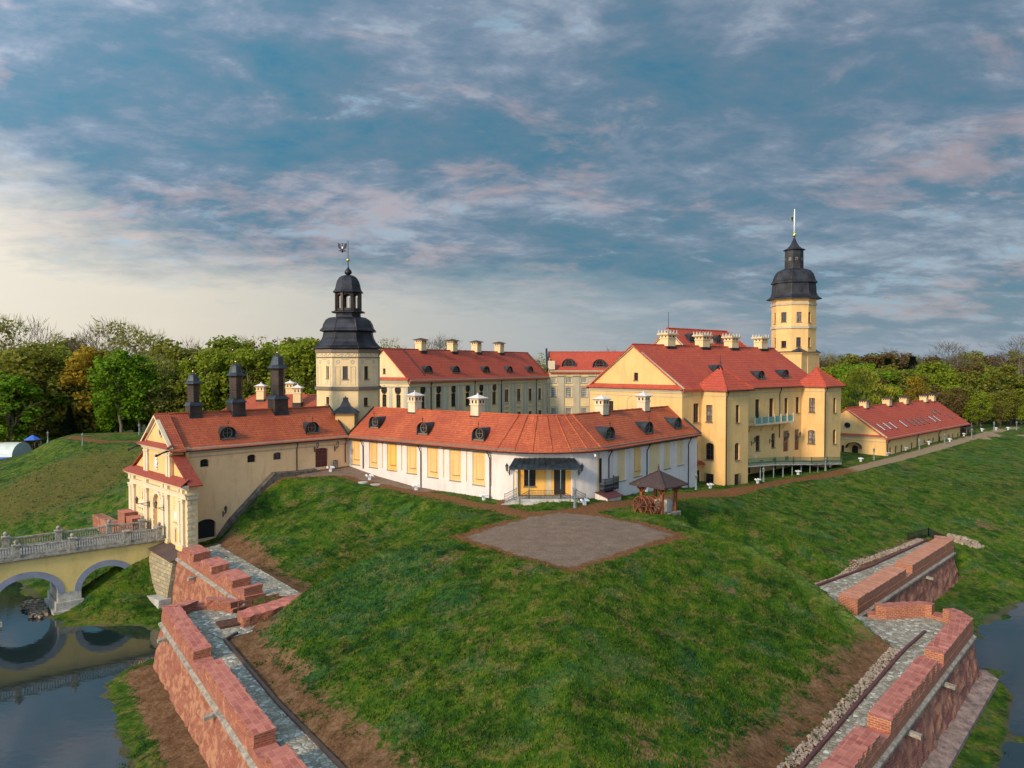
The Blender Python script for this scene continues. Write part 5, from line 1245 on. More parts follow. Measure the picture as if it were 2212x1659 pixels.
# ================================================================== MAIN BLOCK
def main_block():
    C = Vector((28.4, 123.0)); az = R(49.4); d = Vector((math.sin(az), math.cos(az))); fr = Fr(C, C+d*46.7); W_ = 21.0; ZE, ZR = 14.4, 21.8; S = (ZR-ZE)/(W_/2)
    root = empty('main_block', fr.p(fr.L/2, -W_/2, -2), 'large yellow main block with wide red tiled roof, crowned chimneys and two square corner turrets', 'building')
    t1 = 5.5; PR = 4.75; TW = 6.9; t2 = 39.6; BASE = -4
    gl = Fr(fr.p(0, -W_, 0), fr.p(0, 0, 0))
    fl = Fr(fr.p(t1, 0, 0), fr.p(t1, PR, 0)); ff = Fr(fr.p(t1, PR, 0), fr.p(t1+TW, PR, 0)); fr3 = Fr(fr.p(t1+TW, PR, 0), fr.p(t1+TW, 0, 0))
    gl2 = Fr(fr.p(t2, 0, 0), fr.p(t2, PR, 0)); gf2 = Fr(fr.p(t2, PR, 0), fr.p(t2+TW, PR, 0)); gr2 = Fr(fr.p(t2+TW, PR, 0), fr.p(t2+TW, 0, 0))
    wl = [(fr, [(980, 630, 1022, 778, 0), (972, 938, 1013, 1072, .3)]), (fl, [(1078, 642, 1127, 776, 0), (1074, 938, 1138, 1070, .35), (1075, 1178, 1133, 1280, 0)]),
          (ff, [(1310, 642, 1338, 780, 0), (1302, 938, 1337, 1072, .3), (1300, 1180, 1338, 1270, 0)]),
          (fr, [(1462, 598, 1495, 768, 0), (1572, 590, 1604, 740, 0), (1690, 587, 1716, 708, 0), (1778, 580, 1805, 703, 0), (1465, 878, 1498, 1000, .3), (1588, 862, 1617, 975, .3), (1680, 842, 1722, 1005, 0), (1768, 832, 1806, 992, 0)]),
          (gl2, [(1880, 588, 1926, 700, 0), (1870, 837, 1928, 945, .35)]), (gf2, [(2070, 587, 2090, 702, 0), (2066, 833, 2090, 945, .3)]), (gl, [(315, 610, 355, 695, 0)])]
    holes = {}
    for f, qs in wl:
        for q in qs:
            h = f.rect('5', *q[:4])+(q[4],); holes.setdefault(id(f), [f, []])[1].append((h, q))
    w = MB()
    for f, u0, u1 in ((gl, 0, gl.L), (fr, 0, t1), (fl, 0, PR), (ff, 0, TW), (fr3, 0, PR), (fr, t1+TW, t2), (gl2, 0, PR), (gf2, 0, TW), (gr2, 0, PR), (Fr(fr.p(fr.L, 0, 0), fr.p(fr.L, -W_, 0)), 0, W_), (Fr(fr.p(fr.L, -W_, 0), fr.p(0, -W_, 0)), 0, fr.L)):
        hs = [h for h, q in holes.get(id(f), [f, []])[1] if u0-.01 < h[0] and h[1] < u1+.01]
        wall(w, f, u0, u1, BASE, ZE, hs, .3)
    gwin = gl.rect('5', 515, 390, 548, 450); GZ0 = ZE+.0
    gable_tri(w, gl, ZE, ZR, hole=gwin, depth=.3)
    bk = Fr(fr.p(fr.L, 0, 0), fr.p(fr.L, -W_, 0)); gable_tri(w, bk, ZE, ZR)
    w.build('wall', M['yellow'], root)
    for f, lst in holes.values():
        for h, q in lst:
            kind = 'window'
            if q[0] in (1680, 1768):
                g = MB(); pane(g, f, h, -.25); o = g.build('balcony_door', M['door_brown'], root); s = MB()
                for i in range(3):
                    for j in range(4):
                        du, dz = (h[1]-h[0])/3, (h[3]-h[2])*.6/4; s.face([f.p(h[0]+du*(i+.2), -.24, h[3]-dz*(j+.85)), f.p(h[0]+du*(i+.8), -.24, h[3]-dz*(j+.85)), f.p(h[0]+du*(i+.8), -.24, h[3]-dz*(j+.15)), f.p(h[0]+du*(i+.2), -.24, h[3]-dz*(j+.15))])
                s.build('door_glass', M['curtain'], o); continue
            white = q[0] in (1870, 1465, 1572)
            o = window(root, f, h, .3, nx=1, nz=2, glass='curtain' if q[0] in (1078, 1870, 1880) else 'glass', bar=.10)
            if q[1] > 1150:
                s = MB(); n = 7
                for i in range(n):
                    u = h[0]-.1+(h[1]-h[0]+.2)*i/(n-1); s.bar(f.p(u, .12, h[2]-.1), f.p(u, .12, h[3]+.1), .04)
                for i in range(6):
                    zq = h[2]+(h[3]-h[2])*i/5; s.bar(f.p(h[0]-.12, .13, zq), f.p(h[1]+.12, .13, zq), .04)
                s.build('window_grille', M['iron'], o)
    window(root, gl, gwin, .3, nx=1, nz=2)
    # blind arch on the gable wall
    h = gl.rect('5', 462, 570, 553, 700); q = MB(); n = 12; m_ = (h[0]+h[1])/2; rr = (h[1]-h[0])/2; zc = h[3]-rr
    pts_ = [gl.p(m_-rr, .03, zc-4)]+[gl.p(m_-rr*math.cos(math.pi*i/n), .03, zc+rr*math.sin(math.pi*i/n)) for i in range(n+1)]+[gl.p(m_+rr, .03, zc-4)]; q.tube(pts_, .07, 4, smooth=False); q.build('blind_arch', M['trim'], root)
    # deep ochre loggia panel behind the lower terrace
    c = MB(); st = [(.42, .16), (.32, .14), (.18, .22)]
    cornice(c, gl, -.1, gl.L, ZE-.55, [(.25, .2), (.12, .35)]); fbox(c, gl, 0, gl.L, .003, .07, ZE-1.75, ZE-1.6)
    for f, a, b in ((fr, 0, t1-.1), (fl, .1, PR+.1), (ff, -.1, TW+.1), (fr, t1+TW, t2-.1), (gl2, .1, PR+.1), (gf2, -.1, TW+.1)):
        cornice(c, f, a, b, ZE-.3, st); fbox(c, f, max(a, 0), b, .003, .07, ZE-1.55, ZE-1.42)
    m = gl.L/2
    for sgn in (-1, 1): c.bar(gl.p(m+sgn*(m+.5), .14, ZE-.35), gl.p(m, .14, ZR-.25), .30, .34)
    c.build('cornice', M['trim'], root)
    # roof
    r = MB(); oe = .65
    gable_roof(r, fr, W_, ZE, ZR, oe, .45, .24)
    slab(r, [gl.p(-.6, .75, ZE-.25), gl.p(gl.L+.6, .75, ZE-.25), gl.p(gl.L-.6, .01, ZE+.35), gl.p(.6, .01, ZE+.35)], .12)
    roof = r.build('roof', M['roof_red'], root)
    for nm, tu, zap in (('a', t1, None), ('b', t2, None)):
        q = MB(); o_ = .6; ze = ZE-S*.6; apex = fr.p(tu+TW/2, PR*.5-1.0, ze+3.75 if tu == t1 else ze+3.6)
        P = [fr.p(tu-o_, PR+o_, ze), fr.p(tu+TW+o_, PR+o_, ze), fr.p(tu+TW+o_, -1.2, ze+.02), fr.p(tu-o_, -1.2, ze+.02)]
        for i in range(4): slab(q, [P[i], P[(i+1) % 4], apex], .2)
        ridge(q, P[0], apex, .14); ridge(q, P[1], apex, .14); ridge(q, P[3], apex, .12); ridge(q, P[2], apex, .12)
        to = q.build('turret_roof', M['roof_red'], root)
        q = MB(); q.lathe(apex, [(.5, apex.z-.35), (.18, apex.z+.25), (.05, apex.z+.5), (.16, apex.z+.8), (.05, apex.z+1.1), (.03, apex.z+2.2)], 8, 0, True)
        if tu == t1: q.build('finial', M['copper'], to)
        else:
            q = MB(); q.sphere((apex.x, apex.y, apex.z+.1), .3, 8, 5); q.build('finial', M['roof_red'], to)
    for tu in (t1, t2):
        g = MB(); f = Fr(fr.p(tu, PR, 0), fr.p(tu+TW, PR, 0)); gutter(g, f, -.6, TW+.6, ZE-S*.6-.18, .7); g.build('gutter', M['pipe'], root)
    g = MB(); gutter(g, fr, t1+TW+.6, t2-.6, ZE-S*oe-.15, oe+.08); g.build('gutter', M['pipe'], root)
    for f, u, zb in ((ff, .12, -2.2), (fr, t1+TW+.9, 1.0), (fr, None, 4.0), (gf2, .15, -1.5)):
        if u is None: u = fr.hit('5', 1648, 600)[0]
        downpipe(root, f, u, ZE-.8, zb, .3)
    for x, y in ((1168, 395), (1497, 438), (1688, 428)):
        u, o, z = fr.roof('5', x, y, ZE, S); dormer(roof, fr, u, o, z, S, .95, .6, finial=False)
    sg = MB()
    for i in range(44):
        u = 1.5+i*1.02; 
        sg.bar(fr.p(u, -.6, ZE+S*.6+.03), fr.p(u, -.6, ZE+S*.6+.30), .04)
    sg.bar(fr.p(1.5, -.6, ZE+S*.6+.28), fr.p(45.4, -.6, ZE+S*.6+.28), .04); sg.build('snow_guard', M['roof_small'], roof)
    rf = Fr(fr.p(0, -W_/2, 0), fr.p(fr.L, -W_/2, 0))
    for x, yt, hw in ((780, 58, 63), (1050, 72, 60), (1275, 86, 59), (1505, 92, 56)):
        u, zt = rf.hit('5', x, yt); q = rf.p(u, 0, 0); wq = hw*2*.2772/FPX*q.y*.76; chimney(roof, q, ZR-.3, zt, wq, 'crown', rf.angle(), 'yellow_pale', wq*.8)
    # upper balcony
    u0, u1 = fr.hit('5', 1452, 780, 1.6)[0], fr.hit('5', 1752, 770, 1.6)[0]; u0 = max(u0, t1+TW+.2); zb = fr.hit('5', 1550, 797, 1.9)[1]
    b = MB(); fbox(b, fr, u0, u1, .003, 1.9, zb, zb+.3)
    bk = MB()
    for i in range(4):
        u = u0+.8+(u1-u0-1.6)*i/3; bk.tube([fr.p(u, .05, zb-1.3), fr.p(u, .5, zb-.5), fr.p(u, 1.6, zb)], .09, 5)
    bo = b.build('upper_balcony', M['cream'], root); bk.build('balcony_bracket', M['yellow_deep'], bo)
    g = MB(); p_ = MB(); n = 6
    for i in range(n+1):
        u = u0+(u1-u0)*i/n; fbox(p_, fr, u-.12, u+.12, 1.62, 1.86, zb+.3, zb+1.55); p_.sphere(fr.p(u, 1.74, zb+1.68), .16, 6, 4)
        if i < n: fbox(g, fr, u+.14, u+(u1-u0)/n-.14, 1.70, 1.76, zb+.38, zb+1.45)
    p_.build('balcony_post', M['cream'], bo); g.build('glass_balustrade', M['plastic_glass'], bo)
    # lower terrace
    zf = lambda u: .62-2.05*min(1, max(0, (u-17)/29.0))
    def U_(p): return (Vector(p[:2])-fr.A).dot(fr.d)
    pts_ = [V2(fr.p(t1+TW, .02, 0)), V2(ff.p(TW, .0, 0)), V2(sz('5', 1615, 1095, .6)), V2(sz('5', 1760, 1098, .1)), V2(sz('5', 1900, 1101, -.35)), V2(sz('5', 2020, 1106, -.95)), V2(sz('5', 2135, 1110, -1.4)), V2(gf2.p(TW+.3, .02, 0)), V2(gf2.p(0, .02, 0)), V2(gl2.p(0, .02, 0))]
    dmb = MB(); dmb.prism([tuple(p) for p in pts_], lambda p: zf(U_(p))-.22, lambda p: zf(U_(p))); dk = dmb.build('terrace_deck', M['concrete'], root)
    rl = MB(); railing(rl, [Vector((p.x, p.y, zf(U_(p)))) for p in pts_[1:7]], 1.2, .14, .035); rl.build('terrace_railing', M['iron_green'], dk)
    zd = .4
    for i in range(9):
        t = i/8*(4); j = min(3, int(t)); q = pts_[1+j].lerp(pts_[2+j], t-j); zd = zf(U_(q)); p_ = MB(); p_.lathe((q.x*.997, q.y*1.002), [(.11, sample_h(q.x, q.y)-.3), (.09, zd-.5), (.16, zd-.22)], 8); p_.build('terrace_post', M['lamp_green'], root)
    q = MB()
    for k in range(5):
        u = t1+TW+2.5+k*4.6; h_ = (u, u+1.5, -2.2, -.2); fbox(q, fr, u, u+1.3, .003, .03, -1.9, .1)
    q.build('basement_opening', M['door_dark'], root)
    for x, y in ((1430, 930), (1572, 915), (1690, 895), (1782, 888)):
        u, z = fr.hit('5', x, y); 
        if u > t1+TW: wall_lantern(root, fr, u, z, .8)
    # small red canopy over the cellar door beside the gallery
    u0, z0 = fr.hit('5', 962, 1120, .1); q = MB(); slab(q, [fr.p(3.0, .9, 1.2), fr.p(t1-.05, .9, 1.2), fr.p(t1-.05, .01, 1.7), fr.p(3.0, .01, 1.7)], .1); q.build('door_canopy', M['roof_small'], root)
    q = MB(); fbox(q, fr, 3.6, 4.9, .003, .04, -2.2, .1); q.build('cellar_door', M['door_dark'], root)
    for k, (x0, y0, x1, y1) in enumerate(((1600, 935, 1668, 1020), (1480, 950, 1560, 1030))):
        pass
    return fr
MBF = main_block()
def garden_chairs():
    fr = MBF; first = None
    spots = [(15.0, 2.3, 'left of the pair of white wire chairs on the lower terrace'), (19.2, 1.9, 'white wire chair nearest the brown terrace doors')]
    for i, (u, o, lb) in enumerate(spots):
        if first is None:
            root = empty('garden_chair', fr.p(u, o, .62), lb, 'chair', 'white chairs on the lower terrace', R(20)); first = root
            s = MB(); s.lathe((0, 0), [(.28, .44), (.28, .48)], 10); s.build('seat', M['white_paint'], root, world_space=False)
            for ax, ay in ((-.2, -.2), (.2, -.2), (.2, .2), (-.2, .2)):
                l = MB(); l.tube([(ax*1.2, ay*1.2, 0), (ax, ay, .45)], .025, 5); l.build('leg', M['white_paint'], root, world_space=False)
            b = MB(); b.tube([(-.25, .25, .45), (-.27, .34, .85), (-.12, .38, 1.05), (.12, .38, 1.05), (.27, .34, .85), (.25, .25, .45)], .03, 5)
            for k in range(4): b.tube([(-.15+.1*k, .25, .47), (-.15+.1*k, .37, 1.02)], .018, 4)
            b.build('backrest', M['white_paint'], root, world_space=False)
        else:
            r = copy_tree(first); r.location = fr.p(u, o, .62); r.rotation_euler = (0, 0, R(200)); r['label'] = lb
garden_chairs()

# ================================================================== PALACE WINGS BEHIND THE COURTYARD
def court_wing():
    fr = Fr((-25.2, 180), (11.4, 238)); W_ = 16.3; ZE, ZR = 14.8, 22.3; S = (ZR-ZE)/(W_/2)
    root = empty('courtyard_wing', fr.p(fr.L/2, -W_/2, 0), 'long grey and cream palace wing with round windows right of the clock tower', 'building')
    gl = Fr(fr.p(0, -W_, 0), fr.p(0, 0, 0)); w = MB(); rects = []
    for q in ((662, 562, 697, 668), (785, 556, 822, 660), (903, 551, 937, 652), (1015, 547, 1046, 647), (1120, 542, 1152, 640), (1223, 540, 1252, 635), (1318, 521, 1348, 615), (1415, 516, 1442, 610), (1505, 514, 1530, 606), (1581, 512, 1603, 600),
              (1320, 700, 1348, 790), (1416, 695, 1445, 780), (1507, 690, 1530, 770), (1583, 682, 1605, 760), (1223, 706, 1252, 790)): rects.append(fr.rect('4', *q))
    g2 = [gl.rect('4', *q) for q in ((365, 560, 397, 655), (474, 563, 507, 662), (370, 357, 390, 398))]
    wall(w, fr, 0, fr.L, -2, ZE, rects, .3); wall(w, gl, 0, gl.L, -2, ZE, g2[:2], .3); gable_tri(w, gl, ZE, ZR, hole=g2[2], depth=.3)
    wall(w, Fr(fr.p(fr.L, -W_, 0), fr.p(0, -W_, 0)), 0, fr.L, -2, ZE); w.build('wall', M['yellow_pale'], root)
    for h in rects: window(root, fr, h, .3, nx=1, nz=3, bar=.1)
    for h in g2: window(root, gl, h, .3, nx=1, nz=3, bar=.1)
    for f, lst in ((fr, ((680, 525), (803, 520), (920, 517), (1030, 513), (1136, 508), (1238, 505))), (gl, ((380, 523), (487, 526)))):
        for x, y in lst:
            u, z = f.hit('4', x, y); N = 14; g = MB(); g.face([f.p(u+.82*math.cos(2*math.pi*i/N), .02, z+.95*math.sin(2*math.pi*i/N)) for i in range(N)]); o = g.build('round_window', M['glass'], root)
            g = MB(); g.tube([f.p(u+.88*math.cos(2*math.pi*i/N), .04, z+1.02*math.sin(2*math.pi*i/N)) for i in range(N+1)], .13, 5, cap=False)
            g.bar(f.p(u-.8, .05, z), f.p(u+.8, .05, z), .07); g.bar(f.p(u, .05, z-.9), f.p(u, .05, z+.9), .07); g.build('round_window_frame', M['frame'], o)
    p = MB(); xs = [592, 735, 852, 960, 1074, 1184, 1290, 1384, 1480, 1556, 1630]
    for x in xs:
        u, _ = fr.hit('4', x, 600); fbox(p, fr, u-1.55, u-.45, .003, .14, -2, ZE-1.9); fbox(p, fr, u+.35, u+1.45, .003, .14, -2, ZE-1.9)
    for x in (430, 335, 545):
        u, _ = gl.hit('4', x, 600); fbox(p, gl, u-.5, u+.5, .003, .12, -2, ZE-1.9)
    p.build('pilaster', M['greytrim'], root)
    c = MB()
    for f in (fr, gl): cornice(c, f, 0, f.L, ZE-.25, [(.6, .3), (.45, .3), (.25, .4)]); fbox(c, f, 0, f.L, .003, .25, ZE-2.1, ZE-1.8)
    for x, y in ((1334, 628), (1334, 660), (1428, 622), (1428, 655), (1517, 618), (1517, 650), (1592, 612), (1592, 645), (1334, 492), (1428, 490), (1517, 487), (1592, 484)):
        u, z = fr.hit('4', x, y); fbox(c, fr, u-1.0, u+1.0, .003, .2, z-.15, z+.15)
    c.build('cornice', M['trim'], root)
    for x in (742, 1083, 1290, 1562):
        u, _ = fr.hit('4', x, 480); downpipe(root, fr, u, ZE-.8, 0, 1.2, .14)
    r = MB(); gable_roof(r, fr, W_, ZE, ZR, .8, .5, .25, u1=fr.L+1); slab(r, [gl.p(-.5, .9, ZE-.2), gl.p(gl.L+.5, .9, ZE-.2), gl.p(gl.L, .01, ZE+.35), gl.p(0, .01, ZE+.35)], .12); roof = r.build('roof', M['roof_red'], root)
    for x, y in ((718, 388), (935, 388), (1170, 386), (1352, 384), (1513, 383)):
        u, o, z = fr.roof('4', x, y, ZE, S); dormer(roof, fr, u, o, z, S, 1.35, .35, finial=False)
    for x0, x1 in ((500, 675), (1472, 1630)):
        u0, o0, z0 = fr.roof('4', x0, 212 if x0 == 500 else 250, ZE, S); u1, o1, z1 = fr.roof('4', x1, 392, ZE, S); q = MB(); q.bar(fr.p(u1, -.8, ZE+.8*S+.1), fr.p(u1, -W_/2+.1, ZR+.1), .5, .14); q.build('roof_ladder', M['cover_red'], roof)
    rf = Fr(fr.p(0, -W_/2, 0), fr.p(fr.L, -W_/2, 0))
    for x, yt in ((665, 120), (910, 128), (1098, 138), (1276, 148)):
        u, zt = rf.hit('4', x, yt); chimney(roof, rf.p(u, 0, 0), ZR-.4, zt, 2.15, 'slate', rf.angle(), 'yellow_pale')
court_wing()
def central_palace():
    fr = Fr((12.2, 238), (52, 238)); W_ = 13; ZE, ZR = 16.6, 22.6; S = (ZR-ZE)/(W_/2)
    root = empty('central_palace', fr.p(20, -6, 0), 'three-storey cream palace front with white lattice windows at the back of the courtyard', 'building'); rects = []
    for xc in (1697, 1818, 1938, 2060):
        for y0, y1 in ((430, 472), (505, 582), (665, 745)): rects.append(fr.rect('4', xc-21, y0, xc+21, y1))
    w = MB(); wall(w, fr, 0, fr.L, -2, ZE, rects, .3); wall(w, Fr(fr.p(fr.L, 0, 0), fr.p(fr.L, -W_, 0)), 0, W_, -2, ZE); wall(w, Fr(fr.p(0, -W_, 0), fr.p(0, 0, 0)), 0, W_, -2, ZE+4); w.build('wall', M['yellow_pale'], root)
    for h in rects: window(root, fr, h, .3, nx=3, nz=4, glass='glass', frame='frame_white', sill='darktrim', bar=.16)
    p = MB()
    for x in (1757, 1878, 2000, 2120):
        u, _ = fr.hit('4', x, 600); fbox(p, fr, u-1.0, u+1.0, .003, .3, -2, ZE-1.6); fbox(p, fr, u-1.3, u+1.3, .003, .5, ZE-2.0, ZE-1.6)
    for h in rects: fbox(p, fr, h[0]-.5, h[1]+.5, .003, .2, h[3]+.35, h[3]+.65); fbox(p, fr, h[0]-.45, h[0]-.15, .003, .12, h[2], h[3]); fbox(p, fr, h[1]+.15, h[1]+.45, .003, .12, h[2], h[3])
    cornice(p, fr, 0, fr.L, ZE-.1, [(.7, .4), (.45, .4)]); fbox(p, fr, 0, fr.L, .003, .3, ZE-2.2, ZE-2.0); p.build('pilaster', M['trim'], root)
    r = MB(); gable_roof(r, fr, W_, ZE, ZR, .8, .2, .25); roof = r.build('roof', M['roof_red'], root)
    for x, y in ((1818, 340), (2058, 345)):
        u, o, z = fr.roof('4', x, y, ZE, S); dormer(roof, fr, u, o, z, S, 1.9, .6, finial=False)
    q = MB(); q.bar(fr.p(-.8, .9, ZE), fr.p(-.8, -W_/2, ZR+.8), .6, 1.0); q.build('fire_wall_coping', M['iron'], root)
    q = MB(); a = fr.hit('4', 1655, 320); fbox(q, fr, -.6, 1.6, .1, .9, ZE+.2, ZE+3.0); q.build('gable_stump', M['cream'], root)
central_palace()
def high_palace():
    ridge0 = Vector((39, 185)); az = R(49.4); d = Vector((math.sin(az), math.cos(az))); n = Vector((d.y, -d.x)); hw = 8.5; ZR, ZE = 27.4, 19.6; S = (ZR-ZE)/hw
    A = ridge0+n*hw; fr = Fr(A, A+d*25.8)
    root = empty('high_roof_palace', fr.p(13, -8, 0), 'tall steep red palace roof rising behind the crowned chimneys of the main block', 'building')
    w = MB(); gl = Fr(fr.p(0, -2*hw, 0), fr.p(0, 0, 0)); wall(w, gl, 0, gl.L, 0, ZE); gable_tri(w, gl, ZE, ZR); wall(w, fr, 0, fr.L, 0, ZE); wall(w, Fr(fr.p(fr.L, 0, 0), fr.p(fr.L, -2*hw, 0)), 0, 2*hw, 0, ZE); wall(w, Fr(fr.p(fr.L, -2*hw, 0), fr.p(0, -2*hw, 0)), 0, fr.L, 0, ZE); w.build('wall', M['yellow_pale'], root)
    r = MB(); o = .7; zl = ZE-S*o
    R0, R1 = fr.p(-.5, -hw, ZR), fr.p(fr.L, -hw, ZR); E = 5.0
    slab(r, [fr.p(-.5, o, zl), fr.p(fr.L+E, o, zl), R1, R0]); slab(r, [fr.p(fr.L+E, -2*hw-o, zl), fr.p(-.5, -2*hw-o, zl), R0, R1]); slab(r, [fr.p(fr.L+E, o, zl), fr.p(fr.L+E, -2*hw-o, zl), R1])
    ridge(r, R0, R1, .2); ridge(r, R1, fr.p(fr.L+E, o, zl), .18); roof = r.build('roof', M['roof_red'], root)
    for x, y in ((965, 150), (1172, 160)):
        u, oo, z = fr.roof('5', x, y, ZE, S); dormer(roof, fr, u, oo, z, S, .9, 1.2, finial=False)
    q = MB(); m = gl.L/2
    for sgn in (-1, 1): q.bar(gl.p(m+sgn*(m+.5), .2, ZE-.4), gl.p(m, .2, ZR-.25), .4, .4)
    q.build('cornice', M['trim'], root)
    q = MB(); u, z = fr.hit('5', 1128, 140, 4); chimney(roof, fr.p(u, 2.0, 0), 20.5, 24.4, 2.0, 'crown', fr.angle(), 'yellow_pale')
    q = MB(); rp = fr.p(.3, -hw, 0); q.tube([(rp.x, rp.y, ZR), (rp.x, rp.y, ZR+4)], .06, 4); q.build('lightning_rod', M['iron'], roof)
high_palace()

# ================================================================== BARRACK (outbuilding on the right)
def barrack():
    fr = Fr((81.8, 161), (125.9, 203.4)); W_ = 17; ZE, ZR = 2.3, 8.4; S = (ZR-ZE)/(W_/2); gl = Fr(fr.p(0, -W_, 0), fr.p(0, 0, 0))
    root = empty('barrack', fr.p(fr.L/2, -W_/2, -1.5), 'long low ochre outbuilding with red roof and skylights at the right beside the gravel path', 'building')
    rects = [fr.rect('R', *q) for q in ((682, 1195, 703, 1278), (743, 1180, 764, 1262), (803, 1168, 824, 1250), (912, 1143, 930, 1215), (1048, 1115, 1068, 1143), (1098, 1105, 1113, 1135), (1143, 1095, 1160, 1143), (1216, 1080, 1232, 1143), (1310, 1060, 1325, 1115), (1354, 1050, 1368, 1115), (1408, 1040, 1421, 1098))]
    rects = [(h[0], h[1], h[2], h[3], .2) for h in rects]
    dr = gl.rect('R', 275, 1175, 345, 1335); dr = (dr[0], dr[1], -3.5, dr[3], .8)
    w = MB(); wall(w, fr, 0, fr.L, -5, ZE, rects, .3); wall(w, gl, 0, gl.L, -5, ZE, [dr], .35); gable_tri(w, gl, ZE, ZR); e = Fr(fr.p(fr.L, 0, 0), fr.p(fr.L, -W_, 0)); wall(w, e, 0, W_, -5, ZE); gable_tri(w, e, ZE, ZR); wall(w, Fr(fr.p(fr.L, -W_, 0), fr.p(0, -W_, 0)), 0, fr.L, -5, ZE); w.build('wall', M['yellow'], root)
    for h in rects: window(root, fr, h, .3, nx=1, nz=2, bar=.09)
    g = MB(); pane(g, gl, dr, -.3); g.build('door', M['door_dark'], root)
    g = MB(); m = (dr[0]+dr[1])/2; rr = (dr[1]-dr[0])/2+.9; zc = dr[3]-.6; n = 10
    for i in range(n):
        a0, a1 = math.pi*i/n, math.pi*(i+1)/n; slab(g, [gl.p(m-rr*math.cos(a0), 1.3, zc+rr*.8*math.sin(a0)), gl.p(m-rr*math.cos(a1), 1.3, zc+rr*.8*math.sin(a1)), gl.p(m-rr*math.cos(a1), .01, zc+rr*.8*math.sin(a1)), gl.p(m-rr*math.cos(a0), .01, zc+rr*.8*math.sin(a0))], .06)
    g.build('door_canopy', M['iron'], root)
    h = gl.rect('R', 168, 1175, 195, 1285); g = MB(); fbox(g, gl, h[0], h[1], .003, .03, h[2], h[3]); g.build('window', M['glass'], root)
    u, z = gl.hit('R', 231, 962); g = MB(); N = 14; g.face([gl.p(u+.72*math.cos(2*math.pi*i/N), .02, z+.66*math.sin(2*math.pi*i/N)) for i in range(N)]); o = g.build('round_window', M['glass'], root); g = MB(); g.tube([gl.p(u+.75*math.cos(2*math.pi*i/N), .03, z+.7*math.sin(2*math.pi*i/N)) for i in range(N+1)], .08, 5, cap=False); g.build('round_window_frame', M['trim'], o)
    c = MB(); cornice(c, gl, 0, gl.L, ZE+.15, [(.4, .2), (.2, .3)]); cornice(c, fr, 0, fr.L, ZE-.15, [(.3, .2), (.15, .2)]); fbox(c, gl, 0, gl.L, .003, .08, ZE-1.1, ZE-.95)
    m = gl.L/2
    for sgn in (-1, 1): c.bar(gl.p(m+sgn*(m+.3), .12, ZE-.05), gl.p(m, .12, ZR-.2), .25, .3)
    c.build('cornice', M['trim'], root)
    r = MB(); gable_roof(r, fr, W_, ZE, ZR, .6, .5, .22); slab(r, [gl.p(0, .55, ZE+.16), gl.p(gl.L, .55, ZE+.16), gl.p(gl.L, .01, ZE+.4), gl.p(0, .01, ZE+.4)], .08); roof = r.build('roof', M['roof_red'], root)
    for x, y in ((590, 988), (655, 975), (720, 968), (828, 950), (903, 935), (965, 930), (1010, 922), (1065, 915), (1140, 900), (1190, 895), (1150, 826), (1197, 820), (1330, 870)):
        u, o, z = fr.roof('R', x, y, ZE, S); l = 1.05 if y > 890 else .7; q = MB(); n_ = Vector((0, 0, 1)); bright = x in (590, 655, 720, 828, 1140, 1190)
        P = [fr.p(u-.38, o+l, z-S*l), fr.p(u+.38, o+l, z-S*l), fr.p(u+.38, o-l, z+S*l), fr.p(u-.38, o-l, z+S*l)]
        slab(q, [p+Vector((0, 0, .14)) for p in P], .16); fo = q.build('skylight', M['iron'], roof); q = MB()
        P = [fr.p(u-.28, o+l*.88, z-S*l*.88+.15), fr.p(u+.28, o+l*.88, z-S*l*.88+.15), fr.p(u+.28, o-l*.88, z+S*l*.88+.15), fr.p(u-.28, o-l*.88, z+S*l*.88+.15)]; q.face(P); q.build('skylight_pane', M['white_paint'] if bright else M['curtain'], fo)
    rf = Fr(fr.p(0, -W_/2, 0), fr.p(fr.L, -W_/2, 0))
    for x, yt, wq in ((410, 682, 1.6), (657, 658, 1.7), (838, 646, 1.7), (1052, 627, 1.75), (1133, 619, 1.8)):
        u, zt = rf.hit('R', x, yt); chimney(roof, rf.p(u, 0, 0), ZR-.5, zt, wq, 'slate', rf.angle(), 'yellow_pale')
    for x, y in ((655, 1290), (972, 1210), (1205, 1150), (1515, 1062)):
        u, zb = fr.hit('R', x, y); downpipe(root, fr, max(.15, u), ZE-.5, zb, .4, .09)
    g = MB(); gutter(g, fr, 0, fr.L, ZE-S*.6-.15, .68); g.build('gutter', M['pipe'], root)
    u0, u1 = fr.hit('R', 1440, 1080)[0], fr.hit('R', 1500, 1080)[0]; g = MB(); fbox(g, fr, u0, u1, .003, .03, -2.5, 1.0); o = g.build('side_door', M['door_dark'], root); g = MB(); slab(g, [fr.p(u0-.5, 2.2, 1.0), fr.p(u1+.5, 2.2, 1.0), fr.p(u1+.5, .01, 1.5), fr.p(u0-.5, .01, 1.5)], .1)
    for u in (u0-.3, u1+.3): g.bar(fr.p(u, 2.1, -2.5), fr.p(u, 2.1, 1.0), .15)
    g.build('side_porch', M['pipe'], root)
barrack()
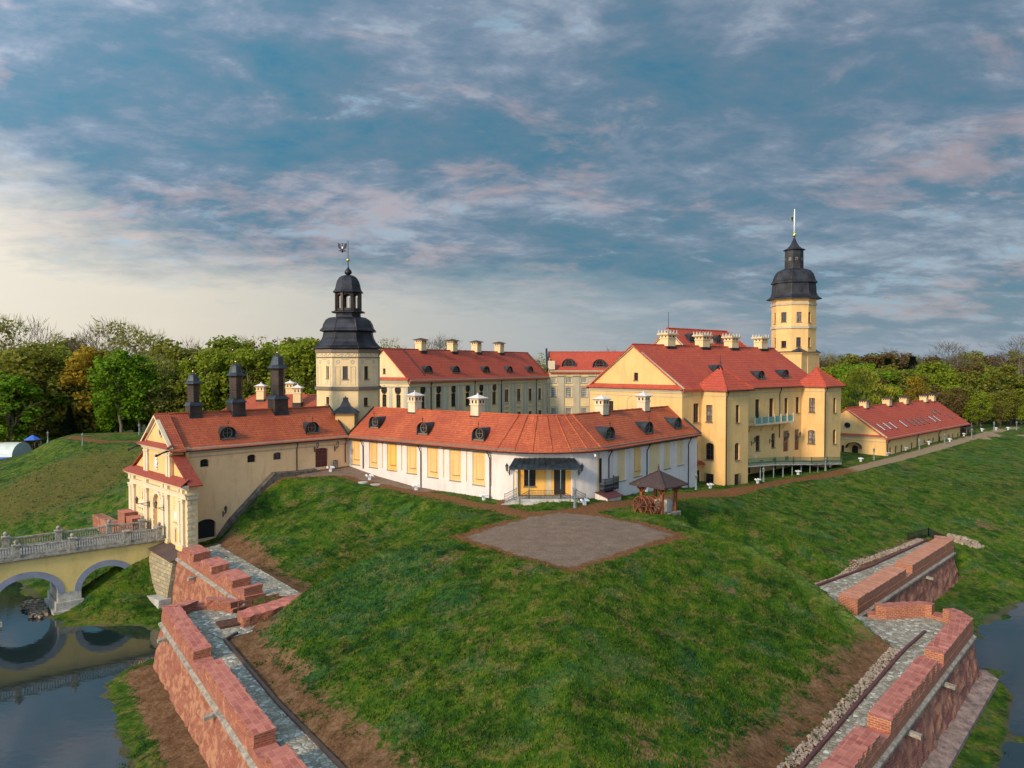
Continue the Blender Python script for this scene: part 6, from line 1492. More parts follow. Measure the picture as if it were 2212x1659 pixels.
# ================================================================== SCARP WALLS
def wobble_line(line, step=1.2):
    out = []
    for a, b in zip(line[:-1], line[1:]):
        a, b = Vector(a[:2]), Vector(b[:2]); n = max(1, int((b-a).length/step))
        for i in range(n): out.append(a.lerp(b, i/n))
    out.append(Vector(line[-1][:2])); return out
def sub_line(line, s0, s1, step=.8):
    L_ = [0]
    for a, b in zip(line[:-1], line[1:]): L_.append(L_[-1]+(b-a).length)
    s1 = min(s1, L_[-1]); n = max(1, int((s1-s0)/step)); ss = sorted(set([s0+(s1-s0)*i/n for i in range(n+1)]+[l for l in L_ if s0 < l < s1])); out = []
    for s in ss:
        j = max(0, min(len(line)-2, int(np.searchsorted(L_, s, 'right'))-1)); t = (s-L_[j])/max(1e-6, L_[j+1]-L_[j]); out.append((line[j].lerp(line[j+1], t), s))
    return out
def sweep(mb, cols, closed_profile=True, caps=True, mats=None):
    n = len(cols[0]); vs = [p for c in cols for p in c]
    for i in range(len(cols)-1):
        for k in range(n if closed_profile else n-1):
            if mats: mb.mi(mats[k])
            mb.idx([cols[i][k], cols[i][(k+1) % n], cols[i+1][(k+1) % n], cols[i+1][k]], [(0, 1, 2, 3)])
    if caps:
        if mats: mb.mi(mats[-1])
        mb.face(list(reversed(cols[0]))); mb.face(cols[-1])
def arcs(line):
    L_ = [0]
    for a, b in zip(line[:-1], line[1:]): L_.append(L_[-1]+(b-a).length)
    return L_
def scarp(name, label, line, lane, face, cap, par_mat, merlons, group=None, th=1.55, drains=(), cornice_drop=.75):
    # line: outer parapet line, inside on its left... normals point outwards (right of travel is outward when flipped)
    root = empty(name, (line[0].x, line[0].y, -12), label, 'rampart wall')
    line = [Vector(p[:2]) for p in line]; L_ = arcs(line)
    dens = sub_line(line, 0, L_[-1], .9); pts_ = [p for p, s in dens]; base_o = offset(pts_, .95); top_o = offset(pts_, .0); led = offset(pts_, .26); inn = offset(pts_, -th)
    zl = [lane(s) for p, s in dens]
    rnd = random.Random(5)
    w = MB(); 
    for i in range(len(pts_)-1):
        for (A, B, za, zb) in ((base_o, top_o, lambda q: -13.2, lambda q: q-cornice_drop),):
            K = 9
            for k in range(K):
                def P(j, t):
                    a = A[j].lerp(B[j], t); r_ = random.Random(int(j*31+t*1000)); q_ = .13 if 0 < t < 1 else 0; return (a.x+r_.uniform(-q_, q_), a.y+r_.uniform(-q_, q_), -13.2+(zl[j]-cornice_drop+13.2)*t)
                w.face([P(i, k/K), P(i+1, k/K), P(i+1, (k+1)/K), P(i, (k+1)/K)][::(1 if SIDE > 0 else 1)])
    w.build('battered_face', M[face], root)
    c = MB(); sweep(c, [[(top_o[i].x, top_o[i].y, zl[i]-cornice_drop), (led[i].x, led[i].y, zl[i]-cornice_drop+.05), (led[i].x, led[i].y, zl[i]-cornice_drop+.25), (top_o[i].x, top_o[i].y, zl[i]-cornice_drop+.38)] for i in range(len(pts_))]); c.build('ledge', M['stone'], root)
    p = MB()
    def prof(i):
        o, q = top_o[i], inn[i]; j = rnd.uniform(-.05, .05); zt = zl[i]+.35+j
        return [(o.x, o.y, zl[i]-cornice_drop), (o.x, o.y, zt), (q.x, q.y, zt), (q.x, q.y, zl[i]-1.2)]
    p.mi(0); sweep(p, [prof(i) for i in range(len(pts_))], mats=[0, 1, 0, 0, 0])
    p.build('parapet_base', [M[par_mat], M[cap]], root)
    for (s0, s1, h, *ex) in merlons:
        sl_ = sub_line(line, s0, s1, .38); q = [a for a, s in sl_]
        full_o = offset([a for a in q], -.03); full_i = offset(q, -th+.04); mb = MB(); cols = []
        for i, (a, s) in enumerate(sl_):
            z0 = lane(s)+.25; j = rnd.uniform(-.14, .07); jo = rnd.uniform(-.14, .07) if 'rough' in ex else rnd.uniform(-.02, .02); o, n_ = full_o[i], full_i[i]; dv = (o-n_).normalized()
            zt = lane(s)+h; o2 = o+dv*jo; n2 = n_+dv*jo*.6
            hh = [z0, z0+(zt-z0)*.5]
            om = o+dv*(rnd.uniform(-.12, .05) if 'rough' in ex else 0); nm = n_-dv*(rnd.uniform(-.12, .05) if 'rough' in ex else 0)
            cols.append([(o.x, o.y, z0), (om.x, om.y, hh[1]), (o2.x, o2.y, zt-.12+j*.4), (n2.x, n2.y, zt+j*.3), (nm.x, nm.y, hh[1]), (n_.x, n_.y, z0)])
        mt = [0, 0, 1, 0, 0, 0, 0]; sweep(mb, cols, mats=mt); mb.build('merlon', [M[par_mat], M[cap]], root, uvdir=(q[-1]-q[0]))
    for s, dz in drains:
        (a, _), (b, _) = sub_line(line, s, s+.5)[0], sub_line(line, s, s+.5)[-1]; f = Fr(a, b) if True else None; mb = MB(); z = lane(s)-cornice_drop-dz
        nrm = (offset([a, b], 1.0)[0]-a); t = (b-a).normalized()
        P = []
        for zz_ in (z-.14, z+.14):
            for (tt, oo) in ((-.22, -.2), (.22, -.2), (.22, 1.0), (-.22, 1.0)): q = a+t*tt+nrm*oo; P.append((q.x, q.y, zz_-(.12 if oo > .5 else 0)))
        mb.box8(P if SIDE > 0 else P); mb.build('drain_spout', M['stone'], root)
    return root
SIDE = 1
# offsets: travelling gate -> tip with the castle on the left, the moat is on the right (outside)
L1 = [Vector(p[:2]) for p in WL[:2]]; LA1 = arcs(L1)
lane1 = lambda s: -5.7-.4*s/LA1[-1]
def s_on(line, sh, x, y, seg=0):
    f = Fr(line[seg], line[seg+1]); return arcs(line)[seg]+f.hit(sh, x, y)[0]
ms = [s_on(L1, 'B', x, y) for x, y in ((1085, 380), (1150, 430), (1195, 420), (1260, 470), (1305, 480), (1385, 550), (1440, 550), (1540, 650))]
scarp('scarp_wall', 'ruined brick rampart wall with four stubby merlons running down from the gatehouse portal', L1, lane1, 'brick_face', 'cap_pink', 'brick_old', [(max(.1, ms[0]), ms[1], 1.35, 'rough'), (ms[2], ms[3], 1.25, 'rough'), (ms[4], ms[5], 1.25, 'rough'), (ms[6], LA1[-1]-.3, 1.25, 'rough')], drains=((s_on(L1, 'B', 1175, 508), .35),), th=2.1)
L2 = [Vector(p[:2]) for p in WL[1:]]; LA2 = arcs(L2); laneL = lambda s: -6.95-.5*min(1, s/60)
sA = arcs(L2)[4]
e1 = s_on(L2, 'B', 1150, 1000, 5); e2 = s_on(L2, 'B', 1200, 1045, 5); e3 = s_on(L2, 'B', 1508, 1450, 5); e4 = s_on(L2, 'B', 1575, 1510, 5)
print('merlon s', ms, e1, e2, e3, e4, sA)
scarp('scarp_wall', 'long brick bastion wall with pink capped merlons above the left moat, peeling orange plaster', L2, laneL, 'brick_face', 'cap_pink', 'brick_old',
      [(.4, arcs(L2)[2]+.6, 1.0, 'rough'), (arcs(L2)[3]-.3, sA-.8, .95, 'rough'), (sA-.3, e1, 1.25, 'rough'), (e2, e3, 1.3, 'rough'), (e4, e4+16, 1.3, 'rough'), (e4+17.2, LA2[-1]-2, 1.3)],
      drains=((s_on(L2, 'B', 1010, 980, 4), .1), (s_on(L2, 'B', 1300, 1395, 5), .1)))
R1_ = [Vector(p[:2]) for p in WR[:8]]+[Vector((36.5, 75.25))]; RA1 = arcs(R1_); laneR = lambda s: -7.45
g1 = s_on(R1_, 'Q', 1550, 965, 1); g2 = s_on(R1_, 'Q', 1520, 1000, 1); g3 = s_on(R1_, 'Q', 1215, 1400, 0); g4 = s_on(R1_, 'Q', 1150, 1475, 0)
print('right s', g1, g2, g3, g4, RA1)
scarp('scarp_wall', 'curved brick bastion wall at the right with new brick rounded shoulder and crumbling lower face', R1_, laneR, 'brick_face_right', 'cap_pink', 'brick_new',
      [(2, g4-16.5, 1.3), (g4-15.2, g4, 1.3, 'rough'), (g3, g2, 1.3, 'rough'), (g1, RA1[3]+1.0, 1.35), (RA1[4]+.7, RA1[7]+.5, 1.35)], drains=((g2+1, .2), (g3+4, .2)))
R2_ = [Vector(p[:2]) for p in WR[8:]]; RA2 = arcs(R2_)
h1 = s_on(R2_, 'Q', 970, 590); h2 = s_on(R2_, 'Q', 1313, 390); h3 = s_on(R2_, 'Q', 1352, 372); h4 = s_on(R2_, 'Q', 1555, 262); h5 = s_on(R2_, 'Q', 1562, 262)
print('r2', h1, h2, h3, h4, RA2)
scarp('scarp_wall', 'straight rebuilt brick rampart wall with two long orange capped blocks below the right slope', R2_, laneR, 'brick_face_right', 'cap_orange', 'brick_new',
      [(.05, h2, 1.45), (h3, h4, 1.45), (h4+.25, RA2[-1]-.2, 1.5)], drains=((h2-8, .3), (h3+5, .3)), th=2.0)
# base aprons of the scarps and the lanes
def apron(name, line, w0, w1, z0, z1, mat):
    A = offset(line, w0); B = offset(line, w1); m = MB()
    for i in range(len(A)-1): m.face([(A[i].x, A[i].y, z0), (B[i].x, B[i].y, z1), (B[i+1].x, B[i+1].y, z1), (A[i+1].x, A[i+1].y, z0)]); m.face([(B[i].x, B[i].y, z1), (B[i].x, B[i].y, z1-1.4), (B[i+1].x, B[i+1].y, z1-1.4), (B[i+1].x, B[i+1].y, z1)])
    return tag(m.build(name, mat), kind='structure')
apron('wall_footing', [p for p, s in sub_line(R1_, 20, RA1[3]-.5, 2.5)], .4, 2.0, -11.5, -11.8, M['footing'])
ln = sheet('cobbled_lane', [Vector(p) for p in (FOOTL[4], FOOTL[5], FOOTL[6], TIPF)], [Vector((p.x, p.y, z)) for p, z in zip(offset([Vector(p[:2]) for p in WL[5:]], -1.5), (-7.05, -7.2, -7.5))], M['cobble'], .06); tag(ln, kind='structure')
def poly_sheet(name, P, z, mat, lift=.05):
    m = MB(); m.face([(p[0], p[1], z+lift) for p in P]); o = m.build(name, mat); 
    if o.data.polygons[0].normal.z < 0: o.data.flip_normals()
    return tag(o, kind='structure')
iw = offset([Vector(p[:2]) for p in WL], -1.4)
poly_sheet('cobbled_yard', [iw[5]+Vector((0, 0)), iw[4], iw[3], iw[2]+Vector((0, -.2)), Vector((-25.6, 73.0)), V2(FOOTL[3])+Vector((.6, .3)), V2(FOOTL[4]), Vector((-31.0, 70.5))], -6.98, M['cobble'], .0)
up = sheet('upper_lane', [Vector((-37.9, 99.0, -5.7)), FOOTL[0]+Vector((.3, -.6, 0)), FOOTL[1], FOOTL[2]], [Vector((-40.2, 93.6, -5.65))]+[Vector((p.x, p.y, -6.05)) for p in offset(L1, -2.0)][1:], M['cobble'], .08); tag(up, kind='structure')
iwr = offset([Vector(p[:2]) for p in WR], -1.4)
ln2 = sheet('right_lane', [TIPF, FOOTR[0], FOOTR[1]], [Vector((p.x, p.y, -7.5)) for p in (iwr[0], iwr[1], iwr[2])], M['cobble'], .06); tag(ln2, kind='structure')
poly_sheet('right_yard', [V2(FOOTR[1]), iwr[2], iwr[3], iwr[4], iwr[5], iwr[6], iwr[7], iwr[8], V2(FOOTR[3]), V2(FOOTR[2])], -7.5, M['cobble'], .09)
ln3 = sheet('curtain_lane', [FOOTR[3], FOOTR[4], FOOTR[5]], [Vector((p.x, p.y, -7.5)) for p in offset(R2_, -1.9)[0:2]], M['cobble'], .06); tag(ln3, kind='structure')
def kerb(name, label, line, w_, h_, mat):
    m = MB(); 
    for a, b in zip(line[:-1], line[1:]): m.bar(Vector((a[0], a[1], a[2]+h_/2)), Vector((b[0], b[1], b[2]+h_/2)), w_, h_+.2)
    return tag(m.build(name, mat), label, 'kerb')
kerb('kerb', 'dark kerb edging the cobbled lane of the left bastion', [FOOTL[4]+Vector((.6, 1.5, .1)), FOOTL[4], FOOTL[5], FOOTL[6], TIPF], .26, .14, M['ground_dark'])
kerb('kerb', 'brown kerb between cobbled lane and white rubble strip on the right bastion', [TIPF, FOOTR[0], FOOTR[1], sz('Q', 1430, 815, -7.5)], .22, .2, M['cover_red'])
kerb('kerb', 'brown kerb along the upper lane of the right rampart wall', [FOOTR[3], FOOTR[4], FOOTR[5]], .28, .2, M['cover_red'])
def rubble(name, label, kind, pts_fn, n, smin, smax, seed=1):
    rnd = random.Random(seed); m = MB()
    for _ in range(n):
        x, y, z = pts_fn(rnd); s = rnd.uniform(smin, smax); vs = []
        base = [(1, 1, 1), (1, 1, -1), (1, -1, 1), (1, -1, -1), (-1, 1, 1), (-1, 1, -1), (-1, -1, 1), (-1, -1, -1)]
        a = rnd.uniform(0, 3.14); ca, sa = math.cos(a), math.sin(a)
        for bx, by, bz in base:
            k = rnd.uniform(.5, 1.0); px_, py_ = bx*k*s, by*k*s*.8; vs.append((x+px_*ca-py_*sa, y+px_*sa+py_*ca, z+bz*s*.55*rnd.uniform(.6, 1)))
        m.idx(vs, [(0, 1, 3, 2), (4, 6, 7, 5), (0, 4, 5, 1), (2, 3, 7, 6), (0, 2, 6, 4), (1, 5, 7, 3)])
    return tag(m.build(name, M['rock']), label, 'rubble', kind=kind)
def strip_fn(A, B, w):
    A, B = V2(A), V2(B); d = (B-A); n = Vector((-d.y, d.x)).normalized()
    def f(r):
        t = r.random(); o = r.uniform(.25, w); p = A+d*t+n*o; return p.x, p.y, sample_h(p.x, p.y)+.08
    return f
rubble('rubble_strip', 'band of white limestone rubble beside the cobbled lane of the right bastion', 'stuff', strip_fn(TIPF, FOOTR[1], .95), 1900, .05, .13)
rubble('rubble_strip', 'pale rubble band beside the upper lane of the right rampart wall', 'stuff', strip_fn(FOOTR[3], FOOTR[5], 1.1), 1500, .05, .13, 2)
rp = sz('D', 2082, 1166, -8.0); rp = Vector((rp.x, rp.y, 0))
rubble('rubble_heap', 'heap of pale broken stones on the grass beyond the end of the right rampart wall', 'stuff', lambda r: (lambda a, q: (rp.x+q*2.6*math.cos(a), rp.y+q*1.7*math.sin(a), sample_h(rp.x+q*2.6*math.cos(a), rp.y+q*1.7*math.sin(a))+.1+.7*(1-q)*r.random()))(r.random()*6.28, r.random()**.6), 150, .15, .40, 3)
# loose wall fragments near the left yard
def ramp_fragment():
    A, B = sz('B', 1450, 750, -5.9), sz('B', 1800, 645, -5.4); f = Fr(V2(A), V2(B)); root = empty('wall_fragment', A, 'ragged broken brick wall stub sloping up from the left bastion yard into the grass', 'wall')
    rnd = random.Random(4); m = MB(); cols = []; n = 12; L = f.L+1.0
    for i in range(n+1):
        u = L*i/n; zt = -5.85+.5*i/n+rnd.uniform(-.06, .06); a, b = f.p(u, .25+rnd.uniform(-.1, .1), 0), f.p(u, -1.5+rnd.uniform(-.1, .1), 0)
        cols.append([(a.x, a.y, -7.6), (a.x, a.y, -6.7), (a.x+rnd.uniform(-.1, .1), a.y, zt-.2), (b.x, b.y, zt+.05), (b.x, b.y, -7.6)])
    sweep(m, cols, mats=[0, 0, 1, 0, 0, 0]); m.build('masonry', [M['brick_old'], M['cap_pink']], root)
ramp_fragment()
def timber_fence():
    A, B = sz('B', 1425, 700, -6.2), sz('B', 1660, 650, -5.6); m = MB(); A.z = -6.2; B.z = -5.6
    for t in (0, .33, .66, 1): q = A.lerp(B, t); m.bar(q-Vector((0, 0, 1.2)), q+Vector((0, 0, .55)), .14)
    m.bar(A+Vector((0, 0, .5)), B+Vector((0, 0, .5)), .14); m.bar(A+Vector((0, 0, 0)), B+Vector((0, 0, 0)), .12); m.bar(A+Vector((0, 0, .5)), A.lerp(B, .5), .08); m.bar(A.lerp(B, .5), B+Vector((0, 0, .5)), .08)
    tag(m.build('timber_railing', M['wood_dark']), 'short dark timber railing closing the gap between the two left rampart walls', 'railing')
    c = sz('B', 1385, 792, -6.9); m = MB(); m.box((c.x, c.y), 2.6, 1.9, -7.15, -6.78, R(35)); m.box((c.x, c.y), 2.4, .08, -6.78, -6.76, R(35)); tag(m.build('wooden_hatch', M['wood_dark']), 'dark brown wooden hatch lying at the edge of the left cobbled yard', 'hatch')
timber_fence()
def end_fence():
    A, B = sz('Q', 1392, 170, -7.3), sz('Q', 1545, 178, -6.2); A = Vector((57.2, 106.0, -7.4)); B = Vector((61.8, 108.8, -7.3)); C_ = Vector((61.3, 103.4, -7.3)); m = MB(); railing(m, [A, B, C_], 1.2, .18, .04, curls=False); tag(m.build('iron_fence', M['iron']), 'dark iron fence closing the far end of the right rampart lane', 'fence')
end_fence()
# far merlons left of the portal
def far_wall():
    line = [Vector((-53.0, 102.6)), Vector((-66.0, 115.5))]; off_ = Fr(line[1], line[0]); root = empty('rampart_wall', (line[0].x, line[0].y, -8), 'pinkish brick rampart wall with square merlons left of the gatehouse portal', 'rampart wall')
    f = off_; L = f.L; m = MB(); fbox(m, f, 0, L, -1.4, 0, -12.5, -5.4); m.build('battered_face', M['brick_face'], root)
    for a, b, h in ((L-2.6, L-.1, -3.5), (L-6.2, L-3.2, -3.1)):
        m = MB(); m.mi(0); fbox(m, f, a, b, -1.5, .06, -5.2, h); m.mi(1); fbox(m, f, a-.03, b+.03, -1.53, .09, h+.002, h+.08); m.build('merlon', [M['brick_old'], M['cap_pink']], root)
far_wall()

# ================================================================== BRIDGE
def bridge():
    P0 = Vector((-46.2, 98.3)); dv = Vector((-.77, -.64)).normalized(); Lb = 62; near = Fr(P0+dv*Lb, P0); # seen left -> right, outside towards camera
    WB = 6.3; ZD = -4.85
    root = empty('arched_bridge', near.p(Lb/2, -WB/2, ZW), 'yellow arched bridge with grey stone balustrade crossing the moat to the portal', 'bridge')
    U = lambda x, y: near.hit('B', x, y)[0]; Zb = lambda x, y: near.hit('B', x, y)[1]
    sp = [(U(445, 600), U(825, 540), Zb(650, 415)), ]
    c1 = (sp[0][0]+sp[0][1])/2; r1 = (sp[0][1]-sp[0][0])/2; 
    uR = U(388, 620); c2 = U(160, 500); r2 = uR-c2
    crown = Zb(650, 415); z_sp = Zb(445, 600)
    print('bridge', c1, r1, c2, r2, crown, z_sp)
    arches = [(c1, r1), (c2, r2), (c2-2*r2-1.4, r2), (c2-4*r2-2.8, r2)]
    for side, fr in ((0, near), (1, None)):
        pass
    m = MB(); g = MB(); RW = .75
    far = Fr(near.p(Lb, -WB, 0), near.p(0, -WB, 0))
    for fr, flip in ((near, False), (far, True)):
        cur = 0.0
        ar = sorted(arches)
        X = lambda u: (Lb-u if flip else u)
        def quad(ua, ub, za, zb, mb=m, off=0.0):
            a, b = (X(ua), X(ub)) if not flip else (X(ub), X(ua)); mb.face([fr.p(a, off, za), fr.p(b, off, za), fr.p(b, off, zb), fr.p(a, off, zb)])
        for c, r in ar:
            if c-r > cur: quad(cur, c-r, z_sp-.0, ZD-.3)
            n = 20; H_ = crown-z_sp
            for i in range(n):
                a0, a1 = math.pi*i/n, math.pi*(i+1)/n; u0, u1 = c-r*math.cos(a0), c-r*math.cos(a1); z0, z1 = z_sp+H_*math.sin(a0), z_sp+H_*math.sin(a1)
                pa, pb, pc_, pd = fr.p(X(u0), 0, z0), fr.p(X(u1), 0, z1), fr.p(X(u1), 0, ZD-.3), fr.p(X(u0), 0, ZD-.3); m.face([pa, pb, pc_, pd] if not flip else [pb, pa, pd, pc_])
                ri = (r-RW)/r; v0, v1 = c-(r-RW)*math.cos(a0), c-(r-RW)*math.cos(a1); y0, y1 = z_sp+(H_-RW)*math.sin(a0), z_sp+(H_-RW)*math.sin(a1)
                P = [fr.p(X(u), o_, z) for o_ in (.0, .06) for u, z in ((u0, z0), (u1, z1), (v1, y1), (v0, y0))]
                g.box8(P)
                if not flip: g.face([near.p(v0, 0, y0), near.p(v1, 0, y1), near.p(v1, -WB, y1), near.p(v0, -WB, y0)])
            cur = c+r
        quad(cur, Lb, z_sp-5.0, ZD-.3)
        if True:
            pass
    mo = m.build('arch_wall', M['bridge_yellow'], root); g.build('arch_ring', M['bridge_grey'], root)
    ar = sorted(arches)
    for (ca, ra), (cb, rb) in zip(ar[:-1], ar[1:]):
        u0, u1 = ca+ra-RW, cb-rb+RW; q = MB(); fbox(q, near, u0, u1, -WB-.0, .0, -15, z_sp+.02); fbox(q, near, u0-.25, u1+.25, -WB-.3, .3, -15, -11.2); fbox(q, near, u0-.6, u1+.6, -WB-.6, .7, -15, -12.2); q.build('pier', M['concrete'], root)
    q = MB(); fbox(q, near, c1+r1-RW, Lb-.3, -WB, -.01, -14, z_sp); fbox(q, near, c1+r1-.9, Lb+.5, -WB-.4, .6, -15, -10.2); q.build('abutment', M['concrete'], root)
    d = MB(); fbox(d, near, 0, Lb+.3, -WB+.01, -.01, ZD-.3, ZD); d.build('deck', M['bridge_deck'], root)
    d = MB()
    for o0, o1 in ((.0, .42), (-WB-.42, -WB)): fbox(d, near, 0, Lb+.1, o0+.002, o1, ZD-.35, ZD-.1); fbox(d, near, 0, Lb+.1, (o0+.002 if o0 >= 0 else o0+.15), (o1-.15 if o0 >= 0 else o1), ZD-.5, ZD-.35)
    for o0 in (-.22, -WB+.02): fbox(d, near, 0, Lb, o0, o0+.40, ZD-.1+.001, ZD+.16)
    d.build('string_cornice', M['bridge_stone'], root)
    posts = [near.hit('B', x, y)[0] for x, y in ((950, 240), (755, 290), (433, 320), (97, 360))]; sp_ = (posts[0]-posts[3])/3*1.0; posts += [posts[3]-8.2*k for k in range(1, 5)]
    fp = Fr(near.p(0, -WB, 0), near.p(Lb, -WB, 0)); posts2 = [fp.hit('B', x, y)[0] for x, y in ((847, 220), (650, 240), (347, 270), (32, 310))]; posts2 += [posts2[3]-8.2*k for k in range(1, 5)]
    pb, bal, sph = None, None, None
    for row, (ps, o) in enumerate(((posts, -.02), (posts2, -WB+.22))):
        for i, u in enumerate(ps):
            if u < 0: continue
            q = MB(); fbox(q, near, u-.36, u+.36, o-.36, o+.36, ZD-.1, ZD+1.35); fbox(q, near, u-.45, u+.45, o-.45, o+.45, ZD+1.35, ZD+1.5); fbox(q, near, u-.42, u+.42, o-.42, o+.42, ZD-.1, ZD+.25); po = q.build('post', M['bridge_stone'], root)
            if i != 1 or row == 1:
                q = MB(); q.sphere(near.p(u, o, ZD+1.80), .26, 10, 8); q.lathe(near.p(u, o, 0), [(.2, ZD+1.5), (.1, ZD+1.6)], 8); q.build('ball_finial', M['bridge_stone'], po)
        seg = sorted([u for u in ps if u > 0]+[0, ]+([Lb] if row else []), reverse=True)
        for a, b in zip(seg[:-1], seg[1:]):
            if a-b < 1: continue
            q = MB(); fbox(q, near, b+.36, a-.36, o-.16, o+.16, ZD+1.05, ZD+1.22); n = max(2, int((a-b-.8)/.28))
            for i in range(n):
                u = b+.5+(a-b-1.0)*(i+.5)/n; c_ = near.p(u, o, 0); q.lathe(c_, [(.07, ZD+.16), (.05, ZD+.3), (.10, ZD+.5), (.05, ZD+.85), (.08, ZD+1.05)], 5, 0, True, cap=False)
            q.build('balustrade', M['bridge_stone'], root)
    # battered stone buttress and slate shelf next to the portal
    return near, Lb, ZD
BR = bridge()
def buttress():
    a = sz('B', 945, 355, -5.6); b = sz('B', 1075, 405, -5.6); A, B = Vector((-46.0, 97.4)), Vector((-41.6, 92.6)); f = Fr(A, B); root = empty('stone_buttress', f.p(2, 1, -11), 'battered sandstone buttress with dark sloping top between bridge and left rampart wall', 'buttress')
    m = MB(); L = f.L
    vs = [f.p(-1.2, 3.2, -12.5), f.p(L, 2.2, -12.5), f.p(L, -.5, -12.5), f.p(-1.2, -.5, -12.5), f.p(-.6, 1.6, -6.2), f.p(L, 1.2, -6.6), f.p(L, -.5, -6.0), f.p(-.6, -.5, -5.6)]
    m.box8(vs); m.build('masonry', M['stone_block'], root)
    t = MB(); slab(t, [f.p(-.9, 1.9, -6.1), f.p(L+.1, 1.5, -6.5), f.p(L+.1, -.5, -5.9), f.p(-.9, -.5, -5.4)], .14); t.build('coping', M['ground_dark'], root)
    t = MB(); t.box8([f.p(-2.5, 4.4, -13.5), f.p(L+.3, 3.2, -13.5), f.p(L+.3, 1.5, -13.5), f.p(-2.5, 1.5, -13.5), f.p(-2.3, 4.0, -11.3), f.p(L+.3, 3.0, -11.0), f.p(L+.3, 1.5, -11.0), f.p(-2.3, 1.5, -11.0)]); t.build('plinth', M['concrete'], root)
buttress()
rubble('riprap', 'loose rocks at the water edge around the bridge pier', 'stuff', lambda r: (lambda t: (-58.0-3.5*t+r.uniform(-.9, .9), 89.5+4.5*t+r.uniform(-.9, .9), -12.55+r.uniform(-.1, .3)))(r.random()), 110, .15, .36, 8)

# ================================================================== WELL PAVILION
def pavilion():
    c = Vector((18.5, 92.7)); gz = sample_h(c.x, c.y); rz = R(45); root = empty('well_pavilion', (c.x, c.y, gz), 'open timber well shelter with pyramid shingle roof beside the sandy plaza', 'shelter')
    h = 1.5; pz = 3.05; rot = lambda x, y: Vector((c.x+x*math.cos(rz)-y*math.sin(rz), c.y+x*math.sin(rz)+y*math.cos(rz), 0))
    C4 = [rot(-h, -h), rot(h, -h), rot(h, h), rot(-h, h)]
    for q in C4:
        m = MB(); m.box(q, .34, .34, gz-.4, pz, rz); po = m.build('post', M['wood'], root); m = MB(); ctr = Vector((c.x, c.y, 0))
        for k in range(2):
            dvec = (Vector((rot(h, 0)-rot(0, 0))[:2]) if k == 0 else Vector((rot(0, h)-rot(0, 0))[:2])).normalized(); rel = Vector((ctr-q)[:2]).dot(dvec); s_ = 1 if rel > 0 else -1
            for s2 in (1, -1):
                m.bar((q.x, q.y, pz-1.05), (q.x+dvec.x*s2*.85, q.y+dvec.y*s2*.85, pz-.1), .17)
        m.build('brace', M['wood'], po)
    m = MB()
    for i in range(4):
        a, b = C4[i], C4[(i+1) % 4]; d = (b-a).normalized(); m.bar(Vector((a.x, a.y, pz+.12))-d*.9, Vector((b.x, b.y, pz+.12))+d*.9, .26)
    m.build('beam', M['wood'], root)
    e = 2.62; za, zt = 3.1, 4.75; E4 = [rot(-e, -e), rot(e, -e), rot(e, e), rot(-e, e)]; m = MB()
    for i in range(4):
        a, b = E4[i], E4[(i+1) % 4]; slab(m, [(a.x, a.y, za), (b.x, b.y, za), (c.x, c.y, zt)], .16)
    ro = m.build('roof', M['shingle'], root); m = MB()
    for i in range(4): a = E4[i]; m.bar((a.x, a.y, za+.06), (c.x, c.y, zt+.06), .2, .08)
    m.lathe(c, [(.22, zt-.05), (.12, zt+.25), (.03, zt+.85)], 6); m.build('hip_boards', M['shingle'], ro)
    # concrete well box and stone footing
    m = MB(); q = rot(.9, -.2); m.box(q, 1.5, 1.9, gz-.2, gz+1.55, rz); m.build('well_box', M['concrete'], root)
    m = MB(); m.box(rot(.9, -.3), 2.6, 3.2, gz-.8, gz+.10, rz); m.build('footing', M['stone'], root)
    return c, gz, rot
PC, PGZ, PROT = pavilion()
def wheels():
    first = None
    specs = [('P', 1560, 600, 'large wooden treadwheel of the well, the left one half hidden by its twin'), ('P', 1662, 612, 'large wooden treadwheel of the well, the right one next to the front post')]
    for i, (s, x, y, lb) in enumerate(specs):
        p = sz(s, x, y, PGZ+1.35); p = Vector((16.1+i*1.15, 91.0+i*-.15, PGZ+1.15)); 
        if first is None:
            root = empty('treadwheel', p, lb, 'wheel', 'wooden treadwheels of the well', R(38)); first = root; r = 1.12; wd = .75; N = 20
            for sx in (-wd/2, wd/2):
                m = MB(); pts_ = [(sx, r*math.cos(2*math.pi*k/N), r*math.sin(2*math.pi*k/N)) for k in range(N+1)]; m.tube(pts_, .075, 5, cap=False, smooth=False); m.build('rim', M['wood'], root, world_space=False)
                m = MB()
                for k in range(4): a = math.pi*k/4; m.bar((sx, r*math.cos(a), r*math.sin(a)), (sx, -r*math.cos(a), -r*math.sin(a)), .10)
                m.build('spokes', M['wood_dark'], root, world_space=False)
            m = MB()
            for k in range(N): a = 2*math.pi*k/N; m.bar((-wd/2-.05, r*math.cos(a), r*math.sin(a)), (wd/2+.05, r*math.cos(a), r*math.sin(a)), .07)
            m.build('treads', M['wood'], root, world_space=False); m = MB(); m.tube([(-.7, 0, 0), (.7, 0, 0)], .13, 8); m.build('axle', M['wood_dark'], root, world_space=False)
            for sx in (-.6, .6):
                m = MB(); m.bar((sx, -.75, -1.15), (sx, 0, .1), .16); m.bar((sx, .75, -1.15), (sx, 0, .1), .16); m.build('trestle', M['wood'], root, world_space=False)
        else: r_ = copy_tree(first); r_.location = p; r_['label'] = lb
wheels()

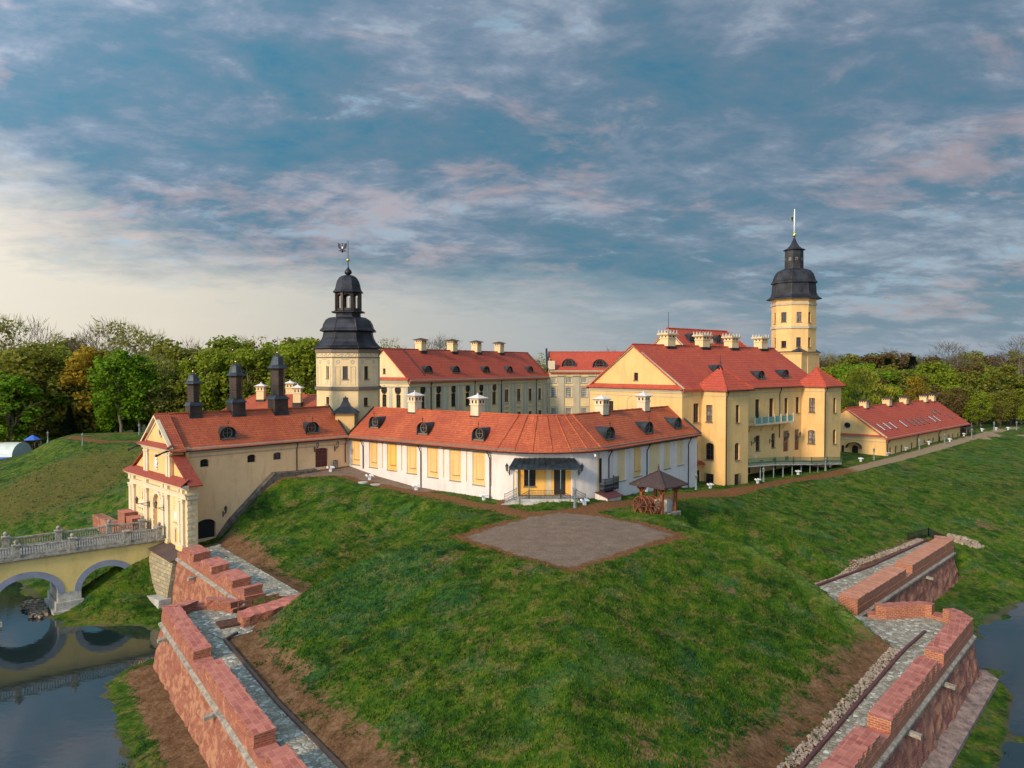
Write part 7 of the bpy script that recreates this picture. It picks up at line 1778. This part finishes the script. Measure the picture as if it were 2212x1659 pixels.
# ================================================================== LAMPS AND FLOODLIGHTS
def lamps():
    spots = [('P', 928, 655, 'grey cast iron lamp post in front of the black canopy porch'), ('5', 1000, 1303, 'lamp post at the corner of white gallery and yellow main block'), ('5', 1525, 1240, 'lamp post below the left end of the green terrace railing'),
             ('5', 2008, 1155, 'lamp post beside the right corner turret of the main block'), ('R', 515, 1335, 'lamp post in front of the arched barrack door'), ('R', 1002, 1228, 'lamp post near the first third of the barrack side wall'),
             ('R', 1273, 1165, 'lamp post near the middle of the barrack side wall'), ('R', 1562, 1100, 'lamp post at the far end of the barrack'), ('R', 1803, 960, 'lamp post on the skyline of the right rampart beyond the barrack'), ('R', 2045, 935, 'rightmost lamp post at the end of the gravel path'),
             ('1', 410, 1095, 'lamp post on the left edge of the far left bastion'), ('1', 708, 1150, 'lamp post in the middle of the far left bastion rim'), ('1', 1193, 1045, 'lamp post on the far left bastion before the dark trees')]
    first = None
    for s, x, y, lb in spots:
        p = on_ground(*px(s, x, y), 0); p.z = sample_h(p.x, p.y)
        if s == 'R' and x > 1700: p = atY(*px(s, x, y), 215); p.z = sample_h(p.x, p.y)
        if s == '1': p = atY(*px(s, x, y), {410: 166, 708: 156, 1193: 176}[x]); p.z = sample_h(p.x, p.y)
        if first is None:
            root = empty('lamp_post', p, lb, 'street lamp', 'cast iron lamp posts on the ramparts'); first = root
            m = MB(); m.lathe((0, 0), [(.24, -.2), (.24, .12), (.18, .2), (.20, .55), (.13, .65), (.12, 1.15), (.17, 1.2), (.08, 1.3), (.08, 1.6)], 8); m.build('pedestal', M['lamp_green'], root, world_space=False)
            m = MB(); m.lathe((0, 0), [(.09, 1.58), (.17, 1.62), (.16, 1.68)], 6)
            for k in range(6): a = k*math.pi/3; m.bar((.13*math.cos(a), .13*math.sin(a), 1.66), (.23*math.cos(a), .23*math.sin(a), 2.25), .03)
            m.lathe((0, 0), [(.29, 2.25), (.2, 2.36), (.08, 2.5), (.02, 2.68)], 6); hd = m.build('lantern', M['lamp_green'], root, world_space=False)
            m = MB(); m.lathe((0, 0), [(.11, 1.67), (.21, 2.24)], 6); g_ = m.build('lantern_glass', M['curtain'], hd, world_space=False)
        else: r = copy_tree(first); r.location = p; r['label'] = lb
    fl = [('4', 265, 1225, 'white floodlight near the left end of the gallery path'), ('4', 628, 1305, 'white floodlight at the second gallery downpipe'), ('4', 1155, 1382, 'white floodlight left of the porch stairs'), ('P', 1020, 634, 'white floodlight just right of the porch lamp post'),
          ('5', 1110, 1292, 'white floodlight under the grated turret window'), ('5', 1480, 1252, 'white floodlight left of the terrace lamp post'), ('5', 1795, 1185, 'white floodlight in front of the terrace posts'), ('5', 2045, 1128, 'white floodlight at the right turret corner'),
          ('R', 375, 1352, 'white floodlight beside the arched barrack door'), ('R', 660, 1288, 'white floodlight at the near barrack corner'), ('R', 855, 1232, 'white floodlight before the third barrack window'), ('R', 1105, 1168, 'white floodlight at the barrack ramp wall'),
          ('R', 1328, 1137, 'white floodlight before the middle barrack windows'), ('R', 1480, 1078, 'white floodlight at the far barrack porch'), ('R', 1675, 1015, 'first white floodlight beyond the barrack'), ('R', 1825, 960, 'second white floodlight beyond the barrack on the skyline'),
          ('R', 1955, 935, 'last white floodlight on the right skyline before the end lamp'), ('2', 1718, 1030, 'white floodlight below the dark red gatehouse door'), ('5', 612, 1318, 'white floodlight behind the well pavilion')]
    first = None
    for s, x, y, lb in fl:
        p = on_ground(*px(s, x, y), 0); p.z = sample_h(p.x, p.y)
        if s == 'R' and x > 1600: p = atY(*px(s, x, y), 212 if x < 1700 else 216); p.z = sample_h(p.x, p.y)
        if first is None:
            root = empty('floodlight', p, lb, 'floodlight', 'white floodlights along the castle walls', R(30)); root.scale = (.82, .82, .82); first = root
            m = MB(); m.box((0, 0), .42, .34, -.2, .75, 0); m.build('stand', M['white_paint'], root, world_space=False)
            for sx in (-1, 1):
                m = MB(); m.box8([(sx*.25-.2, -.35, .70), (sx*.25+.45*sx-.0, -.35, .62), (sx*.25+.45*sx, .25, .80), (sx*.25-.2, .25, .88), (sx*.25-.2, -.35, .86), (sx*.25+.45*sx, -.35, .80), (sx*.25+.45*sx, .25, .96), (sx*.25-.2, .25, 1.04)]); m.build('lamp_head', M['white_paint'], root, world_space=False)
        else: r = copy_tree(first); r.location = p; r['label'] = lb
lamps()
def parasol():
    p = atY(*px('1', 280, 1118), 184); root = empty('parasol', p-Vector((0, 0, 3.0)), 'blue parasol at the foot of the far left bastion', 'parasol'); c = (p.x, p.y); m = MB(); m.lathe(c, [(1.9, p.z+.1), (1.85, p.z+.2), (.1, p.z+1.3)], 8); m.build('canopy', M['blue_cloth'], root); m = MB(); m.tube([(p.x, p.y, p.z-10), (p.x, p.y, p.z+1.2)], .06, 6); m.build('pole', M['iron'], root)
    q = atY(*px('1', 40, 1215), 188); root = empty('event_tent', q-Vector((0, 0, 3.0)), 'pale round-topped tent among the trees at the left edge', 'tent'); m = MB(); n = 12
    cols = [[(q.x-4.5+9*t, q.y+4*math.cos(math.pi*k/n), q.z-1.0+3.4*math.sin(math.pi*k/n)) for k in range(n+1)] for t in (0, .33, .66, 1)]; sweep(m, cols); m.build('canopy', M['white_cloth'], root); m = MB(); m.box((q.x, q.y-.5), 10, 8, q.z-8, q.z-.95); m.build('base', M['blue_cloth'], root)
parasol()

def manholes():
    for (s_, x, y, lb) in (('4', 215, 1246, 'pale round manhole cover on the gallery path, the left one'), ('4', 310, 1264, 'pale round manhole cover on the gallery path, the right one')):
        p = on_ground(*px(s_, x, y), 0); z = sample_h(p.x, p.y); m = MB(); m.lathe((p.x, p.y), [(.75, z-.2), (.75, z+.06), (.68, z+.10), (.1, z+.11)], 16); tag(m.build('manhole_cover', M['concrete']), lb, 'manhole cover')
    u, z = GW.hit('2', 1745, 985); q = GW.p(u, .5, 0); gz = sample_h(q.x, q.y); r = empty('display_case', (q.x, q.y, gz), 'small dark framed glass case beside the dark red gatehouse door', 'case')
    m = MB()
    for dx in (-.25, .25):
        for o in (.3, .7): m.bar(GW.p(u+dx, o, gz-.1), GW.p(u+dx, o, gz+1.35), .05)
    for zz in (gz+.1, gz+1.35):
        for o in (.3, .7): m.bar(GW.p(u-.25, o, zz), GW.p(u+.25, o, zz), .05)
    m.build('frame', M['iron'], r); m = MB(); fbox(m, GW, u-.22, u+.22, .34, .66, gz+.12, gz+1.32); m.build('glass_box', M['curtain'], r)
manholes()
# ================================================================== TREES
def leaf_mat(name, c, var=.5):
    m, nt, b = newmat(name); g = NG(nt); p = g.pos()
    oi = g.n('ShaderNodeObjectInfo').outputs['Random']
    n1 = g.noise(p, .35, 3); n2 = g.noise(p, 1.6, 2)
    k = g.math('ADD', g.math('MULTIPLY', n1, .55), g.math('ADD', g.math('MULTIPLY', n2, .35), g.math('MULTIPLY', oi, .10)))
    d = tuple(x*(1-var) for x in c); l = tuple(min(1, x*(1+var)) for x in c)
    g.L.new(g.ramp(k, [(.34, d), (.52, c), (.70, l)]), b.inputs['Base Color']); b.inputs['Roughness'].default_value = .75; b.inputs['Specular IOR Level'].default_value = .2
    tl = g.n('ShaderNodeBsdfTranslucent'); g.L.new(b.inputs['Base Color'].links[0].from_socket, tl.inputs['Color']); mx = g.n('ShaderNodeMixShader'); mx.inputs[0].default_value = .5
    out = [n_ for n_ in nt.nodes if n_.type == 'OUTPUT_MATERIAL'][0]; g.L.new(b.outputs[0], mx.inputs[1]); g.L.new(tl.outputs[0], mx.inputs[2]); g.L.new(mx.outputs[0], out.inputs['Surface'])
    return m
LEAF = {'leafy': leaf_mat('spring_green_leaves', (.15, .27, .012)), 'yellow': leaf_mat('amber_leaves', (.34, .23, .02)), 'olive': leaf_mat('olive_leaves', (.20, .20, .026)), 'lime': leaf_mat('lime_leaves', (.23, .28, .02)),
        'bare': leaf_mat('bare_twigs', (.16, .125, .08)), 'conifer': leaf_mat('dark_needles', (.018, .035, .016)), 'willow': leaf_mat('willow_leaves', (.34, .33, .03)), 'russet': leaf_mat('russet_leaves', (.16, .105, .035)), 'budding': leaf_mat('pale_budding_leaves', (.30, .29, .07))}
def limb(mb, a, b, r0, r1, rnd, seg=4, n=5, wob=.06):
    pts_ = []; L = (b-a).length
    for i in range(seg+1):
        t = i/seg; q = a.lerp(b, t)
        if 0 < i < seg: q += Vector((rnd.uniform(-1, 1), rnd.uniform(-1, 1), rnd.uniform(-.5, .5)))*L*wob
        pts_.append(q)
    mb.tube(pts_, [r0+(r1-r0)*i/seg for i in range(seg+1)], n, cap=False); return pts_
def tree_meshes(kind, seed):
    rnd = random.Random(seed); H_ = 22.0; tr = MB(); cr = MB()
    if kind == 'conifer':
        limb(tr, Vector((0, 0, -1)), Vector((0, 0, 21)), .35, .05, rnd, 5, 6, .005)
        for i in range(1500):
            t = rnd.random()**.8; z = 2.5+18.8*t; rr = (1-t)*3.6*rnd.uniform(.45, 1.08)+.1; a = rnd.uniform(0, 6.283); c = Vector((rr*math.cos(a), rr*math.sin(a), z-rr*.25)); d = Vector((math.cos(a), math.sin(a), -.35)).normalized(); s = Vector((-math.sin(a), math.cos(a), rnd.uniform(-.3, .3))); w_, l_ = rnd.uniform(.25, .5), rnd.uniform(.5, 1.1)
            cr.face([c-s*w_-d*l_*.5, c+s*w_-d*l_*.5, c+s*w_*.3+d*l_*.5, c-s*w_*.3+d*l_*.5])
        return tr, cr
    fork = rnd.uniform(6, 9) if kind != 'willow' else 4; lean = Vector((rnd.uniform(-.8, .8), rnd.uniform(-.8, .8), 0))
    top = Vector((lean.x, lean.y, fork)); limb(tr, Vector((0, 0, -1.5)), top, .42, .30, rnd, 4, 7, .02)
    tips = []; nl = rnd.randint(5, 7); R_ = rnd.uniform(4.4, 5.6) if kind != 'willow' else 6.0
    for i in range(nl):
        a = 6.283*i/nl+rnd.uniform(-.4, .4); e = R_*rnd.uniform(.35, .8); z = rnd.uniform(13, 19); b = Vector((lean.x+e*math.cos(a), lean.y+e*math.sin(a), z)); P = limb(tr, top-Vector((0, 0, rnd.uniform(0, 2.5))), b, .2, .06, rnd); tips.append(b)
        for q in P[2:]:
            for _ in range(2):
                v = Vector((rnd.uniform(-1, 1), rnd.uniform(-1, 1), rnd.uniform(.1, 1)))*rnd.uniform(1.5, 3.6); limb(tr, q, q+v, .07, .02, rnd, 3, 4); tips.append(q+v)
    limb(tr, top, Vector((lean.x, lean.y, 19.5)), .24, .04, rnd, 5, 5, .04); tips.append(Vector((lean.x, lean.y, 20)))
    cen = []
    n_c = {'leafy': 95, 'yellow': 70, 'olive': 80, 'lime': 85, 'bare': 75, 'willow': 80, 'russet': 85, 'budding': 60}[kind]
    lo = 6 if kind not in ('willow', 'russet') else 3
    while len(cen) < n_c:
        a = rnd.uniform(0, 6.283); z = rnd.uniform(lo, 22.3); t = (z-lo)/(22.3-lo); prof = (math.sin(math.pi*min(1, t*.86+.10)))**.6; rr = R_*prof*rnd.uniform(.15, 1.12)**.7; cen.append(Vector((lean.x+rr*math.cos(a), lean.y+rr*math.sin(a), z)))
    if kind in ('bare', 'budding'):
        for c in cen:
            for _ in range(20):
                p = c+Vector((rnd.gauss(0, .8), rnd.gauss(0, .8), rnd.gauss(0, .7))); d = Vector((p.x-lean.x, p.y-lean.y, 2.2+rnd.uniform(-1, 3))).normalized()+Vector((rnd.uniform(-.5, .5), rnd.uniform(-.5, .5), rnd.uniform(-.2, .5))); d.normalize(); s = d.cross(Vector((rnd.uniform(-1, 1), rnd.uniform(-1, 1), rnd.uniform(-1, 1)))).normalized(); l_, w_ = rnd.uniform(.7, 1.7), rnd.uniform(.02, .045)
                cr.face([p-s*w_, p+s*w_, p+d*l_+s*w_*.4, p+d*l_-s*w_*.4])
        if kind == 'bare': return tr, cr
    per = {'leafy': 44, 'yellow': 40, 'olive': 32, 'lime': 40, 'willow': 46, 'russet': 38, 'budding': 16}[kind]
    for c in cen:
        cs = rnd.uniform(.75, 1.35)
        for _ in range(per):
            v = Vector((rnd.gauss(0, 1), rnd.gauss(0, 1), rnd.gauss(0, .75)));  v *= cs/max(1.0, v.length*.75)
            p = c+v; nrm = (v.normalized()*.8+Vector((rnd.uniform(-1, 1), rnd.uniform(-1, 1), rnd.uniform(-.3, 1.2)))).normalized()
            x = nrm.cross(Vector((rnd.uniform(-1, 1), rnd.uniform(-1, 1), rnd.uniform(-1, 1)))).normalized(); y = nrm.cross(x); s = rnd.uniform(.16, .34)*(.8 if kind == 'budding' else 1)
            if kind == 'willow': y = (y*.4+Vector((0, 0, -1))).normalized(); cr.face([p-x*s*.6, p+x*s*.6, p+x*s*.4+y*s*3, p-x*s*.4+y*s*3]); continue
            cr.face([p-x*s-y*s*.7, p+x*s-y*s*.7, p+x*s*.8+y*s, p-x*s*.8+y*s])
    return tr, cr
PROTO = {}
def proto(kind, v):
    if (kind, v) not in PROTO:
        tr, cr = tree_meshes(kind, hash((kind, v)) % 1000 if False else sum(map(ord, kind))*7+v); 
        def mk(mb, nm, mat):
            me = bpy.data.meshes.new(nm); me.from_pydata(mb.v, [], mb.f); me.materials.append(mat); me.polygons.foreach_set('use_smooth', mb.smooth); return me
        PROTO[(kind, v)] = (mk(tr, 'trunk', M['bark_pale'] if kind in ('leafy', 'lime', 'bare', 'budding') else M['bark']), mk(cr, 'crown', LEAF[kind]))
    return PROTO[(kind, v)]
NAMES = {'leafy': 'leafy_tree', 'yellow': 'amber_tree', 'olive': 'olive_tree', 'lime': 'lime_tree', 'bare': 'bare_tree', 'conifer': 'conifer', 'willow': 'willow_tree', 'russet': 'russet_tree', 'budding': 'budding_tree'}
NAMES['olive'] = 'broadleaf_tree'; NAMES['lime'] = 'broadleaf_tree'
DESC = {'leafy': 'bright green leafy tree', 'yellow': 'amber yellow leaved tree', 'olive': 'dull olive green tree', 'lime': 'yellow-green spring tree', 'bare': 'bare grey-brown leafless tree', 'conifer': 'dark pointed conifer', 'willow': 'rounded yellow willow', 'russet': 'russet brown tree', 'budding': 'thin pale budding tree'}
trnd = random.Random(11)
def plant(kind, x, y, ztop, label=None, group=None, fat=1.0, zone='wood'):
    g = sample_h(x, y)-.3; s = (ztop-g)/22.3; me_t, me_c = proto(kind, trnd.randint(0, 1))
    r = bpy.data.objects.new(NAMES[kind], None); COL.objects.link(r); r.location = (x, y, g); sx = s*fat*trnd.uniform(.92, 1.12); r.scale = (sx, sx, s); r.rotation_euler = (0, 0, trnd.uniform(0, 6.28))
    tag(r, label or '%s in the %s' % (DESC[kind], zone), 'tree', group or 'trees of the %s' % zone)
    for nm, me in (('trunk', me_t), ('crown', me_c)): o = bpy.data.objects.new(nm, me); COL.objects.link(o); o.parent = r
    return r
def plant_px(kind, xp, ytop, Y, **k):
    p = atY(xp, ytop, Y); return plant(kind, p.x, p.y, p.z, **k)
def forests():
    z1 = 'park wood beyond the left bastion and gatehouse'
    sil = [(-60, 712), (-15, 705), (25, 700), (70, 706), (112, 728), (150, 738), (190, 733), (225, 716), (262, 706), (300, 712), (335, 730), (372, 742), (410, 748), (450, 746), (488, 736), (520, 742), (556, 733), (590, 745), (625, 738), (662, 735), (700, 742), (740, 748)]
    kinds = ['bare', 'budding', 'budding', 'bare', 'budding', 'olive', 'bare', 'bare', 'budding', 'budding', 'budding', 'olive', 'bare', 'olive', 'lime', 'olive', 'budding', 'lime', 'olive', 'lime', 'olive', 'olive']
    for (x, y), k in zip(sil, kinds): plant_px(k, x, y, 232+trnd.uniform(-8, 8), zone=z1, fat=1.15)
    for i in range(30):
        x = -70+i*28+trnd.uniform(-9, 9); y = 762+trnd.uniform(-6, 18); plant_px(trnd.choice(['olive', 'lime', 'bare', 'lime', 'budding', 'olive']), x, y, 218+trnd.uniform(-5, 5), zone=z1, fat=1.25)
    for i in range(30):
        x = -70+i*27+trnd.uniform(-9, 9); y = 812+trnd.uniform(-14, 26); plant_px(trnd.choice(['olive', 'olive', 'lime', 'leafy', 'olive', 'bare', 'leafy']), x, y, 207+trnd.uniform(-4, 4), zone=z1, fat=1.2)
    for x, y, k, Y, fat, lb in ((178, 752, 'yellow', 206, 1.25, 'tall amber leaved tree, its forked trunk standing behind the far left bastion'), (212, 765, 'yellow', 210, 1.0, 'smaller amber tree touching the tall forked amber one'),
        (262, 762, 'leafy', 200, 1.25, 'large bright green tree left of the gatehouse roof'), (302, 772, 'leafy', 202, 1.15, 'bright green tree between the large green tree and the gatehouse gable'), (20, 815, 'leafy', 190, 1.3, 'bright green tree at the left edge above the event tent'),
        (-25, 800, 'lime', 192, 1.5, 'yellow-green tree cut by the left edge of the view'), (130, 838, 'leafy', 205, 1.4, 'low deep green tree under the amber tree'), (60, 760, 'olive', 203, 1.4, 'broad dull olive tree above the blue parasol'), (95, 745, 'olive', 205, 1.3, 'dull olive tree left of the amber tree'),
        (150, 872, 'conifer', 198, 1.5, 'grey-green conifer at the foot of the amber tree'), (350, 770, 'budding', 205, 1.2, 'pale trunked tree just left of the first wooden turret chimney'), (430, 772, 'lime', 206, 1.3, 'yellow-green tree between the first two wooden turret chimneys'), (470, 760, 'lime', 204, 1.3, 'yellow-green tree behind the second wooden turret chimney'),
        (545, 755, 'lime', 205, 1.3, 'yellow-green tree left of the third wooden turret chimney'), (640, 748, 'lime', 206, 1.3, 'yellow-green tree right of the third wooden turret chimney'), (672, 742, 'lime', 203, 1.2, 'yellow-green tree touching the clock tower eaves on the left'),
        (75, 860, 'olive', 196, 1.2, 'small olive tree behind the blue parasol')):
        plant_px(k, x, y, Y, label=lb, fat=fat)
    z0 = 'trees on the horizon behind the palace roofs'
    for i in range(22):
        x = 700+i*52+trnd.uniform(-15, 15); y = 768+trnd.uniform(-3, 10)
        plant_px(trnd.choice(['bare', 'budding', 'olive']), x, y, 350+trnd.uniform(-12, 12), zone='wood line behind the palace roofs', fat=1.2)
    plant_px('budding', 838, 738, 215, label='thin pale tree top peeping between clock tower and courtyard wing'); plant_px('bare', 950, 741, 300, label='bare tree top above the courtyard wing between its first and second chimneys', fat=1.1); plant_px('bare', 975, 744, 305, label='bare tree top above the courtyard wing at its second chimney', fat=1.1); plant_px('bare', 918, 748, 302, label='bare tree top right of the first courtyard wing chimney')
    z2 = 'right hand park wood behind the barrack'
    for Y, y0, n, ks in ((395, 768, 26, ['bare', 'olive', 'conifer', 'bare', 'budding', 'russet']), (350, 776, 24, ['olive', 'bare', 'budding', 'russet', 'conifer', 'lime']), (312, 792, 22, ['olive', 'olive', 'bare', 'leafy', 'russet', 'lime']),
                         (280, 812, 18, ['olive', 'lime', 'russet', 'olive', 'leafy']), (252, 838, 15, ['olive', 'lime', 'olive', 'russet', 'leafy']), (232, 868, 9, ['olive', 'lime', 'leafy'])):
        for i in range(n):
            x = (1745 if Y > 260 else 1820)+(2290-(1745 if Y > 260 else 1820))*(i+.5)/n+trnd.uniform(-8, 8)
            if Y < 240 and x < 2080: continue
            y = y0+trnd.uniform(-8, 10)
            if Y < 285: y += (12 if x < 1850 else 0)
            plant_px(trnd.choice(ks), x, y, Y+trnd.uniform(-10, 10), zone=z2, fat=1.5 if Y < 300 else 1.35)
    for x, y, k, Y, fat, lb in ((1866, 794, 'willow', 238, 1.5, 'large rounded yellow willow just right of the corner turret roof'), (1982, 815, 'yellow', 245, 1.0, 'bright yellow tree behind the third barrack chimney'), (2062, 842, 'russet', 232, 1.5, 'russet brown tree right of the last barrack chimney'),
        (2040, 750, 'bare', 330, 1.5, 'tall round bare tree standing out of the right skyline'), (2196, 742, 'bare', 300, 1.6, 'tall dark bare tree at the right edge of the view'), (1918, 768, 'conifer', 330, 1.8, 'dark pine left in the pair on the right skyline'), (1972, 764, 'conifer', 335, 1.9, 'dark pine right in the pair on the right skyline'),
        (2120, 850, 'lime', 228, 1.5, 'yellow-green tree above the far end of the gravel path'), (2160, 790, 'olive', 262, 1.8, 'broad olive tree near the right edge'), (1925, 838, 'lime', 236, 1.4, 'yellow-green bushy tree behind the first two barrack chimneys')):
        plant_px(k, x, y, Y, label=lb, fat=fat)
forests()
def distant_wood():
    rnd = random.Random(9); m = MB()
    for _ in range(620):
        Y = rnd.uniform(440, 900); X = rnd.uniform(-1.0, 1.0)*Y*.95; zt = CAMZ+rnd.uniform(-6, 3)*Y/600; g = -6.0
        for k in range(46):
            t = rnd.random(); z = g+2+(zt-g-2)*t; rr = 7*math.sin(math.pi*min(1, t*.85+.12))**.6*rnd.uniform(.5, 1.1); a = rnd.uniform(0, 6.283); p = Vector((X+rr*math.cos(a), Y+rr*math.sin(a), z)); n = Vector((math.cos(a), math.sin(a), rnd.uniform(0, 1.2))).normalized(); x = n.cross(Vector((rnd.uniform(-1, 1), rnd.uniform(-1, 1), 1))).normalized(); y = n.cross(x); s = rnd.uniform(1.0, 2.2)
            m.face([p-x*s-y*s*.7, p+x*s-y*s*.7, p+x*s*.7+y*s, p-x*s*.8+y*s*.9])
    tag(m.build('distant_wood', LEAF['olive'], uv=False), 'far dark belt of woodland closing the horizon', 'wood', kind='stuff')
distant_wood()
# ------------------------------------------------------------------ grass tufts on the near slopes
def tufts():
    r = np.random.default_rng(5); m = MB(); rnd = random.Random(3); n = 0
    V = []; F = []
    def scatter(count, x0, x1, y0, y1, hs, keep):
        nonlocal n
        c = 0
        for _ in range(count*4):
            if c >= count: break
            x = rnd.uniform(x0, x1); y = rnd.uniform(y0, y1)
            i = min(max(int(np.searchsorted(gx, x))-1, 0), NX-2); j = min(max(int(np.searchsorted(gy, y))-1, 0), NY-2)
            if is_plaza[j, i] or is_path[j, i] or dwall[j, i] < 3.6 or soil[j, i] > .45 or H[j, i] < -12.3: continue
            if CAREA[j, i]: continue
            if LANEM[j, i]: continue
            z = sample_h(x, y); c += 1; nb = rnd.randint(3, 5); hh = hs*rnd.uniform(.5, 1.3)
            for _b in range(nb):
                a = rnd.uniform(0, 6.283); w_ = rnd.uniform(.06, .12)*hs/.2; dx, dy = math.cos(a)*w_, math.sin(a)*w_; lx, ly = rnd.uniform(-.5, .5)*hh, rnd.uniform(-.5, .5)*hh; ox, oy = rnd.uniform(-.15, .15), rnd.uniform(-.15, .15); b = len(V)
                V.extend([(x+ox-dx, y+oy-dy, z-.05), (x+ox+dx, y+oy+dy, z-.05), (x+ox+lx, y+oy+ly, z+hh)]); F.append((b, b+1, b+2))
    scatter(26000, -32, 42, 30, 84, .13, None); scatter(6000, -60, 40, 84, 104, .15, None); scatter(4000, 20, 90, 84, 140, .18, None); scatter(3000, -46, -16, 30, 90, .14, None); scatter(1500, -110, -56, 105, 160, .2, None)
    me = bpy.data.meshes.new('grass_tufts'); me.from_pydata(V, [], F); me.materials.append(LEAF_G); o = bpy.data.objects.new('grass_tufts', me); COL.objects.link(o); tag(o, 'coarse grass tufts over the rampart slopes', 'grass', kind='stuff')
CAREA = inside(castle_area)
yard = [V2(FOOTL[2]), V2(FOOTL[3]), V2(FOOTL[4]), V2(FOOTL[5]), V2(FOOTL[6]), V2(TIPF), V2(FOOTR[0]), V2(FOOTR[1]), V2(FOOTR[2]), V2(FOOTR[3]), V2(FOOTR[4]), V2(FOOTR[5])]+[V2(p) for p in (WR[9], WR[8], WR[7], WR[6], WR[5], WR[4], WR[3], WR[2], WR[1], WR[0], WL[6], WL[5], WL[4], WL[3], WL[2], WL[1], WL[0])]+[V2(FOOTL[0]), V2(FOOTL[1])]
LANEM = inside(yard)
def tuft_mat():
    m, nt, b = newmat('grass_blades'); g = NG(nt); p = g.pos()
    g.L.new(g.mix(.25, grass_colour(g, p, g.noise(p, .75, 6, .65), g.noise(p, 3.2, 5, .7)), (.05, .11, .01)), b.inputs['Base Color']); b.inputs['Roughness'].default_value = .9; b.inputs['Specular IOR Level'].default_value = .1; return m
LEAF_G = tuft_mat()
tufts()

def weed_clumps():
    rnd = random.Random(21); V = []; F = []; MI = []
    def put(x, y, r_, h, mi):
        z = sample_h(x, y)
        for _ in range(int(26*r_/.5)):
            a = rnd.uniform(0, 6.283); q = r_*rnd.random()**.5; px_, py_ = x+q*math.cos(a), y+q*math.sin(a); zz = z+h*rnd.uniform(.1, 1)*(1-(q/r_)**2*.6)
            n = Vector((rnd.uniform(-1, 1), rnd.uniform(-1, 1), rnd.uniform(.2, 1.3))).normalized(); u = n.cross(Vector((rnd.uniform(-1, 1), rnd.uniform(-1, 1), .3))).normalized(); v = n.cross(u); s = rnd.uniform(.05, .12); c = Vector((px_, py_, zz)); b = len(V)
            V.extend([tuple(c-u*s), tuple(c+v*s*.6), tuple(c+u*s), tuple(c-v*s*.6)]); F.append((b, b+1, b+2, b+3)); MI.append(mi)
    for _ in range(5200):
        x = rnd.uniform(-30, 42); y = rnd.uniform(31, 92); i = int(np.searchsorted(gx, x))-1; j = int(np.searchsorted(gy, y))-1
        if is_plaza[j, i] or is_path[j, i] or LANEM[j, i] or CAREA[j, i] or dwall[j, i] < 3.5: continue
        wv = vn[j, i]+.6*weed[j, i]; 
        if wv < .16 or rnd.random() > .55: continue
        put(x, y, rnd.uniform(.25, .7), rnd.uniform(.12, .34), 0 if weed[j, i] > .3 or rnd.random() < .3 else 1)
    me = bpy.data.meshes.new('weed_clumps'); me.from_pydata(V, [], F); me.materials.append(LEAF['weed']); me.materials.append(LEAF['weed2']); me.polygons.foreach_set('material_index', MI); o = bpy.data.objects.new('weed_clumps', me); COL.objects.link(o); tag(o, 'dark leafy weed clumps scattered over the bastion slope', 'weeds', kind='stuff')
LEAF['weed'] = leaf_mat('nettle_leaves', (.030, .120, .040)); LEAF['weed2'] = leaf_mat('lush_weed_leaves', (.055, .125, .010))
vn = vnoise(5.0, 31)+.5*vnoise(1.8, 32)
weed_clumps()
